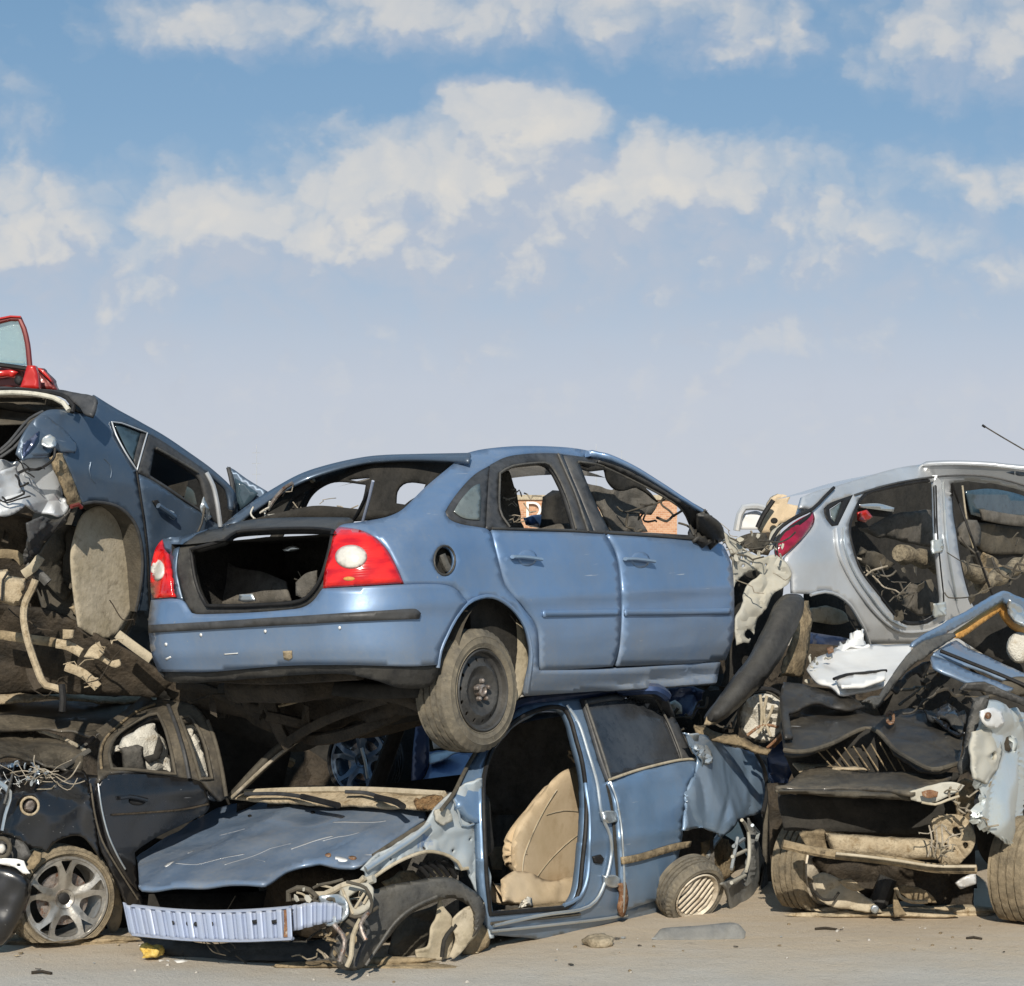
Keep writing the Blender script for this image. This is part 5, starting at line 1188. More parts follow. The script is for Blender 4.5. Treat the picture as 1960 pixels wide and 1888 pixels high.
# crumpled corner where the lamp was
panel('crushed_corner', r, M['silver2'] if 0 else M['slate'], [(38,842),(50,820),(66,802),(84,796),(104,806),(128,826),(146,848),(140,868),(120,866),(104,858),(95,874),(62,876),(42,882)], D.side(.015), th=.01, res=4.5, disp=crumple(.05, 5, 51, 1.2), sharp=60)
panel('crushed_highlight', r, M['chrome'], [(86,836),(98,830),(108,842),(104,856),(92,858),(80,850)], D.side(.035), th=.008, res=4, disp=crumple(.04, 12, 5), sharp=60)
panel('crushed_lamp_seat', r, M['navy'], [(44,850),(60,836),(78,820),(70,844),(58,862),(46,876)], D.side(.03), th=.008, res=4, disp=crumple(.04, 10, 7))
tp = panel('torn_tail', r, M['silver'], [(-20,884),(0,880),(30,884),(62,872),(95,876),(104,896),(116,930),(130,966),(124,988),(110,990),(92,984),(68,982),(40,968),(20,984),(0,990),(-20,985)], plane3((0,880,9.3), (130,966,9.55), (0,985,9.3)), th=.012, res=5, disp=crumple(.08, 3.4, 55, 1.3), sharp=55)
panel('torn_tail_skin', r, M['silver'], [(-20,905),(10,900),(36,892),(44,930),(36,958),(14,980),(-20,990)], plane3((0,880,9.25), (130,966,9.5), (0,985,9.25)), th=.012, res=6, disp=crumple(.07, 4, 57), sharp=55)
panel('lamp_mount', r, M['under2'], [(97,876),(108,868),(118,868),(135,905),(157,962),(150,972),(134,966),(118,925)], D.side(.02), th=.02, res=5, disp=crumple(.02, 12, 5))
wires('cable', r, M['black'], (40,870,70,970), 9.3, 6, r=.005, seed=61, L=(30, 90), spread=.05, droop=15)
tube('red_clip', r, M['dred'], [(136,970),(150,966),(156,972)], .012, D.side(.03))
# hatch opening: seal, headlining, dark cabin
panel('roof_edge', r, M['trim'], [(-20,742),(40,741),(100,745),(140,750),(180,757),(184,768),(176,796),(160,790),(150,776),(134,766),(126,758),(104,751),(50,748),(-20,748)], D.plane((-.45, 0, 1.38), (-.8, -.2, .35)), th=.02, res=7, disp=crumple(.015, 8, 3))
tube('hatch_seal', r, M['cream'], [(-20,753),(30,752),(70,755),(104,762),(122,772),(132,786)], .014, D.plane((-.45, 0, 1.38), (-.8, -.2, .35)), sharp=90)
tube('hatch_rubber', r, M['black'], [(-20,748),(40,747),(100,752),(128,762),(141,778),(138,790)], .012, D.plane((-.45, 0, 1.38), (-.8, -.2, .35)), sharp=90)
panel('headlining', r, M['linerdk'], [(-20,757),(60,757),(110,768),(130,788),(100,790),(60,808),(-20,812)], off(D.plane((-.45, 0, 1.38), (-.8, -.2, .35)), .12), th=.01, res=12, bulge=-.1)
well('cabin', r, M['dark'], D, -.5, .9, -.5, .1, .55, 1.12, open_='rearright', rough=.02)
D.roof_from('roof', M['slate'], rail[:6], off(DS, .0), .55, r, rise=.0, drop=-.15)
for p in ([(0,868),(20,852),(40,830),(60,808),(84,794),(100,788)], [(0,862),(18,846),(36,824),(56,802),(82,788)], [(0,876),(26,858),(44,838)]):
    tube('hatch_frame_fold', r, M['trim'], p, .008, D.side(-.01), sharp=90)
panel('hinge_pocket', r, M['black'], [(130,762),(150,762),(176,768),(180,780),(170,790),(150,788),(138,778)], D.side(.012), th=.01, res=6, disp=crumple(.01, 9, 2))
# rear door with empty window, second door standing open
dd = panel('rear_door', r, M['slate'], [(265,906),(287,916),(325,940),(366,966),(391,984),(418,1003),(436,1018),(430,1060),(360,1130),(300,1230),(290,1236),(286,1120),(281,1010),(272,960)], DS, th=.03, res=10, disp=dents(.01, 2.5, 9))
wf = panel('window_frame', dd, M['trim'], [(285,832),(300,838),(340,864),(382,893),(398,910),(412,940),(420,975),(424,1008),(391,984),(325,940),(287,916),(263,904)], D.side(.004), [[(296,858),(330,876),(377,907),(386,918),(392,940),(398,977),(388,978),(325,934),(287,910)]], th=.03, res=7)
tube('window_reveal', wf, M['seat'], [(364,898),(380,912),(390,932),(397,975)], .012, D.side(-.03), sharp=90)
tube('window_reveal', wf, M['silver'], [(395,905),(408,930),(416,965),(422,1008)], .014, D.side(.012), sharp=90)
tube('window_reveal', wf, M['plastic_l'], [(300,858),(345,884),(378,904)], .008, D.side(.012), sharp=90)
tube('door_gap', dd, M['black'], [(262,903),(268,945),(276,1000),(282,1055),(286,1140),(290,1236)], .006, D.side(.004), sharp=90)
panel('handle_recess', dd, M['black'], [(293,959),(302,957),(308,966),(299,970)], D.side(.012), th=.01, res=4)
tube('handle', dd, M['slate'], [(303,968),(318,978),(334,990)], .012, D.side(.03), flatten=(.03,.03))
panel('handle_lock', dd, M['chrome'], [(324,976),(334,980),(334,996),(326,990)], D.side(.02), th=.01, res=4)
panel('window_shade_sheet', r, M['dark'], [(280,840),(330,862),(380,890),(425,925),(450,950),(452,1000),(420,1020),(340,960),(270,915)], D.plane((1.1, .1, 1), (0, 1, 0)), th=.02, res=12)  # dark sheet added behind the window, stands in for interior shade
panel('headrest', r, M['seat'], [(328,950),(334,934),(352,930),(370,940),(377,966),(366,972),(345,965)], D.plane((1.1, -.3, 1), (0, 1, 0)), th=.1, res=7, bulge=.06)
panel('torn_seal', r, M['chrome'], [(384,972),(392,950),(396,975),(406,990),(396,1000)], D.side(.03), th=.01, res=5, disp=crumple(.03, 10, 2))
tube('rope', r, M['wire'], [(391,972),(386,1002),(372,1030),(352,1048)], .007, D.side(.04), sharp=100)
ns = panel('open_door_window', r, M['slate'], [(435,893),(446,898),(474,918),(512,941),(498,962),(470,985),(449,996),(446,950),(440,918)], flat(10.7), th=.03, res=9)
panel('open_door_glass', r, M['glass_b'], [(449,915),(468,926),(494,944),(478,962),(456,978),(452,945)], flat(10.66), th=.005, res=9)
panel('glass_reflection_strip', r, M['silver'], [(456,932),(462,930),(486,950),(478,956)], flat(10.64), th=.004, res=5) if 0 else None
tube('door_frame_edge', r, M['trim'], [(437,895),(444,925),(448,960),(449,996)], .014, flat(10.65), sharp=100)
# wheel arch: liner and shadowed tunnel
lin = [(150,1200),(140,1130),(135,1060),(150,1000),(172,975),(205,968),(232,978),(252,1000),(264,1035),(268,1080),(264,1130),(250,1175),(235,1205),(222,1218),(190,1222)]
panel('arch_liner', r, M['liner'], lin, D.plane((0, -.75, .3), (0, -1, 0)), th=.01, res=9, disp=dents(.012, 2, 3))
V = []; F = []
arc = smooth_loop([Vector(p) for p in [(137,1005),(153,967),(180,960),(211,965),(232,974),(250,990),(262,1010),(269,1035),(273,1080),(268,1130),(257,1180),(240,1215),(224,1243)]], 10, 100, False)
ax_ = np.array([p.x for p in arc]); ay_ = np.array([p.y for p in arc])
o_ = DS(ax_, ay_); nin = D.M.to_3x3() @ Vector((0, 1, 0))
for q in o_: V += [Vector(q), Vector(q)+nin*.32]
for i in range(len(arc)-1): F.append((2*i, 2*i+1, 2*i+3, 2*i+2))
mk('arch_tunnel', V, F, M['linerdk'], r)
tube('arch_lip', b, M['trim'], [(155,966),(180,961),(211,965),(232,974),(250,990),(262,1010),(269,1035),(273,1080),(268,1130),(257,1180),(240,1215),(224,1243)], .009, D.side(.0), sharp=90)
panel('arch_liner_step', r, M['tan'], [(140,1163),(150,1158),(184,1178),(186,1210),(172,1214),(160,1195),(150,1180)], D.plane((0, -.66, .3), (0, -1, 0)), th=.02, res=6, disp=crumple(.03, 7, 3))
panel('arch_liner_foot', r, M['liner'], [(186,1202),(218,1200),(214,1216),(184,1218)], D.plane((0, -.72, .3), (0, -1, 0)), th=.02, res=6)
panel('torn_bumper_end', r, M['plastic'], [(60,1000),(85,988),(112,990),(137,972),(132,1000),(108,1020),(86,1045),(68,1070),(50,1082),(42,1070),(48,1035)], plane3((60,1000,9.35), (137,972,9.55), (50,1082,9.35)), th=.01, res=6, disp=crumple(.04, 7, 5), bulge=.03)
panel('bumper_mesh', r, M['trim'], [(54,1002),(82,990),(98,996),(76,1020),(58,1040)], plane3((60,1000,9.30), (137,972,9.5), (50,1082,9.3)), th=.01, res=5, disp=crumple(.02, 18, 6))
panel('side_flap', r, M['linerdk'], [(86,1045),(108,1020),(134,996),(128,1060),(126,1110),(140,1135),(120,1150),(96,1120),(72,1080)], plane3((60,1000,9.55), (137,972,9.75), (50,1082,9.6)), th=.01, res=8, disp=crumple(.05, 5, 6))
# underside
panel('underbody', r, M['under'], [(-30,985),(60,985),(140,1100),(150,1200),(225,1240),(300,1300),(420,1370),(560,1430),(540,1460),(330,1350),(150,1330),(-30,1345)], plane3((0,990,9.8), (560,1440,11.4), (0,1340,10.4)), th=.02, res=14, disp=crumple(.10, 2.5, 8))
tube('exhaust_pipe', r, M['tan'], [(68,1110,9.25),(60,1130,9.25),(49,1152,9.25),(45,1180,9.25),(52,1222,9.25),(66,1266,9.25),(80,1302,9.25),(88,1312,9.25),(104,1316,9.25),(122,1322,9.25)], .019, sharp=120)
tube('exhaust_hanger', r, M['black'], [(118,1310,9.22),(121,1340,9.22),(119,1362,9.22)], .018)
panel('fuel_tank', r, M['tan'], [(-20,1092),(14,1090),(20,1102),(48,1108),(50,1130),(42,1152),(26,1160),(0,1152),(-20,1148)], flat(9.3), th=.1, res=7, bulge=.05, bw=12)
tube('tank_strap', r, M['black'], [(16,1095),(6,1110),(4,1150)], .006, flat(9.23))
panel('spring_seat', r, M['tan'], [(120,1205),(140,1206),(138,1222),(120,1224)], flat(9.5), th=.05, res=5)
for k, (p, m_) in enumerate([([(45,1100),(64,1086),(78,1066)], 'liner'), ([(50,1085),(76,1100),(92,1116)], 'plastic_l'), ([(108,1232),(130,1236),(156,1250)], 'tan'), ([(126,1276),(160,1290),(188,1316)], 'tan'), ([(225,1214),(254,1236),(290,1262)], 'liner'), ([(0,1215),(60,1224),(120,1232)], 'under2'), ([(0,1060),(30,1062),(46,1078)], 'under2')]):
    tube('suspension_arm', r, M[m_], p, .020, flat(9.5+.04*k), flatten=(.05,.03), sharp=100)
for k, o in enumerate(([(160,1258),(172,1240),(190,1228),(198,1250),(188,1262)], [(186,1262),(196,1256),(210,1266),(228,1262),(230,1274),(216,1278)])):
    panel('mud_caked_bracket', r, M['tan'], o, flat(9.55+.03*k), th=.02, res=5, disp=crumple(.02, 6, k))
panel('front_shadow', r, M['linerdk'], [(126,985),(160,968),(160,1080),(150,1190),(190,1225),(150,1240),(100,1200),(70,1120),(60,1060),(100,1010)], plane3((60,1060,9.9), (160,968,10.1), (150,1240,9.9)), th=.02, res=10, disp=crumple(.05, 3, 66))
panel('chassis_floor', r, M['under'], [(-30,1160),(60,1170),(130,1190),(240,1250),(330,1310),(300,1340),(150,1330),(-30,1330)], plane3((-30,1160,9.75), (240,1250,9.9), (0,1330,10.0)), th=.02, res=9, disp=crumple(.06, 3, 67))
tube('sill_rail', r, M['under2'], [(150,1230),(225,1250),(300,1300),(400,1372),(500,1430),(560,1462)], .035, plane3((0,990,9.6), (560,1440,11.0), (0,1340,10.2)), flatten=(.06,.05))
wires('cable', r, M['under'], (0,1180,280,1300), 9.6, 5, r=.004, seed=62, L=(40, 120), spread=.2, droop=20)
wires('cable', r, M['tan'], (170,1220,240,1300), 9.45, 4, r=.003, seed=63, L=(15, 50), spread=.05, droop=8)
shards('underbody_scrap', r, M['under'], (-10,1010,110,1330), 9.9, 12, size=(20, 60), seed=64, spread=.2)

# ------------------------------------------------------------ red car on top at the far left
E_ = Car('red_car', 'red car with its door standing open, topmost at the left edge above the slate hatchback', 'car', W(-60, 750, 10.2), (0, 0, R(60)), None, group='scrapped cars in the pile')
r = E_.root
dr_ = panel('door', r, M['dred'], [(-60,706),(0,704),(46,700),(48,742),(-60,744)], flat(9.9), th=.05, res=7, disp=dents(.02, 4))
ft = [(-20,622),(0,615),(20,610),(38,611),(46,630),(53,660),(57,700)]
tube('window_frame', dr_, M['dred'], ft, .016, flat(9.88), sharp=70)
tube('window_frame', dr_, M['red'], [(-20,617),(0,610),(20,606),(40,607)], .006, flat(9.86), sharp=70)
panel('window_glass', dr_, M['glass_clear'], [(-20,624),(0,619),(20,615),(36,616),(43,635),(50,668),(52,700),(0,696),(-20,694)], flat(9.9), th=.004, res=12)
tube('belt_seal', dr_, M['black'], [(-30,697),(0,699),(52,706)], .014, flat(9.86))
panel('door_post', r, M['red'], [(52,700),(66,700),(70,715),(72,744),(38,744),(46,720)], flat(9.78), th=.06, res=6, disp=dents(.006, 6))
panel('body', r, M['dred'], [(66,702),(80,708),(92,722),(106,745),(72,746),(70,720)], flat(9.95), th=.08, res=6, disp=crumple(.03, 7, 2))
panel('bonnet_edge', r, M['red'], [(70,703),(82,708),(94,722),(99,732),(88,722),(76,710)], flat(9.93), th=.02, res=5)
panel('door_trim', dr_, M['red'], [(-40,712),(20,708),(34,712),(24,722),(0,720),(-40,728)], flat(9.83), th=.02, res=6, disp=crumple(.02, 8, 2))
panel('speaker_hole', dr_, M['black'], ell(35,728,8,9,12), flat(9.80), th=.02, res=5)

# ------------------------------------------------------------ lower left black car, nose to the left
rot = (0, 0, R(213))
G_ = Car('black_car', 'black crushed car at ground level on the left, flat tyre on a five spoke wheel', 'car',
         origin_for((0, .86, .25), W(127, 1725, 9.3), rot), rot,
         shell(-1.3, [(.05, .84), (.3, .88), (.5, .91), (.8, .89), (.95, .85), (1.1, .78), (1.3, .66), (1.45, .5)], [(.1, -3.4), (.9, -3.3), (1.4, -2.8)], [(.1, .75), (.5, .85), (.8, .7), (.95, -.2), (1.2, -.7), (1.4, -1.1)], rad=.4, bow=.02, top=1.44), group='scrapped cars in the pile')
r = G_.root; GS = G_.side()
fend = [(-30,1458),(0,1452),(30,1448),(61,1450),(100,1458),(153,1470),(166,1482),(173,1520),(181,1570),(188,1618),(192,1645),(178,1622),(160,1603),(142,1600),(118,1606),(100,1618),(90,1632),(76,1624),(60,1622),(31,1604),(0,1596),(-30,1594)]
panel('front_wing', r, M['black_paint'], fend, GS, [ell(57,1538,15,19,14)], th=.015, res=6, disp=crumple(.05, 4.0, 71, 1.0), sharp=60)
panel('fog_lamp_hole', r, M['under'], ell(57,1538,18,22,14), G_.side(-.05), th=.01, res=6)
rl = panel('side_lamp', r, M['steel_rust'], ell(57,1543,13,14,14), G_.side(-.02), th=.02, res=4, bulge=.02, disp=crumple(.012, 25, 3))
tube('lamp_ring', r, M['tan'], ell(57,1543,17,17,18), .007, G_.side(.004), closed=True)
door = [(190,1482),(220,1476),(253,1477),(300,1481),(336,1487),(381,1496),(392,1508),(398,1525),(402,1545),(390,1560),(305,1600),(270,1622),(258,1632),(262,1670),(266,1708),(248,1690),(225,1655),(208,1620),(196,1570),(188,1526)]
gd = panel('front_door', r, M['black_paint'], door, G_.side(.015), th=.03, res=8, disp=crumple(.015, 3, 73, .6), sharp=50)
tube('handle', gd, M['black_paint'], [(230,1528),(248,1525),(262,1527),(282,1532)], .012, G_.side(.04))
panel('handle_cup', gd, M['black'], ell(264,1533,16,9,12), G_.side(.022), th=.004, res=5)
tube('door_crease', gd, M['under'], [(214,1560),(280,1556),(350,1550),(398,1540)], .006, G_.side(.022))
tube('sill_edge', r, M['linerdk'], [(173,1500),(182,1560),(196,1610),(222,1656),(246,1694),(264,1722)], .005, G_.side(.01), sharp=90)
tube('sill_edge', r, M['chrome'], [(188,1500),(195,1550),(208,1600),(226,1640),(240,1664)], .005, G_.side(.03), sharp=90)
panel('sill', r, M['black_paint'], [(166,1482),(190,1484),(196,1560),(212,1625),(240,1680),(268,1712),(272,1740),(262,1752),(246,1742),(222,1690),(200,1640),(186,1600),(174,1540)], G_.side(-.01), th=.02, res=7, disp=crumple(.03, 5, 75))
wheel(r, W(127, 1722, 9.27), (.54, -.84, .02), Rr=.275, w=.24, rim=.222, style='alloy', mats=(M['tyred'], M['alloy']), flatz=.035)
panel('arch_liner', r, M['liner'], [(178,1640),(195,1644),(213,1668),(228,1706),(234,1745),(228,1776),(212,1790),(205,1760),(204,1715),(194,1670)], G_.plane((-.3, .62, .3), (.3, 1, 0)), th=.02, res=6, disp=crumple(.04, 6, 4))
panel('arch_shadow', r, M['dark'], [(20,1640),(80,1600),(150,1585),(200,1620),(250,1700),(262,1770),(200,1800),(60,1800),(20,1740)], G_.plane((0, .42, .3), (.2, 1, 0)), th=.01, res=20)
fb = panel('front_bumper', r, M['black_paint'], [(-30,1650),(0,1652),(30,1662),(52,1674),(62,1692),(58,1712),(44,1740),(30,1765),(18,1790),(0,1806),(-30,1812)], G_.plane((.62, .75, .3), (.5, 1, 0)), th=.015, res=7, disp=dents(.03, 3, 3), bulge=.06, bw=22)
panel('bumper_white_strip', r, M['white'], [(-30,1642),(0,1643),(30,1644),(46,1648),(52,1664),(58,1672),(44,1672),(28,1660),(0,1654),(-30,1652)], G_.plane((.62, .80, .3), (.5, 1, 0)), [ell(36,1656,4,3,8)], th=.008, res=5, disp=crumple(.01, 9, 2))
tube('fog_lamp', r, M['linerdk'], ell(3,1623,16,18,18), .012, G_.plane((.6, .80, .3), (.5, 1, 0)), closed=True)
panel('fog_lens', r, M['lampwhite'], ell(3,1625,9,10,12), G_.plane((.6, .80, .3), (.5, 1, 0)), th=.01, res=4, bulge=.015)
panel('grille', r, M['plastic'], [(-30,1600),(20,1602),(48,1616),(62,1640),(40,1648),(-30,1642)], G_.plane((.55, .74, .3), (.5, 1, 0)), th=.02, res=7, disp=crumple(.03, 7, 3))
panel('bumper_bracket', r, M['under2'], [(52,1650),(64,1630),(78,1634),(76,1648),(64,1664),(58,1662)], G_.plane((.5, .80, .3), (.5, 1, 0)), th=.01, res=5, disp=crumple(.03, 9, 3))
# crushed dusty bonnet and roof sheets
panel('crushed_bonnet', r, M['black_roof'], [(-30,1395),(20,1388),(70,1392),(120,1410),(150,1432),(160,1462),(130,1470),(80,1455),(30,1452),(-30,1460)], plane3((0,1455,9.3), (160,1462,9.6), (60,1392,10.3)), th=.012, res=6, disp=crumple(.07, 3.5, 77), sharp=60)
panel('crushed_roof', r, M['black_roof'], [(-30,1318),(0,1326),(60,1334),(130,1330),(180,1338),(240,1330),(300,1330),(340,1340),(381,1352),(418,1376),(390,1380),(350,1372),(300,1352),(260,1344),(230,1368),(200,1396),(184,1412),(150,1400),(100,1392),(40,1390),(-30,1396)], plane3((0,1395,9.9), (418,1376,11.0), (100,1330,10.9)), th=.015, res=7, disp=crumple(.06, 2.5, 79), sharp=60)
panel('roof_sheet', r, M['tan'], [(-30,1300),(30,1300),(90,1312),(150,1322),(230,1326),(300,1326),(360,1344),(300,1338),(220,1336),(140,1338),(60,1340),(-30,1336)], plane3((0,1340,10.2), (360,1344,11.2), (100,1305,11.0)), th=.015, res=7, disp=crumple(.05, 3, 81), sharp=60)
for k, (p, m_) in enumerate([([(0,1478),(60,1468),(110,1452),(150,1440)], 'black'), ([(0,1440),(50,1436),(100,1420)], 'black'), ([(30,1400),(80,1404),(130,1420),(165,1440)], 'liner'), ([(100,1470),(130,1452),(160,1428),(180,1412)], 'black_paint'), ([(110,1462),(140,1440),(166,1424)], 'plastic_l'), ([(120,1470),(150,1450),(172,1436)], 'plastic_l'), ([(0,1500),(20,1520),(10,1560),(4,1590)], 'chrome'), ([(30,1462),(20,1500),(8,1540)], 'plastic_l'), ([(60,1455),(70,1480),(60,1500)], 'chrome')]):
    tube('bent_strip', r, M[m_], p, .011, off(GS, -.05-.01*k), flatten=(.03,.015), sharp=120)
wires('cable', r, M['wiret'], (-10,1450,170,1500), 9.3, 5, r=.0025, seed=82, L=(50, 110), spread=.08, droop=18)
wires('torn_strand', r, M['wiret'], (-10,1440,165,1500), 9.22, 7, r=.002, seed=88, L=(40, 100), spread=.06, droop=26)
wires('torn_strand', r, M['wirew'], (-10,1470,140,1560), 9.2, 4, r=.002, seed=89, L=(30, 70), spread=.05, droop=20)
shards('paint_flake', r, M['chrome'], (0,1450,100,1500), 9.24, 12, size=(5, 14), seed=83, spread=.03)
# window frames, roof rail, pillars
tube('roof_drip_rail', r, M['black_roof'], [(192,1412),(225,1388),(262,1362),(285,1340)], .04, G_.side(.03), flatten=(.09,.04), sharp=90)
w1 = [(215,1472),(209,1442),(221,1412),(250,1388),(285,1369),(302,1366),(316,1395),(328,1440),(336,1482),(290,1477),(250,1473)]
w2 = [(345,1373),(363,1371),(378,1392),(394,1432),(406,1490),(384,1491),(369,1440),(355,1400)]
fr = panel('window_frame', r, M['black_roof'], [(188,1500),(186,1450),(196,1414),(224,1384),(258,1358),(296,1342),(335,1341),(372,1350),(396,1378),(412,1412),(426,1462),(436,1524),(424,1534),(404,1516),(384,1495),(336,1487),(253,1477),(210,1480)], G_.side(.02), [w1, w2], th=.05, res=6, disp=crumple(.012, 6, 90, .8), sharp=60)
for q in (w1, w2): tube('window_seal', fr, M['linerdk'], q, .009, G_.side(.03), closed=True, sharp=70)
tube('pillar_edge', fr, M['trim'], [(322,1350),(338,1392),(352,1440),(362,1490)], .012, G_.side(.045), flatten=(.02,.02), sharp=90)
tube('pillar_edge', fr, M['under2'], [(194,1470),(193,1440),(202,1414),(230,1386),(262,1362),(298,1348)], .008, G_.side(.045), sharp=90)
tube('quarter_frame', fr, M['linerdk'], [(398,1380),(412,1420),(424,1470),(433,1524)], .011, G_.side(.03), sharp=90)
panel('airbag', r, M['airbag'], [(220,1440),(240,1412),(262,1392),(290,1380),(306,1386),(316,1420),(330,1470),(336,1484),(290,1480),(262,1478),(250,1460),(236,1446)], G_.plane((-1.2, .55, 1), (0, 1, 0)), th=.05, res=6, disp=crumple(.05, 7, 85), bulge=.05, sharp=70)
panel('airbag', r, M['airbag'], [(344,1372),(366,1372),(380,1400),(398,1450),(408,1490),(385,1490),(370,1450),(356,1410)], G_.plane((-1.9, .55, 1), (0, 1, 0)), th=.05, res=6, disp=crumple(.04, 7, 86), bulge=.04, sharp=70)
panel('airbag', r, M['airbag'], [(384,1386),(398,1386),(408,1408),(414,1440),(405,1432),(394,1404)], G_.plane((-2.4, .55, 1), (0, 1, 0)), th=.03, res=5, disp=crumple(.03, 9, 87))
panel('seat_back', r, M['cloth'], [(232,1432),(258,1424),(274,1430),(280,1478),(236,1478)], G_.plane((-1.1, .60, 1), (0, 1, 0)), th=.06, res=7, bulge=.04)
panel('burnt_hole', r, M['dark'], [(276,1450),(296,1444),(306,1410),(312,1430),(306,1452),(286,1462)], G_.plane((-1.1, .62, 1), (0, 1, 0)), th=.02, res=6)
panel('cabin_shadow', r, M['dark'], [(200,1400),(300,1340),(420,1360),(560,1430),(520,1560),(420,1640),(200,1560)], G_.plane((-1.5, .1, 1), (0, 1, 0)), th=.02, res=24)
panel('rear_door', r, M['black_paint'], [(384,1496),(400,1494),(416,1500),(424,1522),(412,1534),(396,1530)], G_.side(-.05), th=.02, res=10, disp=dents(.02, 3))
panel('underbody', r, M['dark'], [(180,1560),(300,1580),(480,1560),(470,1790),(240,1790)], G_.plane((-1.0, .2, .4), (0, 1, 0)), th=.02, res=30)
panel('boot_scrap', r, M['tan'], [(448,1482),(474,1480),(470,1492),(450,1495)], flat(11.2), th=.02, res=6)
panel('boot_scrap', r, M['tan'], [(450,1498),(466,1496),(454,1510)], flat(11.2), th=.02, res=6)
# ------------------------------------------------------------ silver hatchback, upper right
rot = (R(2), R(-3), R(48))
Hc = Car('silver_hatchback', 'silver hatchback without doors, upper right, seats and tangled trim showing through its sides', 'car',
         origin_for((0, -.87, .32), W(1600, 1200, 12.6), rot), rot,
         shell(1.0, HW, [(.1, -.7), (.5, -.80), (.9, -.74), (1.05, -.66), (1.3, -.45), (1.6, -.3)], [(.1, 3.3), (.8, 3.2), (.95, 2.6), (1.2, 2.2), (1.46, 1.9), (1.6, 1.7)], rad=.3, bow=.02, top=1.75), group='scrapped cars in the pile')
r = Hc.root; HS = Hc.side()
ho = [(1538,950),(1563,940),(1595,932),(1622,924),(1646,917),(1694,902),(1741,892),(1805,887),(1868,888),(1920,892),(2000,902),(2060,930),(2060,1280),(1960,1262),(1860,1240),(1800,1238),(1754,1233),(1665,1233),(1656,1205),(1646,1186),(1627,1156),(1604,1138),(1578,1131),(1552,1137),(1519,1136),(1518,1110),(1516,1096),(1502,1078),(1503,1067),(1519,1051),(1540,1028),(1558,1000),(1557,978),(1545,972),(1532,972)]
ap1 = [(1789,920),(1790,960),(1792,1022),(1798,1086),(1804,1150),(1798,1172),(1773,1190),(1735,1193),(1713,1179),(1678,1135),(1646,1092),(1629,1042),(1625,1008),(1638,972),(1656,946),(1710,931),(1760,922)]
ap2 = [(1822,925),(1868,921),(1920,930),(1975,948),(2020,990),(2030,1100),(2000,1190),(1920,1196),(1880,1180),(1858,1150),(1840,1086),(1830,1022),(1823,975)]
hq = [(1576,974),(1589,963),(1633,947),(1624,965),(1604,1006),(1592,1008),(1580,992)]
b = panel('body', r, M['silver'], ho, HS, [ap1, ap2, hq], th=.03, res=9, sharp=42)
panel('quarter_glass', b, M['glass_q'], [(1590,975),(1612,960),(1604,985),(1598,1000),(1592,990)], Hc.side(-.01), th=.006, res=7)
panel('quarter_window_trim', b, M['black'], hq, Hc.side(.0), [[(1588,975),(1614,958),(1605,985),(1598,1001),(1590,990)]], th=.02, res=7)
tube('door_seal', b, M['black'], ap1, .016, Hc.side(-.01), closed=True, sharp=60)
tube('door_seal', b, M['black'], ap2[:1]+ap2[-6:]+[(1822,925)], .010, Hc.side(-.01), sharp=60)
tube('roof_gutter', b, M['trim'], [(1636,948),(1660,940),(1710,926),(1789,913),(1868,910),(1920,918),(1975,934)], .008, Hc.side(.008), sharp=80)
tube('sill_fold', b, M['silver'], [(1600,1012),(1606,1060),(1628,1108),(1664,1160),(1700,1196),(1730,1210),(1780,1206),(1812,1190)], .012, Hc.side(.010), sharp=90)
tube('sill_fold', b, M['chrome'], [(1615,1010),(1618,1050),(1638,1100),(1672,1150),(1706,1188),(1735,1201)], .007, Hc.side(.012), sharp=90)
tube('pillar_fold', b, M['chrome'], [(1805,925),(1808,975),(1811,1022),(1820,1086),(1832,1150)], .010, Hc.side(.012), sharp=90)
for (x, y) in ((1796,1048),(1800,1170)): panel('hinge', b, M['silver2'], [(x-12,y-14),(x+10,y-16),(x+12,y+8),(x-10,y+12)], Hc.side(.03), th=.02, res=5, disp=crumple(.03, 10, x))
tube('arch_lip', b, M['silver'], [(1552,1139),(1578,1133),(1604,1140),(1627,1158),(1646,1188),(1656,1207),(1665,1233)], .012, Hc.side(.004), sharp=90)
tl = panel('tail_lamp', r, M['magenta'], [(1557,980),(1559,998),(1545,1020),(1519,1048),(1503,1062),(1487,1074),(1484,1050),(1492,1026),(1520,1000)], Hc.side(.02), th=.03, res=6, bulge=.01)
panel('lamp_smoke', tl, M['black'], [(1484,1040),(1500,1016),(1540,990),(1556,979),(1548,992),(1510,1024),(1500,1050),(1488,1068)], Hc.side(.026), th=.01, res=6)
tube('tailgate_gap', r, M['black'], [(1596,934),(1578,952),(1556,974),(1520,992),(1490,1014),(1476,1038)], .013, Hc.side(.015), sharp=90)
tg = panel('tailgate', r, M['silver'], [(1596,932),(1563,940),(1538,950),(1531,974),(1527,985),(1555,972),(1578,952)], off(HS, .12), th=.03, res=7)
panel('tail_panel', r, M['primer2'], [(1484,1050),(1470,1040),(1478,1014),(1500,1000),(1492,1026),(1486,1060),(1500,1078),(1484,1074)], off(HS, .1), th=.02, res=6, disp=crumple(.03, 7, 3))
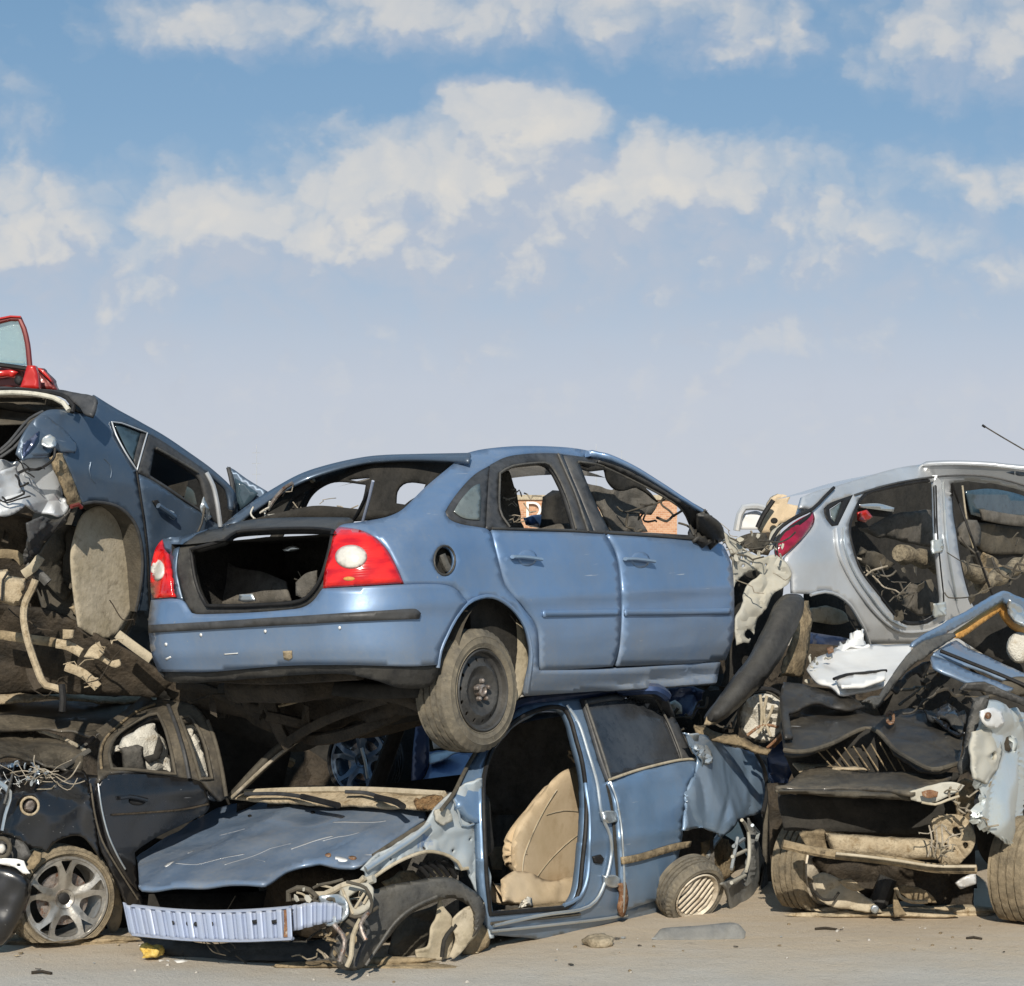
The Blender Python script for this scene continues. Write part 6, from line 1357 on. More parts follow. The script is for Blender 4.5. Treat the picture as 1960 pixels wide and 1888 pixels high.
# interior
panel('cabin_shade_sheet', r, M['dark'], [(1800,912),(1800,1200),(1735,1204),(1700,1190),(1630,1100),(1612,1040),(1612,1000),(1630,960),(1655,938),(1710,922)], Hc.plane((.8, .25, .8), (0, 1, 0)), th=.02, res=14)  # dark backdrops added behind both doorways, stand in for the cabin's shade
panel('cabin_shade_sheet', r, M['dark'], [(1812,918),(1868,914),(1925,922),(1985,940),(2040,990),(2040,1110),(2000,1210),(1850,1200),(1830,1086),(1815,1000)], Hc.plane((.8, .25, .8), (0, 1, 0)), th=.02, res=14)
panel('far_window', r, M['glass_b'], [(1850,940),(1900,936),(1960,950),(1990,975),(1985,1000),(1900,995),(1860,985)], Hc.plane((.8, .2, .8), (0, 1, 0)), th=.02, res=14)
Hc.roof_from('roof', M['silver'], [(1595,932),(1646,917),(1694,902),(1741,892),(1805,887),(1868,888),(1920,892),(2000,902)], HS, .5, r, rise=0, drop=-.12)
IP = lambda y, x=.8: Hc.plane((x, y, .8), (0, 1, 0))
panel('rear_seat', r, M['cloth'], [(1660,1010),(1700,988),(1740,980),(1785,975),(1792,1050),(1740,1042),(1700,1030),(1670,1024)], IP(-.35), th=.08, res=9, disp=crumple(.05, 4, 3), bulge=.05)
panel('seat_base', r, M['cloth'], [(1742,1118),(1790,1112),(1800,1150),(1796,1175),(1760,1180),(1740,1165)], IP(-.5), th=.1, res=8, disp=crumple(.03, 6, 4), bulge=.04)
panel('crushed_seat', r, M['linerdk'], [(1648,1052),(1690,1060),(1720,1080),(1700,1092),(1660,1085)], IP(-.45), th=.06, res=8, disp=crumple(.06, 7, 5))
tube('curtain_airbag', r, M['foam'], [(1722,1065),(1760,1072),(1810,1084),(1850,1094),(1884,1106)], [.075, .08, .085, .08, .06]*1+[.06]*0, flat(12.75), sharp=120, step=60) if 0 else None
for k, p in enumerate(([(1722,1062),(1760,1068),(1796,1080)], [(1794,1078),(1840,1090),(1880,1104)], [(1880,1120),(1920,1100),(1965,1075)])):
    sp_ = smooth_loop([Vector(q) for q in p], 10, 120, False)
    w_ = IP(-.62)(np.array([q.x for q in sp_]), np.array([q.y for q in sp_]))
    V, F = sweep([Vector(x)+Vector((0, 0, noise.noise(Vector(x)*9)*.02)) for x in w_], [.068+.014*math.sin(i*1.7+k) for i in range(len(w_))], 14)
    mk('rolled_airbag', V, F, M['foam'], r)
panel('headrest', r, M['cloth'], [(1840,1010),(1850,995),(1870,996),(1878,1015),(1876,1045),(1850,1050),(1838,1035)], IP(-.2), th=.08, res=7, bulge=.05)
panel('dash_panel', r, M['cloth'], [(1880,975),(1940,985),(1990,990),(1980,1010),(1930,1005),(1884,996)], IP(.1), th=.03, res=9)
panel('door_card', r, M['linerdk'], [(1870,1000),(1960,1010),(1975,1060),(1900,1060),(1870,1040)], IP(.2), th=.03, res=9, disp=crumple(.04, 5, 6))
panel('dash_debris', r, M['under2'], [(1880,1060),(1905,1064),(1925,1090),(1910,1108),(1885,1100)], IP(-.4), th=.03, res=6, disp=crumple(.06, 7, 7))
panel('red_cloth', r, M['red'], [(1645,982),(1660,976),(1672,990),(1662,1000),(1648,996)], IP(.15), th=.02, res=5, disp=crumple(.04, 9, 2))
panel('parcel_shelf_end', r, M['chrome'], [(1645,966),(1680,964),(1712,972),(1710,980),(1680,976),(1648,972)], IP(.2), th=.02, res=6)
tube('seat_belt', r, M['liner'], [(1842,930),(1848,980),(1855,1020),(1866,1060)], .008, IP(-.6), sharp=100)
tube('belt_end', r, M['dark'], [(1862,1050),(1872,1080),(1882,1130)], .03, IP(-.6))
wires('cable', r, M['wiret'], (1640,1060,1700,1100), 12.9, 4, r=.006, seed=91, L=(40, 90), spread=.1, droop=14)
wires('cable', r, M['wire'], (1660,1080,1750,1160), 13.0, 9, r=.006, seed=92, L=(30, 60), spread=.15, droop=24)
wires('cable', r, M['wire'], (1870,1040,1960,1130), 13.1, 7, r=.006, seed=93, L=(40, 100), spread=.15, droop=24)
shards('interior_scrap', r, M['linerdk'], (1660,1080,1790,1180), 13.0, 12, size=(15, 40), seed=94, spread=.15)
shards('interior_scrap', r, M['linerdk'], (1850,1020,1960,1150), 13.2, 12, size=(15, 40), seed=95, spread=.15)
# rear arch
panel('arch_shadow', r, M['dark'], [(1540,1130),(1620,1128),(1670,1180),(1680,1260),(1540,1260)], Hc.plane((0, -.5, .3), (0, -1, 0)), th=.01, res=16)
panel('arch_liner', r, M['liner'], [(1555,1165),(1590,1162),(1620,1172),(1632,1190),(1600,1196),(1556,1190)], Hc.plane((0, -.62, .3), (0, -1, 0)), th=.03, res=7, disp=crumple(.04, 5, 2))
panel('arch_liner', r, M['navy'], [(1550,1210),(1600,1218),(1640,1225),(1600,1240),(1552,1236)], Hc.plane((0, -.66, .3), (0, -1, 0)), th=.03, res=7, disp=crumple(.04, 5, 3))
tube('aerial', r, M['wire'], [(1882,815,12.9),(1920,838,12.95),(1975,870,13)], .005)
tube('aerial_tip', r, M['black'], [(1880,814,12.9),(1886,818,12.9)], .009)
panel('roof_aerial_base', r, M['slate'], [(1925,905),(1960,898),(2000,902),(1960,912)], Hc.side(.03), th=.02, res=6)

# ------------------------------------------------------------ things behind, between the middle and right cars
tp = Car('grey_car', 'pale car end with clear window frame and torn beige trim, behind the blue saloon nose', 'car', W(1440, 1060, 14.5), (0, 0, 0), None, group='scrapped cars in the pile')
r = tp.root
tube('window_frame', r, M['silver'], [(1410,1016),(1416,985),(1424,972),(1450,970),(1466,974)], .03, flat(14.3), sharp=90)
panel('white_panel', r, M['white'], [(1416,1014),(1422,984),(1448,978),(1462,986),(1452,1014)], flat(14.35), th=.02, res=7, disp=dents(.02, 3))
panel('beige_trim', r, M['seat'], [(1450,1008),(1458,985),(1478,960),(1484,950),(1500,946),(1512,952),(1508,964),(1530,968),(1526,990),(1500,1000),(1478,1020),(1456,1020)], flat(13.9), th=.05, res=7, disp=crumple(.06, 4, 4), sharp=60)
tube('trim_edge', r, M['black'], [(1450,1010),(1460,988),(1480,958)], .02, flat(13.8))
panel('trim_hole', r, M['dark'], ell(1482,997,7,6,10), flat(13.8), th=.01, res=4)
panel('dark_scrap', r, M['under'], [(1412,1030),(1440,1020),(1478,1022),(1496,1000),(1478,1046),(1470,1064),(1440,1056)], flat(13.5), th=.05, res=7, disp=crumple(.07, 5, 8))
panel('mirror_glass', r, M['chrome'], [(1380,990),(1392,985),(1404,990),(1408,1018),(1400,1024),(1386,1014)], flat(13.6), th=.03, res=6, disp=crumple(.03, 6, 2)) if 0 else None
wires('cable', r, M['wiret'], (1410,1020,1490,1060), 13.3, 8, r=.008, seed=96, L=(20, 60), spread=.15, droop=10)

# curved loose bumper and the muddy liner behind it
bb = Car('loose_bumper', 'curved black plastic bumper skin leaning diagonally against the torn nose of the upper saloon', 'car part', W(1376, 1378, 11.05), (0, 0, 0), None)
r = bb.root
BBP = ramp2((1366,1380,10.80), (1538,1140,11.55))
panel('skin', r, M['plastic'], [(1498,1140),(1516,1136),(1532,1138),(1540,1150),(1536,1175),(1525,1200),(1505,1238),(1488,1272),(1465,1302),(1436,1332),(1412,1356),(1390,1374),(1366,1386),(1352,1384),(1350,1374),(1370,1342),(1396,1304),(1428,1262),(1456,1215),(1468,1190),(1480,1160)], BBP, th=.012, res=8, bulge=.16, bw=26, disp=dents(.01, 3, 4), sharp=60)
panel('foam_end', r, M['tan'], [(1352,1372),(1366,1366),(1372,1378),(1360,1388),(1348,1386)], off(BBP, -.08), th=.03, res=4, disp=crumple(.03, 12, 2))
ml = panel('arch_liner', None, M['linerdk'], [(1530,1150),(1548,1150),(1553,1180),(1550,1240),(1544,1290),(1536,1300),(1500,1296),(1502,1270),(1520,1210)], plane3((1530,1150,11.85), (1553,1180,11.95), (1502,1290,11.65)), th=.02, res=7, disp=crumple(.05, 4, 6), bulge=.03)
ml.data.materials[0] = M['under2']; recenter(ml); tag(ml, 'upright muddy brown wheel arch liner standing behind the curved black bumper', 'car part')

# headlamp drum
dc = W(1459, 1372, 11.25); dax = Vector((.1, -.98, .12))
dm = Car('headlamp', 'round cream headlamp bowl crammed with torn cloth, beside the crumpled blue tail', 'headlamp', dc-Vector((0, 0, .15)), (0, 0, 0), None)
V, F = lathe([(-.15, .13), (-.02, .160), (.0, .165), (.012, .155), (.0, .148)], dc, dax, n=48)
mk('bowl', V, F, M['linerdk'], dm.root)
panel('torn_lining', dm.root, M['airbag'], ell(1461,1374,44,46,20), flat(11.22), th=.02, res=5, disp=crumple(.09, 9, 97), sharp=70)
for k, p in enumerate(([(1455,1330),(1458,1365),(1456,1400)], [(1468,1332),(1462,1370),(1475,1410)], [(1480,1350),(1470,1376),(1450,1404)], [(1430,1408),(1460,1388),(1490,1392)])):
    tube('lamp_frame', dm.root, M['rust' if k == 3 else 'liner'], p, .010, flat(11.11), sharp=100)
for k in range(3):
    tube('rusty_rod', dm.root, M['rust'], [(1468+k*6,1432-k),(1500+k*4,1402),(1524+k*4,1368+k*2)], .009, flat(11.0+.03*k))
tube('dark_rim', dm.root, M['black'], [(1405,1345),(1425,1328),(1460,1318),(1490,1326),(1506,1350)], .014, flat(11.10), sharp=100)
pk = panel('cable_tray', None, M['under2'], [(1330,1385),(1352,1390),(1380,1402),(1420,1412),(1452,1424),(1478,1432),(1470,1440),(1430,1430),(1380,1416),(1340,1402)], plane3((1330,1385,10.95), (1470,1440,10.95), (1420,1410,11.00)), th=.02, res=6, disp=crumple(.03, 8, 98))
recenter(pk); tag(pk, 'bent muddy strip lying on top of the crumpled blue tail below the headlamp bowl', 'car part')
db = Car('engine_scrap', 'heap of dark blue and black scrap wedged under the sill of the upper saloon', 'scrap metal', W(1330, 1400, 11.85), (0, 0, 0), None)
panel('blue_cloth', db.root, M['navy'], [(1276,1318),(1320,1312),(1342,1322),(1340,1350),(1325,1375),(1300,1370),(1282,1350)], flat(11.75), th=.05, res=7, disp=crumple(.09, 5, 99))
panel('black_mass', db.root, M['dark'], [(1262,1310),(1400,1290),(1440,1300),(1400,1400),(1340,1410),(1290,1390)], flat(12.15), th=.05, res=12, disp=crumple(.1, 3, 100))
panel('cream_lamp', db.root, M['cream'], [(1278,1346),(1292,1340),(1304,1350),(1306,1366),(1294,1368)], flat(11.55), th=.04, res=5, bulge=.03)
shards('scrap', db.root, M['under'], (1290,1300,1420,1400), 11.75, 16, size=(15, 40), seed=101, spread=.15)
wires('cable', db.root, M['wire'], (1290,1330,1420,1400), 11.45, 8, r=.008, seed=102, L=(30, 80), spread=.15, droop=14)

# ------------------------------------------------------------ white crushed car under the silver hatchback
wc_ = Car('white_car', 'white crushed car flattened beneath the silver hatchback', 'car', W(1650, 1330, 12.2), (0, 0, R(30)), None, group='scrapped cars in the pile')
r = wc_.root
WPn = plane3((1611,1315,10.9), (1745,1235,12.0), (1563,1258,11.7))
panel('bonnet', r, M['white'], [(1544,1280),(1556,1264),(1580,1254),(1605,1244),(1640,1239),(1678,1236),(1745,1234),(1740,1255),(1725,1272),(1697,1298),(1660,1306),(1646,1309),(1611,1316),(1590,1306),(1563,1300)], WPn, th=.02, res=6, disp=crumple(.05, 2.6, 103, .6), sharp=55)
panel('front_edge', r, M['white'], [(1600,1296),(1640,1290),(1697,1283),(1694,1298),(1650,1308),(1612,1314)], off(WPn, -.1), th=.02, res=6, disp=dents(.02, 4, 3))
tube('grille_gap', r, M['black'], [(1596,1300),(1620,1292),(1660,1288),(1697,1284)], .010, off(WPn, -.14), sharp=90)
panel('crushed_corner', r, M['white'], [(1566,1256),(1590,1240),(1620,1222),(1640,1205),(1656,1222),(1664,1234),(1620,1240),(1590,1250)], off(WPn, -.1), th=.015, res=5, disp=crumple(.08, 5, 104), sharp=60)
panel('rust_corner', r, M['rust'], [(1582,1240),(1594,1236),(1596,1246),(1586,1250)], off(WPn, -.25), th=.01, res=4)
shards('torn_scrap', r, M['primer2'], (1545,1235,1590,1310), 11.4, 9, size=(8, 20), seed=105, spread=.1)

# ------------------------------------------------------------ folded blue bonnet with orange edge, right
fp = Car('folded_bonnet', 'folded blue car bonnet with an orange inner edge, propped up at the right edge', 'car part', W(1850, 1330, 10.9), (0, 0, 0), None)
r = fp.root
panel('skin', r, M['blue_low'], [(1748,1240),(1754,1229),(1800,1200),(1837,1180),(1880,1156),(1910,1138),(1926,1132),(1945,1140),(1975,1150),(1975,1180),(1950,1172),(1930,1158),(1920,1150),(1885,1172),(1846,1194),(1800,1222),(1770,1240)], plane3((1748,1240,10.6), (1926,1132,11.4), (1960,1160,11.6)), th=.02, res=6, disp=crumple(.02, 5, 3))
panel('orange_edge', r, M['orange'], [(1826,1222),(1830,1214),(1870,1186),(1912,1158),(1922,1152),(1932,1170),(1946,1192),(1970,1206),(1970,1216),(1945,1206),(1926,1186),(1917,1168),(1880,1194),(1840,1222)], plane3((1748,1240,10.7), (1926,1132,11.5), (1960,1160,11.7)), th=.03, res=5)
panel('torn_edge', r, M['chrome'], [(1938,1150),(1960,1160),(1975,1180),(1975,1215),(1958,1200),(1944,1180)], plane3((1748,1240,10.5), (1926,1132,11.3), (1960,1160,11.5)), th=.02, res=4.5, disp=crumple(.06, 8, 106), sharp=60)
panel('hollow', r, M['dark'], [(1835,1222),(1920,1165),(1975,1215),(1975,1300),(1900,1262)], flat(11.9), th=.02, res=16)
panel('strip', r, M['plastic_l'], [(1652,1342),(1664,1334),(1682,1332),(1704,1296),(1735,1254),(1764,1228),(1800,1216),(1827,1210),(1832,1218),(1806,1236),(1786,1250),(1770,1262),(1750,1272),(1725,1298),(1700,1330),(1684,1350),(1676,1356),(1664,1346)], ramp2((1660,1350,10.0), (1830,1214,10.9)), th=.02, res=5, disp=crumple(.012, 6, 107), bulge=.02, bw=8)
for k, o in enumerate(([(1786,1252),(1800,1240),(1830,1226),(1852,1238),(1900,1262),(1975,1296),(1975,1312),(1930,1300),(1880,1282)], [(1782,1256),(1850,1280),(1900,1302),(1940,1318),(1920,1322),(1860,1306),(1790,1276)])):
    panel('inner_rail', r, M['blue_low'], o, off(plane3((1786,1252,10.6), (1975,1300,10.9), (1830,1226,11.1)), -.1*k), th=.02, res=6, disp=dents(.01, 5, k))
tube('rail_gap', r, M['black'], [(1800,1246),(1860,1270),(1920,1294),(1975,1318)], .012, off(plane3((1786,1252,10.6), (1975,1300,10.9), (1830,1226,11.1)), -.14))
panel('pale_pad', r, M['airbag'], ell(1952,1240,26,30,16), flat(11.6), th=.04, res=7, bulge=.04)
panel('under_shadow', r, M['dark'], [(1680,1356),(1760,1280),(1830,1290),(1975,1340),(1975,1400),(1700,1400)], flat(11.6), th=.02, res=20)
panel('black_flap', r, M['plastic'], [(1700,1312),(1726,1300),(1745,1284),(1768,1268),(1790,1262),(1782,1280),(1770,1296),(1760,1286),(1740,1300),(1716,1330)], ramp2((1700,1320,10.6), (1790,1262,10.9)), th=.02, res=5, disp=crumple(.05, 7, 8))
panel('dusty_pad', r, M['linerdk'], [(1905,1310),(1940,1296),(1975,1296),(1975,1332),(1940,1334),(1915,1326)], flat(10.6), th=.05, res=6, bulge=.03)
shards('scrap', r, M['under'], (1740,1280,1900,1350), 11.2, 16, size=(12, 34), seed=108, spread=.15)
wires('cable', r, M['wire'], (1720,1290,1900,1340), 10.9, 8, r=.008, seed=109, L=(30, 90), spread=.12, droop=14)

# ------------------------------------------------------------ lower right wreck: crushed engine bay, two wheels
Q = Car('dark_wreck', 'dark flattened wreck with buckled bonnet and torn silver wing at the ground on the right', 'car', (2.3, 11.2, 0), (0, 0, R(50)), None, group='scrapped cars in the pile')
r = Q.root
HPq = plane3((1501,1434,10.15), (1834,1461,9.8), (1660,1340,11.2))
panel('buckled_bonnet', r, M['black_dull'], [(1498,1345),(1540,1340),(1578,1346),(1633,1354),(1677,1358),(1710,1352),(1743,1350),(1790,1356),(1830,1372),(1842,1400),(1838,1440),(1834,1462),(1810,1472),(1784,1472),(1760,1464),(1737,1450),(1710,1432),(1695,1412),(1680,1400),(1668,1394),(1655,1394),(1627,1405),(1594,1422),(1572,1430),(1550,1436),(1522,1438),(1501,1434),(1494,1390)], HPq, th=.02, res=7, disp=crumple(.06, 3.0, 111, .8), sharp=50)
M_bd = M['black_roof']
tube('bonnet_lip', r, M['linerdk'], [(1501,1436),(1522,1439),(1550,1437),(1594,1423),(1627,1406),(1655,1395),(1680,1401),(1710,1433),(1737,1451),(1784,1473),(1834,1462)], .014, off(HPq, -.02), sharp=100)
panel('crushed_corner', r, M['plastic'], [(1770,1355),(1800,1340),(1830,1345),(1846,1370),(1842,1400),(1820,1390),(1800,1380),(1780,1375)], off(HPq, -.15), th=.02, res=6, disp=crumple(.10, 4, 112), sharp=60)
panel('glossy_dent', r, M['black_paint'], [(1780,1350),(1815,1345),(1838,1370),(1845,1400),(1810,1385),(1785,1370)], off(HPq, -.2), th=.02, res=6, disp=crumple(.08, 4, 113))
panel('bonnet_badge', r, M['rust'], ell(1704,1373,9,13,16), off(HPq, -.06), [ell(1704,1373,4,6,10)], th=.008, res=4, disp=crumple(.01, 20, 3))
for k in range(9):
    tube('grille_slat', r, M['under2'], [(1565+k*17,1438-k*2.4),(1578+k*17,1452-k*1.0),(1596+k*17,1472+k*.6)], .0045, flat(10.35))
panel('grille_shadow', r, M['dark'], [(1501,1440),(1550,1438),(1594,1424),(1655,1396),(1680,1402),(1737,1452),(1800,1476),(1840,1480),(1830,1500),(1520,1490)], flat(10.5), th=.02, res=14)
SPq = plane3((1484,1511,9.75), (1743,1516,9.5), (1700,1476,10.15))
panel('slam_panel', r, M['black_roof'], [(1484,1512),(1498,1500),(1520,1488),(1536,1478),(1552,1470),(1590,1469),(1633,1472),(1680,1475),(1715,1478),(1770,1483),(1822,1489),(1800,1500),(1770,1508),(1743,1517),(1690,1513),(1600,1509),(1540,1511)], SPq, th=.02, res=7, disp=dents(.02, 3, 7))
panel('tan_edge', r, M['tan'], [(1517,1465),(1540,1459),(1580,1459),(1620,1467),(1660,1474),(1600,1472),(1552,1473),(1530,1476)], off(SPq, -.03), th=.01, res=6, disp=dents(.02, 5))
panel('front_lip', r, M['linerdk'], [(1484,1512),(1540,1510),(1600,1510),(1690,1514),(1744,1518),(1744,1534),(1690,1532),(1600,1528),(1540,1522),(1486,1518)], flat(9.55), th=.03, res=6, disp=dents(.015, 5, 8), bulge=.02, bw=6)
panel('rusty_bracket', r, M['primer2'], [(1743,1516),(1770,1508),(1800,1500),(1826,1498),(1848,1504),(1836,1516),(1812,1526),(1790,1536),(1764,1536),(1745,1532)], flat(9.5), th=.02, res=5, disp=crumple(.03, 7, 3), sharp=60)
panel('rust_patch', r, M['rust'], [(1764,1516),(1780,1512),(1796,1516),(1794,1526),(1776,1528),(1766,1524)], flat(9.46), th=.004, res=4)
tube('bracket_loop', r, M['liner'], [(1764,1536),(1790,1540),(1812,1532),(1836,1524)], .007, flat(9.47), sharp=100)
panel('engine_bay', r, M['under'], [(1470,1500),(1860,1500),(1870,1700),(1480,1700)], flat(10.45), th=.02, res=14, disp=crumple(.08, 3, 114))
panel('radiator', r, M['dark'], [(1490,1522),(1840,1536),(1850,1600),(1500,1590)], flat(10.0), th=.04, res=14, disp=crumple(.04, 4, 115))
beam = panel('bumper_beam', r, M['tan'], [(1580,1594),(1640,1597),(1710,1602),(1770,1605),(1787,1609),(1794,1646),(1740,1645),(1660,1641),(1596,1638),(1586,1615)], flat(9.7), th=.06, res=6, bulge=.05, bw=20, disp=dents(.006, 8, 3))
panel('beam_end', r, M['under2'], [(1532,1600),(1550,1592),(1580,1594),(1582,1615),(1590,1636),(1562,1630),(1545,1620)], flat(9.75), th=.04, res=5, disp=crumple(.03, 8, 5))
tube('lower_rail', r, M['under2'], [(1498,1616),(1540,1626),(1600,1636),(1660,1642),(1720,1650),(1790,1662),(1868,1664)], .03, flat(9.62), flatten=(.05,.05))
tube('lower_rail_edge', r, M['liner'], [(1600,1634),(1660,1640),(1720,1648),(1790,1658),(1868,1659)], .008, flat(9.56))
for k, o in enumerate(([(1788,1570),(1820,1560),(1850,1566),(1864,1590),(1862,1620),(1840,1650),(1810,1665),(1795,1640),(1790,1600)], [(1830,1510),(1848,1490),(1862,1500),(1866,1560),(1850,1580),(1836,1560)], [(1800,1600),(1830,1590),(1850,1610),(1840,1640),(1812,1650)])):
    panel('muddy_bracket', r, M['under2' if k else 'tan'], o, flat(9.68+.04*k), [] if k else [ell(1832,1594,8,10,8), ell(1846,1618,6,7,8), ell(1812,1620,5,8,8)], th=.03, res=5, disp=crumple(.07, 7, 116+k), sharp=60)
wires('cable', r, M['wiret'], (1780,1560,1860,1640), 9.5, 7, r=.004, seed=121, L=(20, 70), spread=.05, droop=10)
wires('cable', r, M['wiret'], (1830,1460,1870,1560), 9.5, 6, r=.005, seed=122, L=(20, 60), spread=.05, droop=10)
for k in range(3):
    tube('drip_cable', r, M['wiret'], [(1778+k*12,1580),(1784+k*10,1610),(1776+k*12,1640)], .005, flat(9.5), sharp=100)
# wheels and what shows between them
wheel(r, W(1580, 1660, 10.35), (.74, -.67, 0), Rr=.285, w=.2, rim=.215, style='plain', mats=(M['tyred'], M['rimlight']), flatz=.03)
wheel(r, W(2008, 1672, 9.95), (.74, -.67, 0), Rr=.31, w=.23, rim=.215, style='alloy', mats=(M['tyred'], M['rimlight']), flatz=.02)
panel('hub_carrier', r, M['liner'], [(1556,1680),(1580,1672),(1620,1690),(1650,1712),(1680,1736),(1690,1748),(1640,1742),(1600,1738),(1570,1722)], flat(10.1), th=.03, res=6, disp=crumple(.05, 6, 124), sharp=60)
tube('hub_arc', r, M['dark'], [(1560,1706),(1575,1722),(1596,1722),(1606,1708)], .008, flat(10.02))
panel('brake_hose_plate', r, M['tan'], [(1604,1686),(1630,1684),(1656,1702),(1640,1706),(1620,1700)], flat(10.0), th=.02, res=5)
panel('lower_engine', r, M['under'], [(1560,1640),(1870,1668),(1866,1735),(1800,1740),(1740,1728),(1680,1740),(1640,1710),(1590,1680)], flat(10.3), th=.05, res=10, disp=crumple(.1, 4, 125))
panel('muddy_shield', r, M['under2'], [(1716,1700),(1730,1696),(1760,1700),(1785,1715),(1795,1730),(1770,1728),(1740,1720)], flat(10.1), th=.03, res=5, disp=crumple(.03, 7, 126))
tube('shield_rim', r, M['tan'], [(1714,1700),(1722,1716),(1744,1726),(1775,1726)], .012, flat(10.02), sharp=100)
panel('shield_foot', r, M['under2'], [(1712,1705),(1722,1730),(1736,1752),(1712,1756),(1710,1730)], flat(10.0), th=.02, res=5, disp=crumple(.02, 9, 3))
tube('engine_mount', r, M['plastic'], [(1700,1680),(1690,1705),(1676,1740)], .055, flat(10.25))
panel('mount_cap', r, M['chrome'], ell(1675,1741,8,8,12), flat(10.05), th=.02, res=4)
panel('white_bracket', r, M['silver'], [(1830,1690),(1850,1676),(1868,1672),(1868,1692),(1840,1702)], flat(9.9), th=.02, res=5, disp=crumple(.02, 8, 4))
# silver wing
wp_ = [(1878,1356),(1900,1350),(1940,1356),(1975,1362),(1985,1500),(1985,1660),(1960,1643),(1945,1634),(1928,1626),(1905,1608),(1884,1596),(1870,1580),(1864,1560),(1868,1545),(1876,1528),(1868,1505),(1862,1470),(1866,1420),(1870,1390)]
wing = panel('front_wing', r, M['silver2'], wp_, plane3((1870,1400,9.55), (1985,1400,10.3), (1884,1596,9.5)), [ell(1933,1424,4,8,10)], th=.02, res=6, disp=crumple(.10, 2.2, 131, 1.1), bulge=.10, bw=40, sharp=50)
panel('lamp_pocket', r, M['primer2'], [(1868,1400),(1886,1396),(1906,1400),(1920,1420),(1918,1456),(1905,1480),(1890,1500),(1870,1490),(1866,1440)], plane3((1870,1400,9.42), (1985,1400,10.15), (1884,1596,9.4)), [ell(1898,1447,6,9,10)], th=.02, res=5, disp=crumple(.03, 7, 132))
panel('white_cap', r, M['white'], [(1880,1360),(1900,1354),(1920,1362),(1926,1384),(1912,1396),(1890,1392),(1880,1380)], plane3((1870,1400,9.36), (1985,1400,10.1), (1884,1596,9.4)), th=.02, res=5, bulge=.03, disp=crumple(.01, 9, 4))
panel('cap_sticker', r, M['rust'], ell(1892,1370,6,7,10), plane3((1870,1400,9.30), (1985,1400,10.05), (1884,1596,9.35)), th=.003, res=4)
panel('grey_pillar', r, M['plastic_l'], [(1862,1336),(1892,1332),(1884,1370),(1872,1410),(1862,1450),(1854,1478),(1838,1484),(1832,1466),(1842,1440),(1850,1390)], flat(9.6), th=.04, res=6, disp=crumple(.015, 6, 133), bulge=.02)
panel('black_cover', r, M['plastic'], [(1838,1322),(1880,1324),(1930,1340),(1985,1362),(1985,1350),(1940,1330),(1890,1308),(1850,1308)], flat(9.9), th=.03, res=6, disp=crumple(.03, 5, 134))
panel('dark_panel', r, M['black_dull'], [(1500,1302),(1530,1306),(1570,1314),(1610,1322),(1640,1336),(1655,1350),(1620,1354),(1560,1348),(1510,1360),(1520,1400),(1505,1400),(1494,1340)], plane3((1500,1360,10.6), (1655,1350,10.9), (1560,1298,11.3)), th=.02, res=7, disp=crumple(.05, 4, 135))
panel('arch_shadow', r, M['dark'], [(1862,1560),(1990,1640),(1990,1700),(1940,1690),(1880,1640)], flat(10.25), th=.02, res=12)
lbox('floor', r, M['dark'], Q, (-.2, 1.8, -.5, .6, .32, .5), .04)

# ------------------------------------------------------------ ground scatter and distance
rnd = random.Random(11)
for k in range(26):
    px, py = rnd.uniform(20, 1940), rnd.uniform(1795, 1860)
    if px > 1480: py -= 30
    c = gP(px, py); s_ = rnd.uniform(.006, .018); m_ = rnd.randint(5, 7); an = rnd.uniform(0, 6)
    ring = [Vector((math.cos(an+6.28*j/m_)*s_*rnd.uniform(.5, 1.3), math.sin(an+6.28*j/m_)*s_*rnd.uniform(.3, .9), 0)) for j in range(m_)]
    z0 = gz(c.x, c.y)+.003
    V = [Vector((c.x, c.y, z0))+q+Vector((0, 0, rnd.uniform(0, .4)*s_)) for q in ring]; V += [q+Vector((0, 0, .004)) for q in V]
    F = [tuple(range(m_))[::-1], tuple(range(m_, 2*m_))]+[(j, (j+1) % m_, m_+(j+1) % m_, m_+j) for j in range(m_)]
    o = mk('scrap_chip', V, F, M[['under', 'plastic', 'under2', 'tan', 'chrome'][k % 5]], None, smooth=False); recenter(o)
    tag(o, 'small broken chip lying on the dusty ground at the foot of the pile', 'scrap chip', 'broken chips littering the ground')
rnd = random.Random(5)
nb = 0
for k in range(46):
    px, py = rnd.uniform(60, 1900), rnd.uniform(1800, 1880)
    if rnd.random() < .5: py = rnd.uniform(1790, 1830)
    if px > 1480: py -= 25
    c = gP(px, py); s_ = rnd.uniform(.004, .012)
    p = rock('pebble', (c.x, c.y, gz(c.x, c.y)+s_*.3), (s_, s_*rnd.uniform(.6, 1), s_*.7), M['pebble' if k % 3 else 'under2'], k, n=1)
    recenter(p); tag(p, 'small pale pebble scattered on the dusty ground in front of the pile', 'pebble', 'pebbles scattered in front of the pile')
for k, (px, py, L_) in enumerate(((60, 1866, .1), (180, 1798, .16), (1560, 1782, .12), (1850, 1800, .08), (470, 1800, .05))):
    c = gP(px, py)
    V, F = sweep([c+Vector((0, 0, .01)), c+Vector((L_*.5, .01, .014)), c+Vector((L_, -.01, .008))], .008, 5)
    o = mk('debris_strip', V, F, M['under'], None); recenter(o)
    tag(o, ['thin dark strip lying alone near the left front edge of the ground', 'dark shred of rubber beside the flat tyre of the black car', 'dark sliver on the ground before the dark wreck on the right', 'short dark sliver on the ground at the far right', 'dark shred on the ground just left of the bumper beam'][k], 'debris')
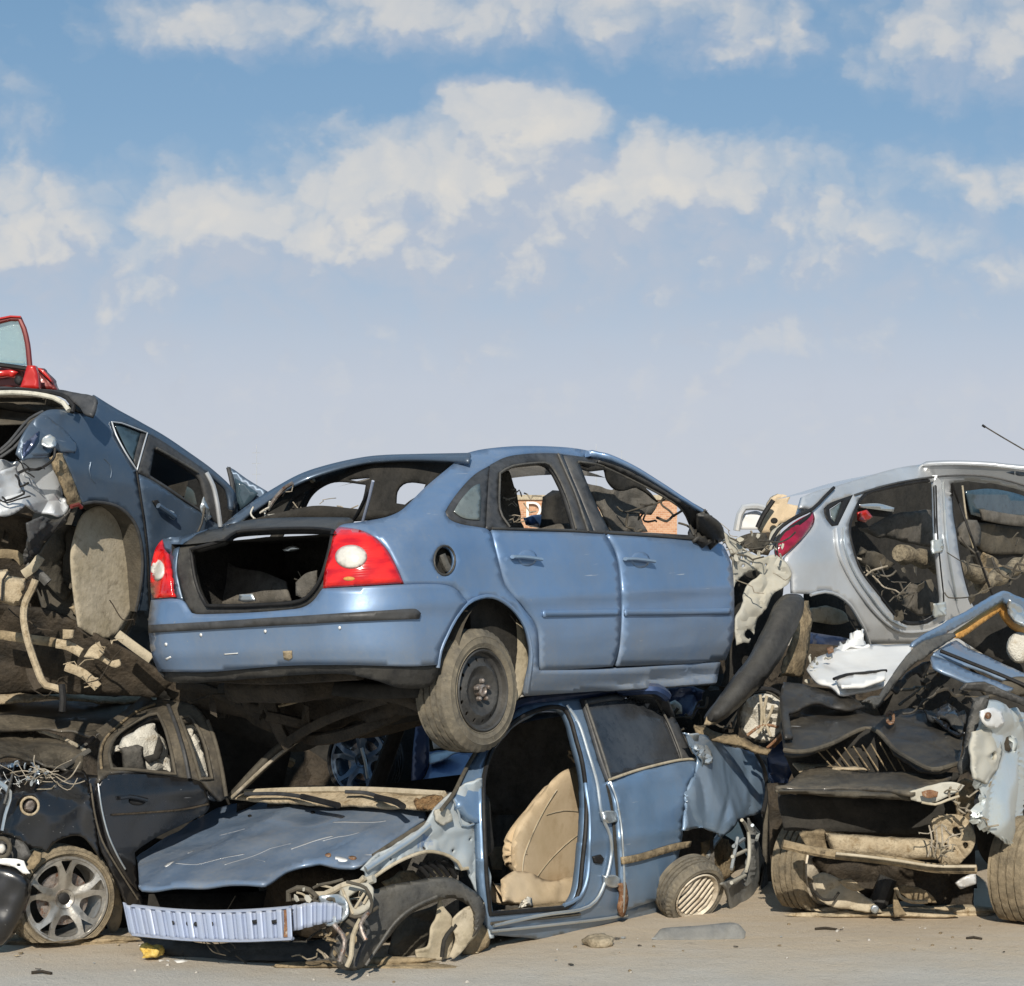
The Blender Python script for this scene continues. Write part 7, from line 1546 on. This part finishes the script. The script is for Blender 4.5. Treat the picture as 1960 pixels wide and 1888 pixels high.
for k, (px, py, rx, ry, h, m_) in enumerate(((110, 1803, .38, .08, .035, 'under2'), (1700, 1752, .55, .10, .05, 'tan'), (690, 1848, .40, .07, .03, 'under2'))):
    c = gP(px, py); o = rock('dirt_pile', (c.x, c.y, 0), (rx, ry, h), M[m_], 40+k, n=4, am=.8); recenter(o)
    tag(o, ['low heap of dark dirt at the flat tyre of the black car', 'low sandy heap under the dark wreck on the right', 'low heap of dirt under the hanging black arch lining'][k], 'dirt pile')
# distant brick building, masts
bd = bpy.data.objects.new('brick_building', None); COL.objects.link(bd); bd.location = (3, 150, 0)
tag(bd, 'long orange brick building far away, seen through the windows of the upper saloon', 'building')
m_brick, t_, b_, oc_, _ = base('orange_brick')
br = t_.n.new('ShaderNodeTexBrick'); br.inputs['Scale'].default_value = 1.4; br.inputs['Color1'].default_value = (.40, .20, .11, 1); br.inputs['Color2'].default_value = (.50, .29, .17, 1); br.inputs['Mortar'].default_value = (.5, .38, .28, 1)
t_.link(t_.mapping(oc_, (1, 1, 1), (R(90), 0, 0)), br.inputs['Vector']); t_.link(br.outputs['Color'], b_.inputs['Base Color']); b_.inputs['Roughness'].default_value = .9
def wbox(name, b, mat, par):
    V, F = boxmesh(*b); return mk(name, V, F, mat, par, smooth=False)
bx0, bx1 = (975-CX)/FPX*150, (1296-CX)/FPX*150; bz = CZ+(HY-948)/FPX*150
wbox('wall', (bx0, bx1, 150, 162, 0, bz-.4), m_brick, bd)
wbox('parapet', (bx0-.2, bx1+.2, 149.8, 162.2, bz-.4, bz), M['liner'], bd)
for i in range(4): wbox('window', (bx0+1.5+i*2.9, bx0+2.9+i*2.9, 149.9, 149.99, 2.2, 4.2), M['glass_dk'], bd)
fc = bpy.data.curves.new('sign_curve', 'FONT'); fc.body = 'DAL'; fc.size = 2.0; fc.extrude = .04
fo = bpy.data.objects.new('sign_curve', fc); COL.objects.link(fo)
bpy.context.view_layer.update()
dg = bpy.context.evaluated_depsgraph_get(); fm = bpy.data.meshes.new_from_object(fo.evaluated_get(dg)); bpy.data.objects.remove(fo)
for v in fm.vertices: v.co = Vector((v.co.x-.0+(1004-CX)/FPX*150-3, -.30-v.co.z, v.co.y+CZ+(HY-992)/FPX*150))
so = bpy.data.objects.new('sign_lettering', fm); COL.objects.link(so); so.parent = bd; fm.materials.clear(); fm.materials.append(M['white'])
for k, (px, py, L_) in enumerate(((491, 850, 'left'), (1141, 850, 'middle'), (1190, 862, 'right'))):
    x = (px-CX)/FPX*200; z = CZ+(HY-py)/FPX*200
    it = [sweep([Vector((x, 200, 0)), Vector((x, 200, z*.6)), Vector((x, 200, z))], [.10, .07, .03], 6)]
    for q in range(3): it.append(sweep([Vector((x-.5, 200, z-1.2*q-1)), Vector((x+.5, 200, z-1.2*q-1))], .03, 5))
    o = merge('mast', None, M['silver'], it); recenter(o)
    tag(o, ['thin pale mast on the horizon left of the upper saloon roof', 'thin pale mast poking up just above the upper saloon roof', 'rightmost faint mast behind the sloping roof of the upper saloon'][k], 'mast')

# ------------------------------------------------------------ wrecks buried deeper in the pile
Z1 = Car('buried_wreck', 'dark tangle of a wreck buried behind the lower cars, right of the middle', 'car', W(1600, 1700, 13.0), (0, 0, 0), None, group='scrapped cars in the pile')
panel('hull', Z1.root, M['under'], [(1270,1300),(1360,1230),(1420,1250),(1560,1230),(1700,1250),(1990,1250),(1990,1690),(1700,1700),(1450,1690),(1380,1500),(1270,1420)], plane3((1270,1300,12.2), (1990,1250,13.2), (1500,1690,12.3)), th=.03, res=18, disp=crumple(.2, 2.0, 201), sharp=60)
panel('torn_panel', Z1.root, M['navy'], [(1470,1440),(1500,1400),(1520,1460),(1500,1520),(1478,1500)], flat(11.6), th=.02, res=8, disp=crumple(.08, 4, 203))
panel('torn_panel', Z1.root, M['linerdk'], [(1465,1520),(1500,1510),(1510,1600),(1490,1700),(1460,1690)], flat(11.5), th=.02, res=8, disp=crumple(.08, 4, 204))
Z2 = Car('buried_wreck', 'dark crushed wreck in the deep shade between the black car and the bottom saloon', 'car', W(450, 1650, 13.0), (0, 0, 0), None, group='scrapped cars in the pile')
panel('hull', Z2.root, M['under'], [(-60,1000),(200,1180),(300,1260),(560,1300),(760,1330),(960,1340),(960,1560),(700,1640),(480,1700),(-60,1700)], plane3((-60,1100,12.2), (960,1340,13.4), (300,1700,12.6)), th=.03, res=18, disp=crumple(.2, 2.0, 205), sharp=60)
bpy.context.view_layer.update()
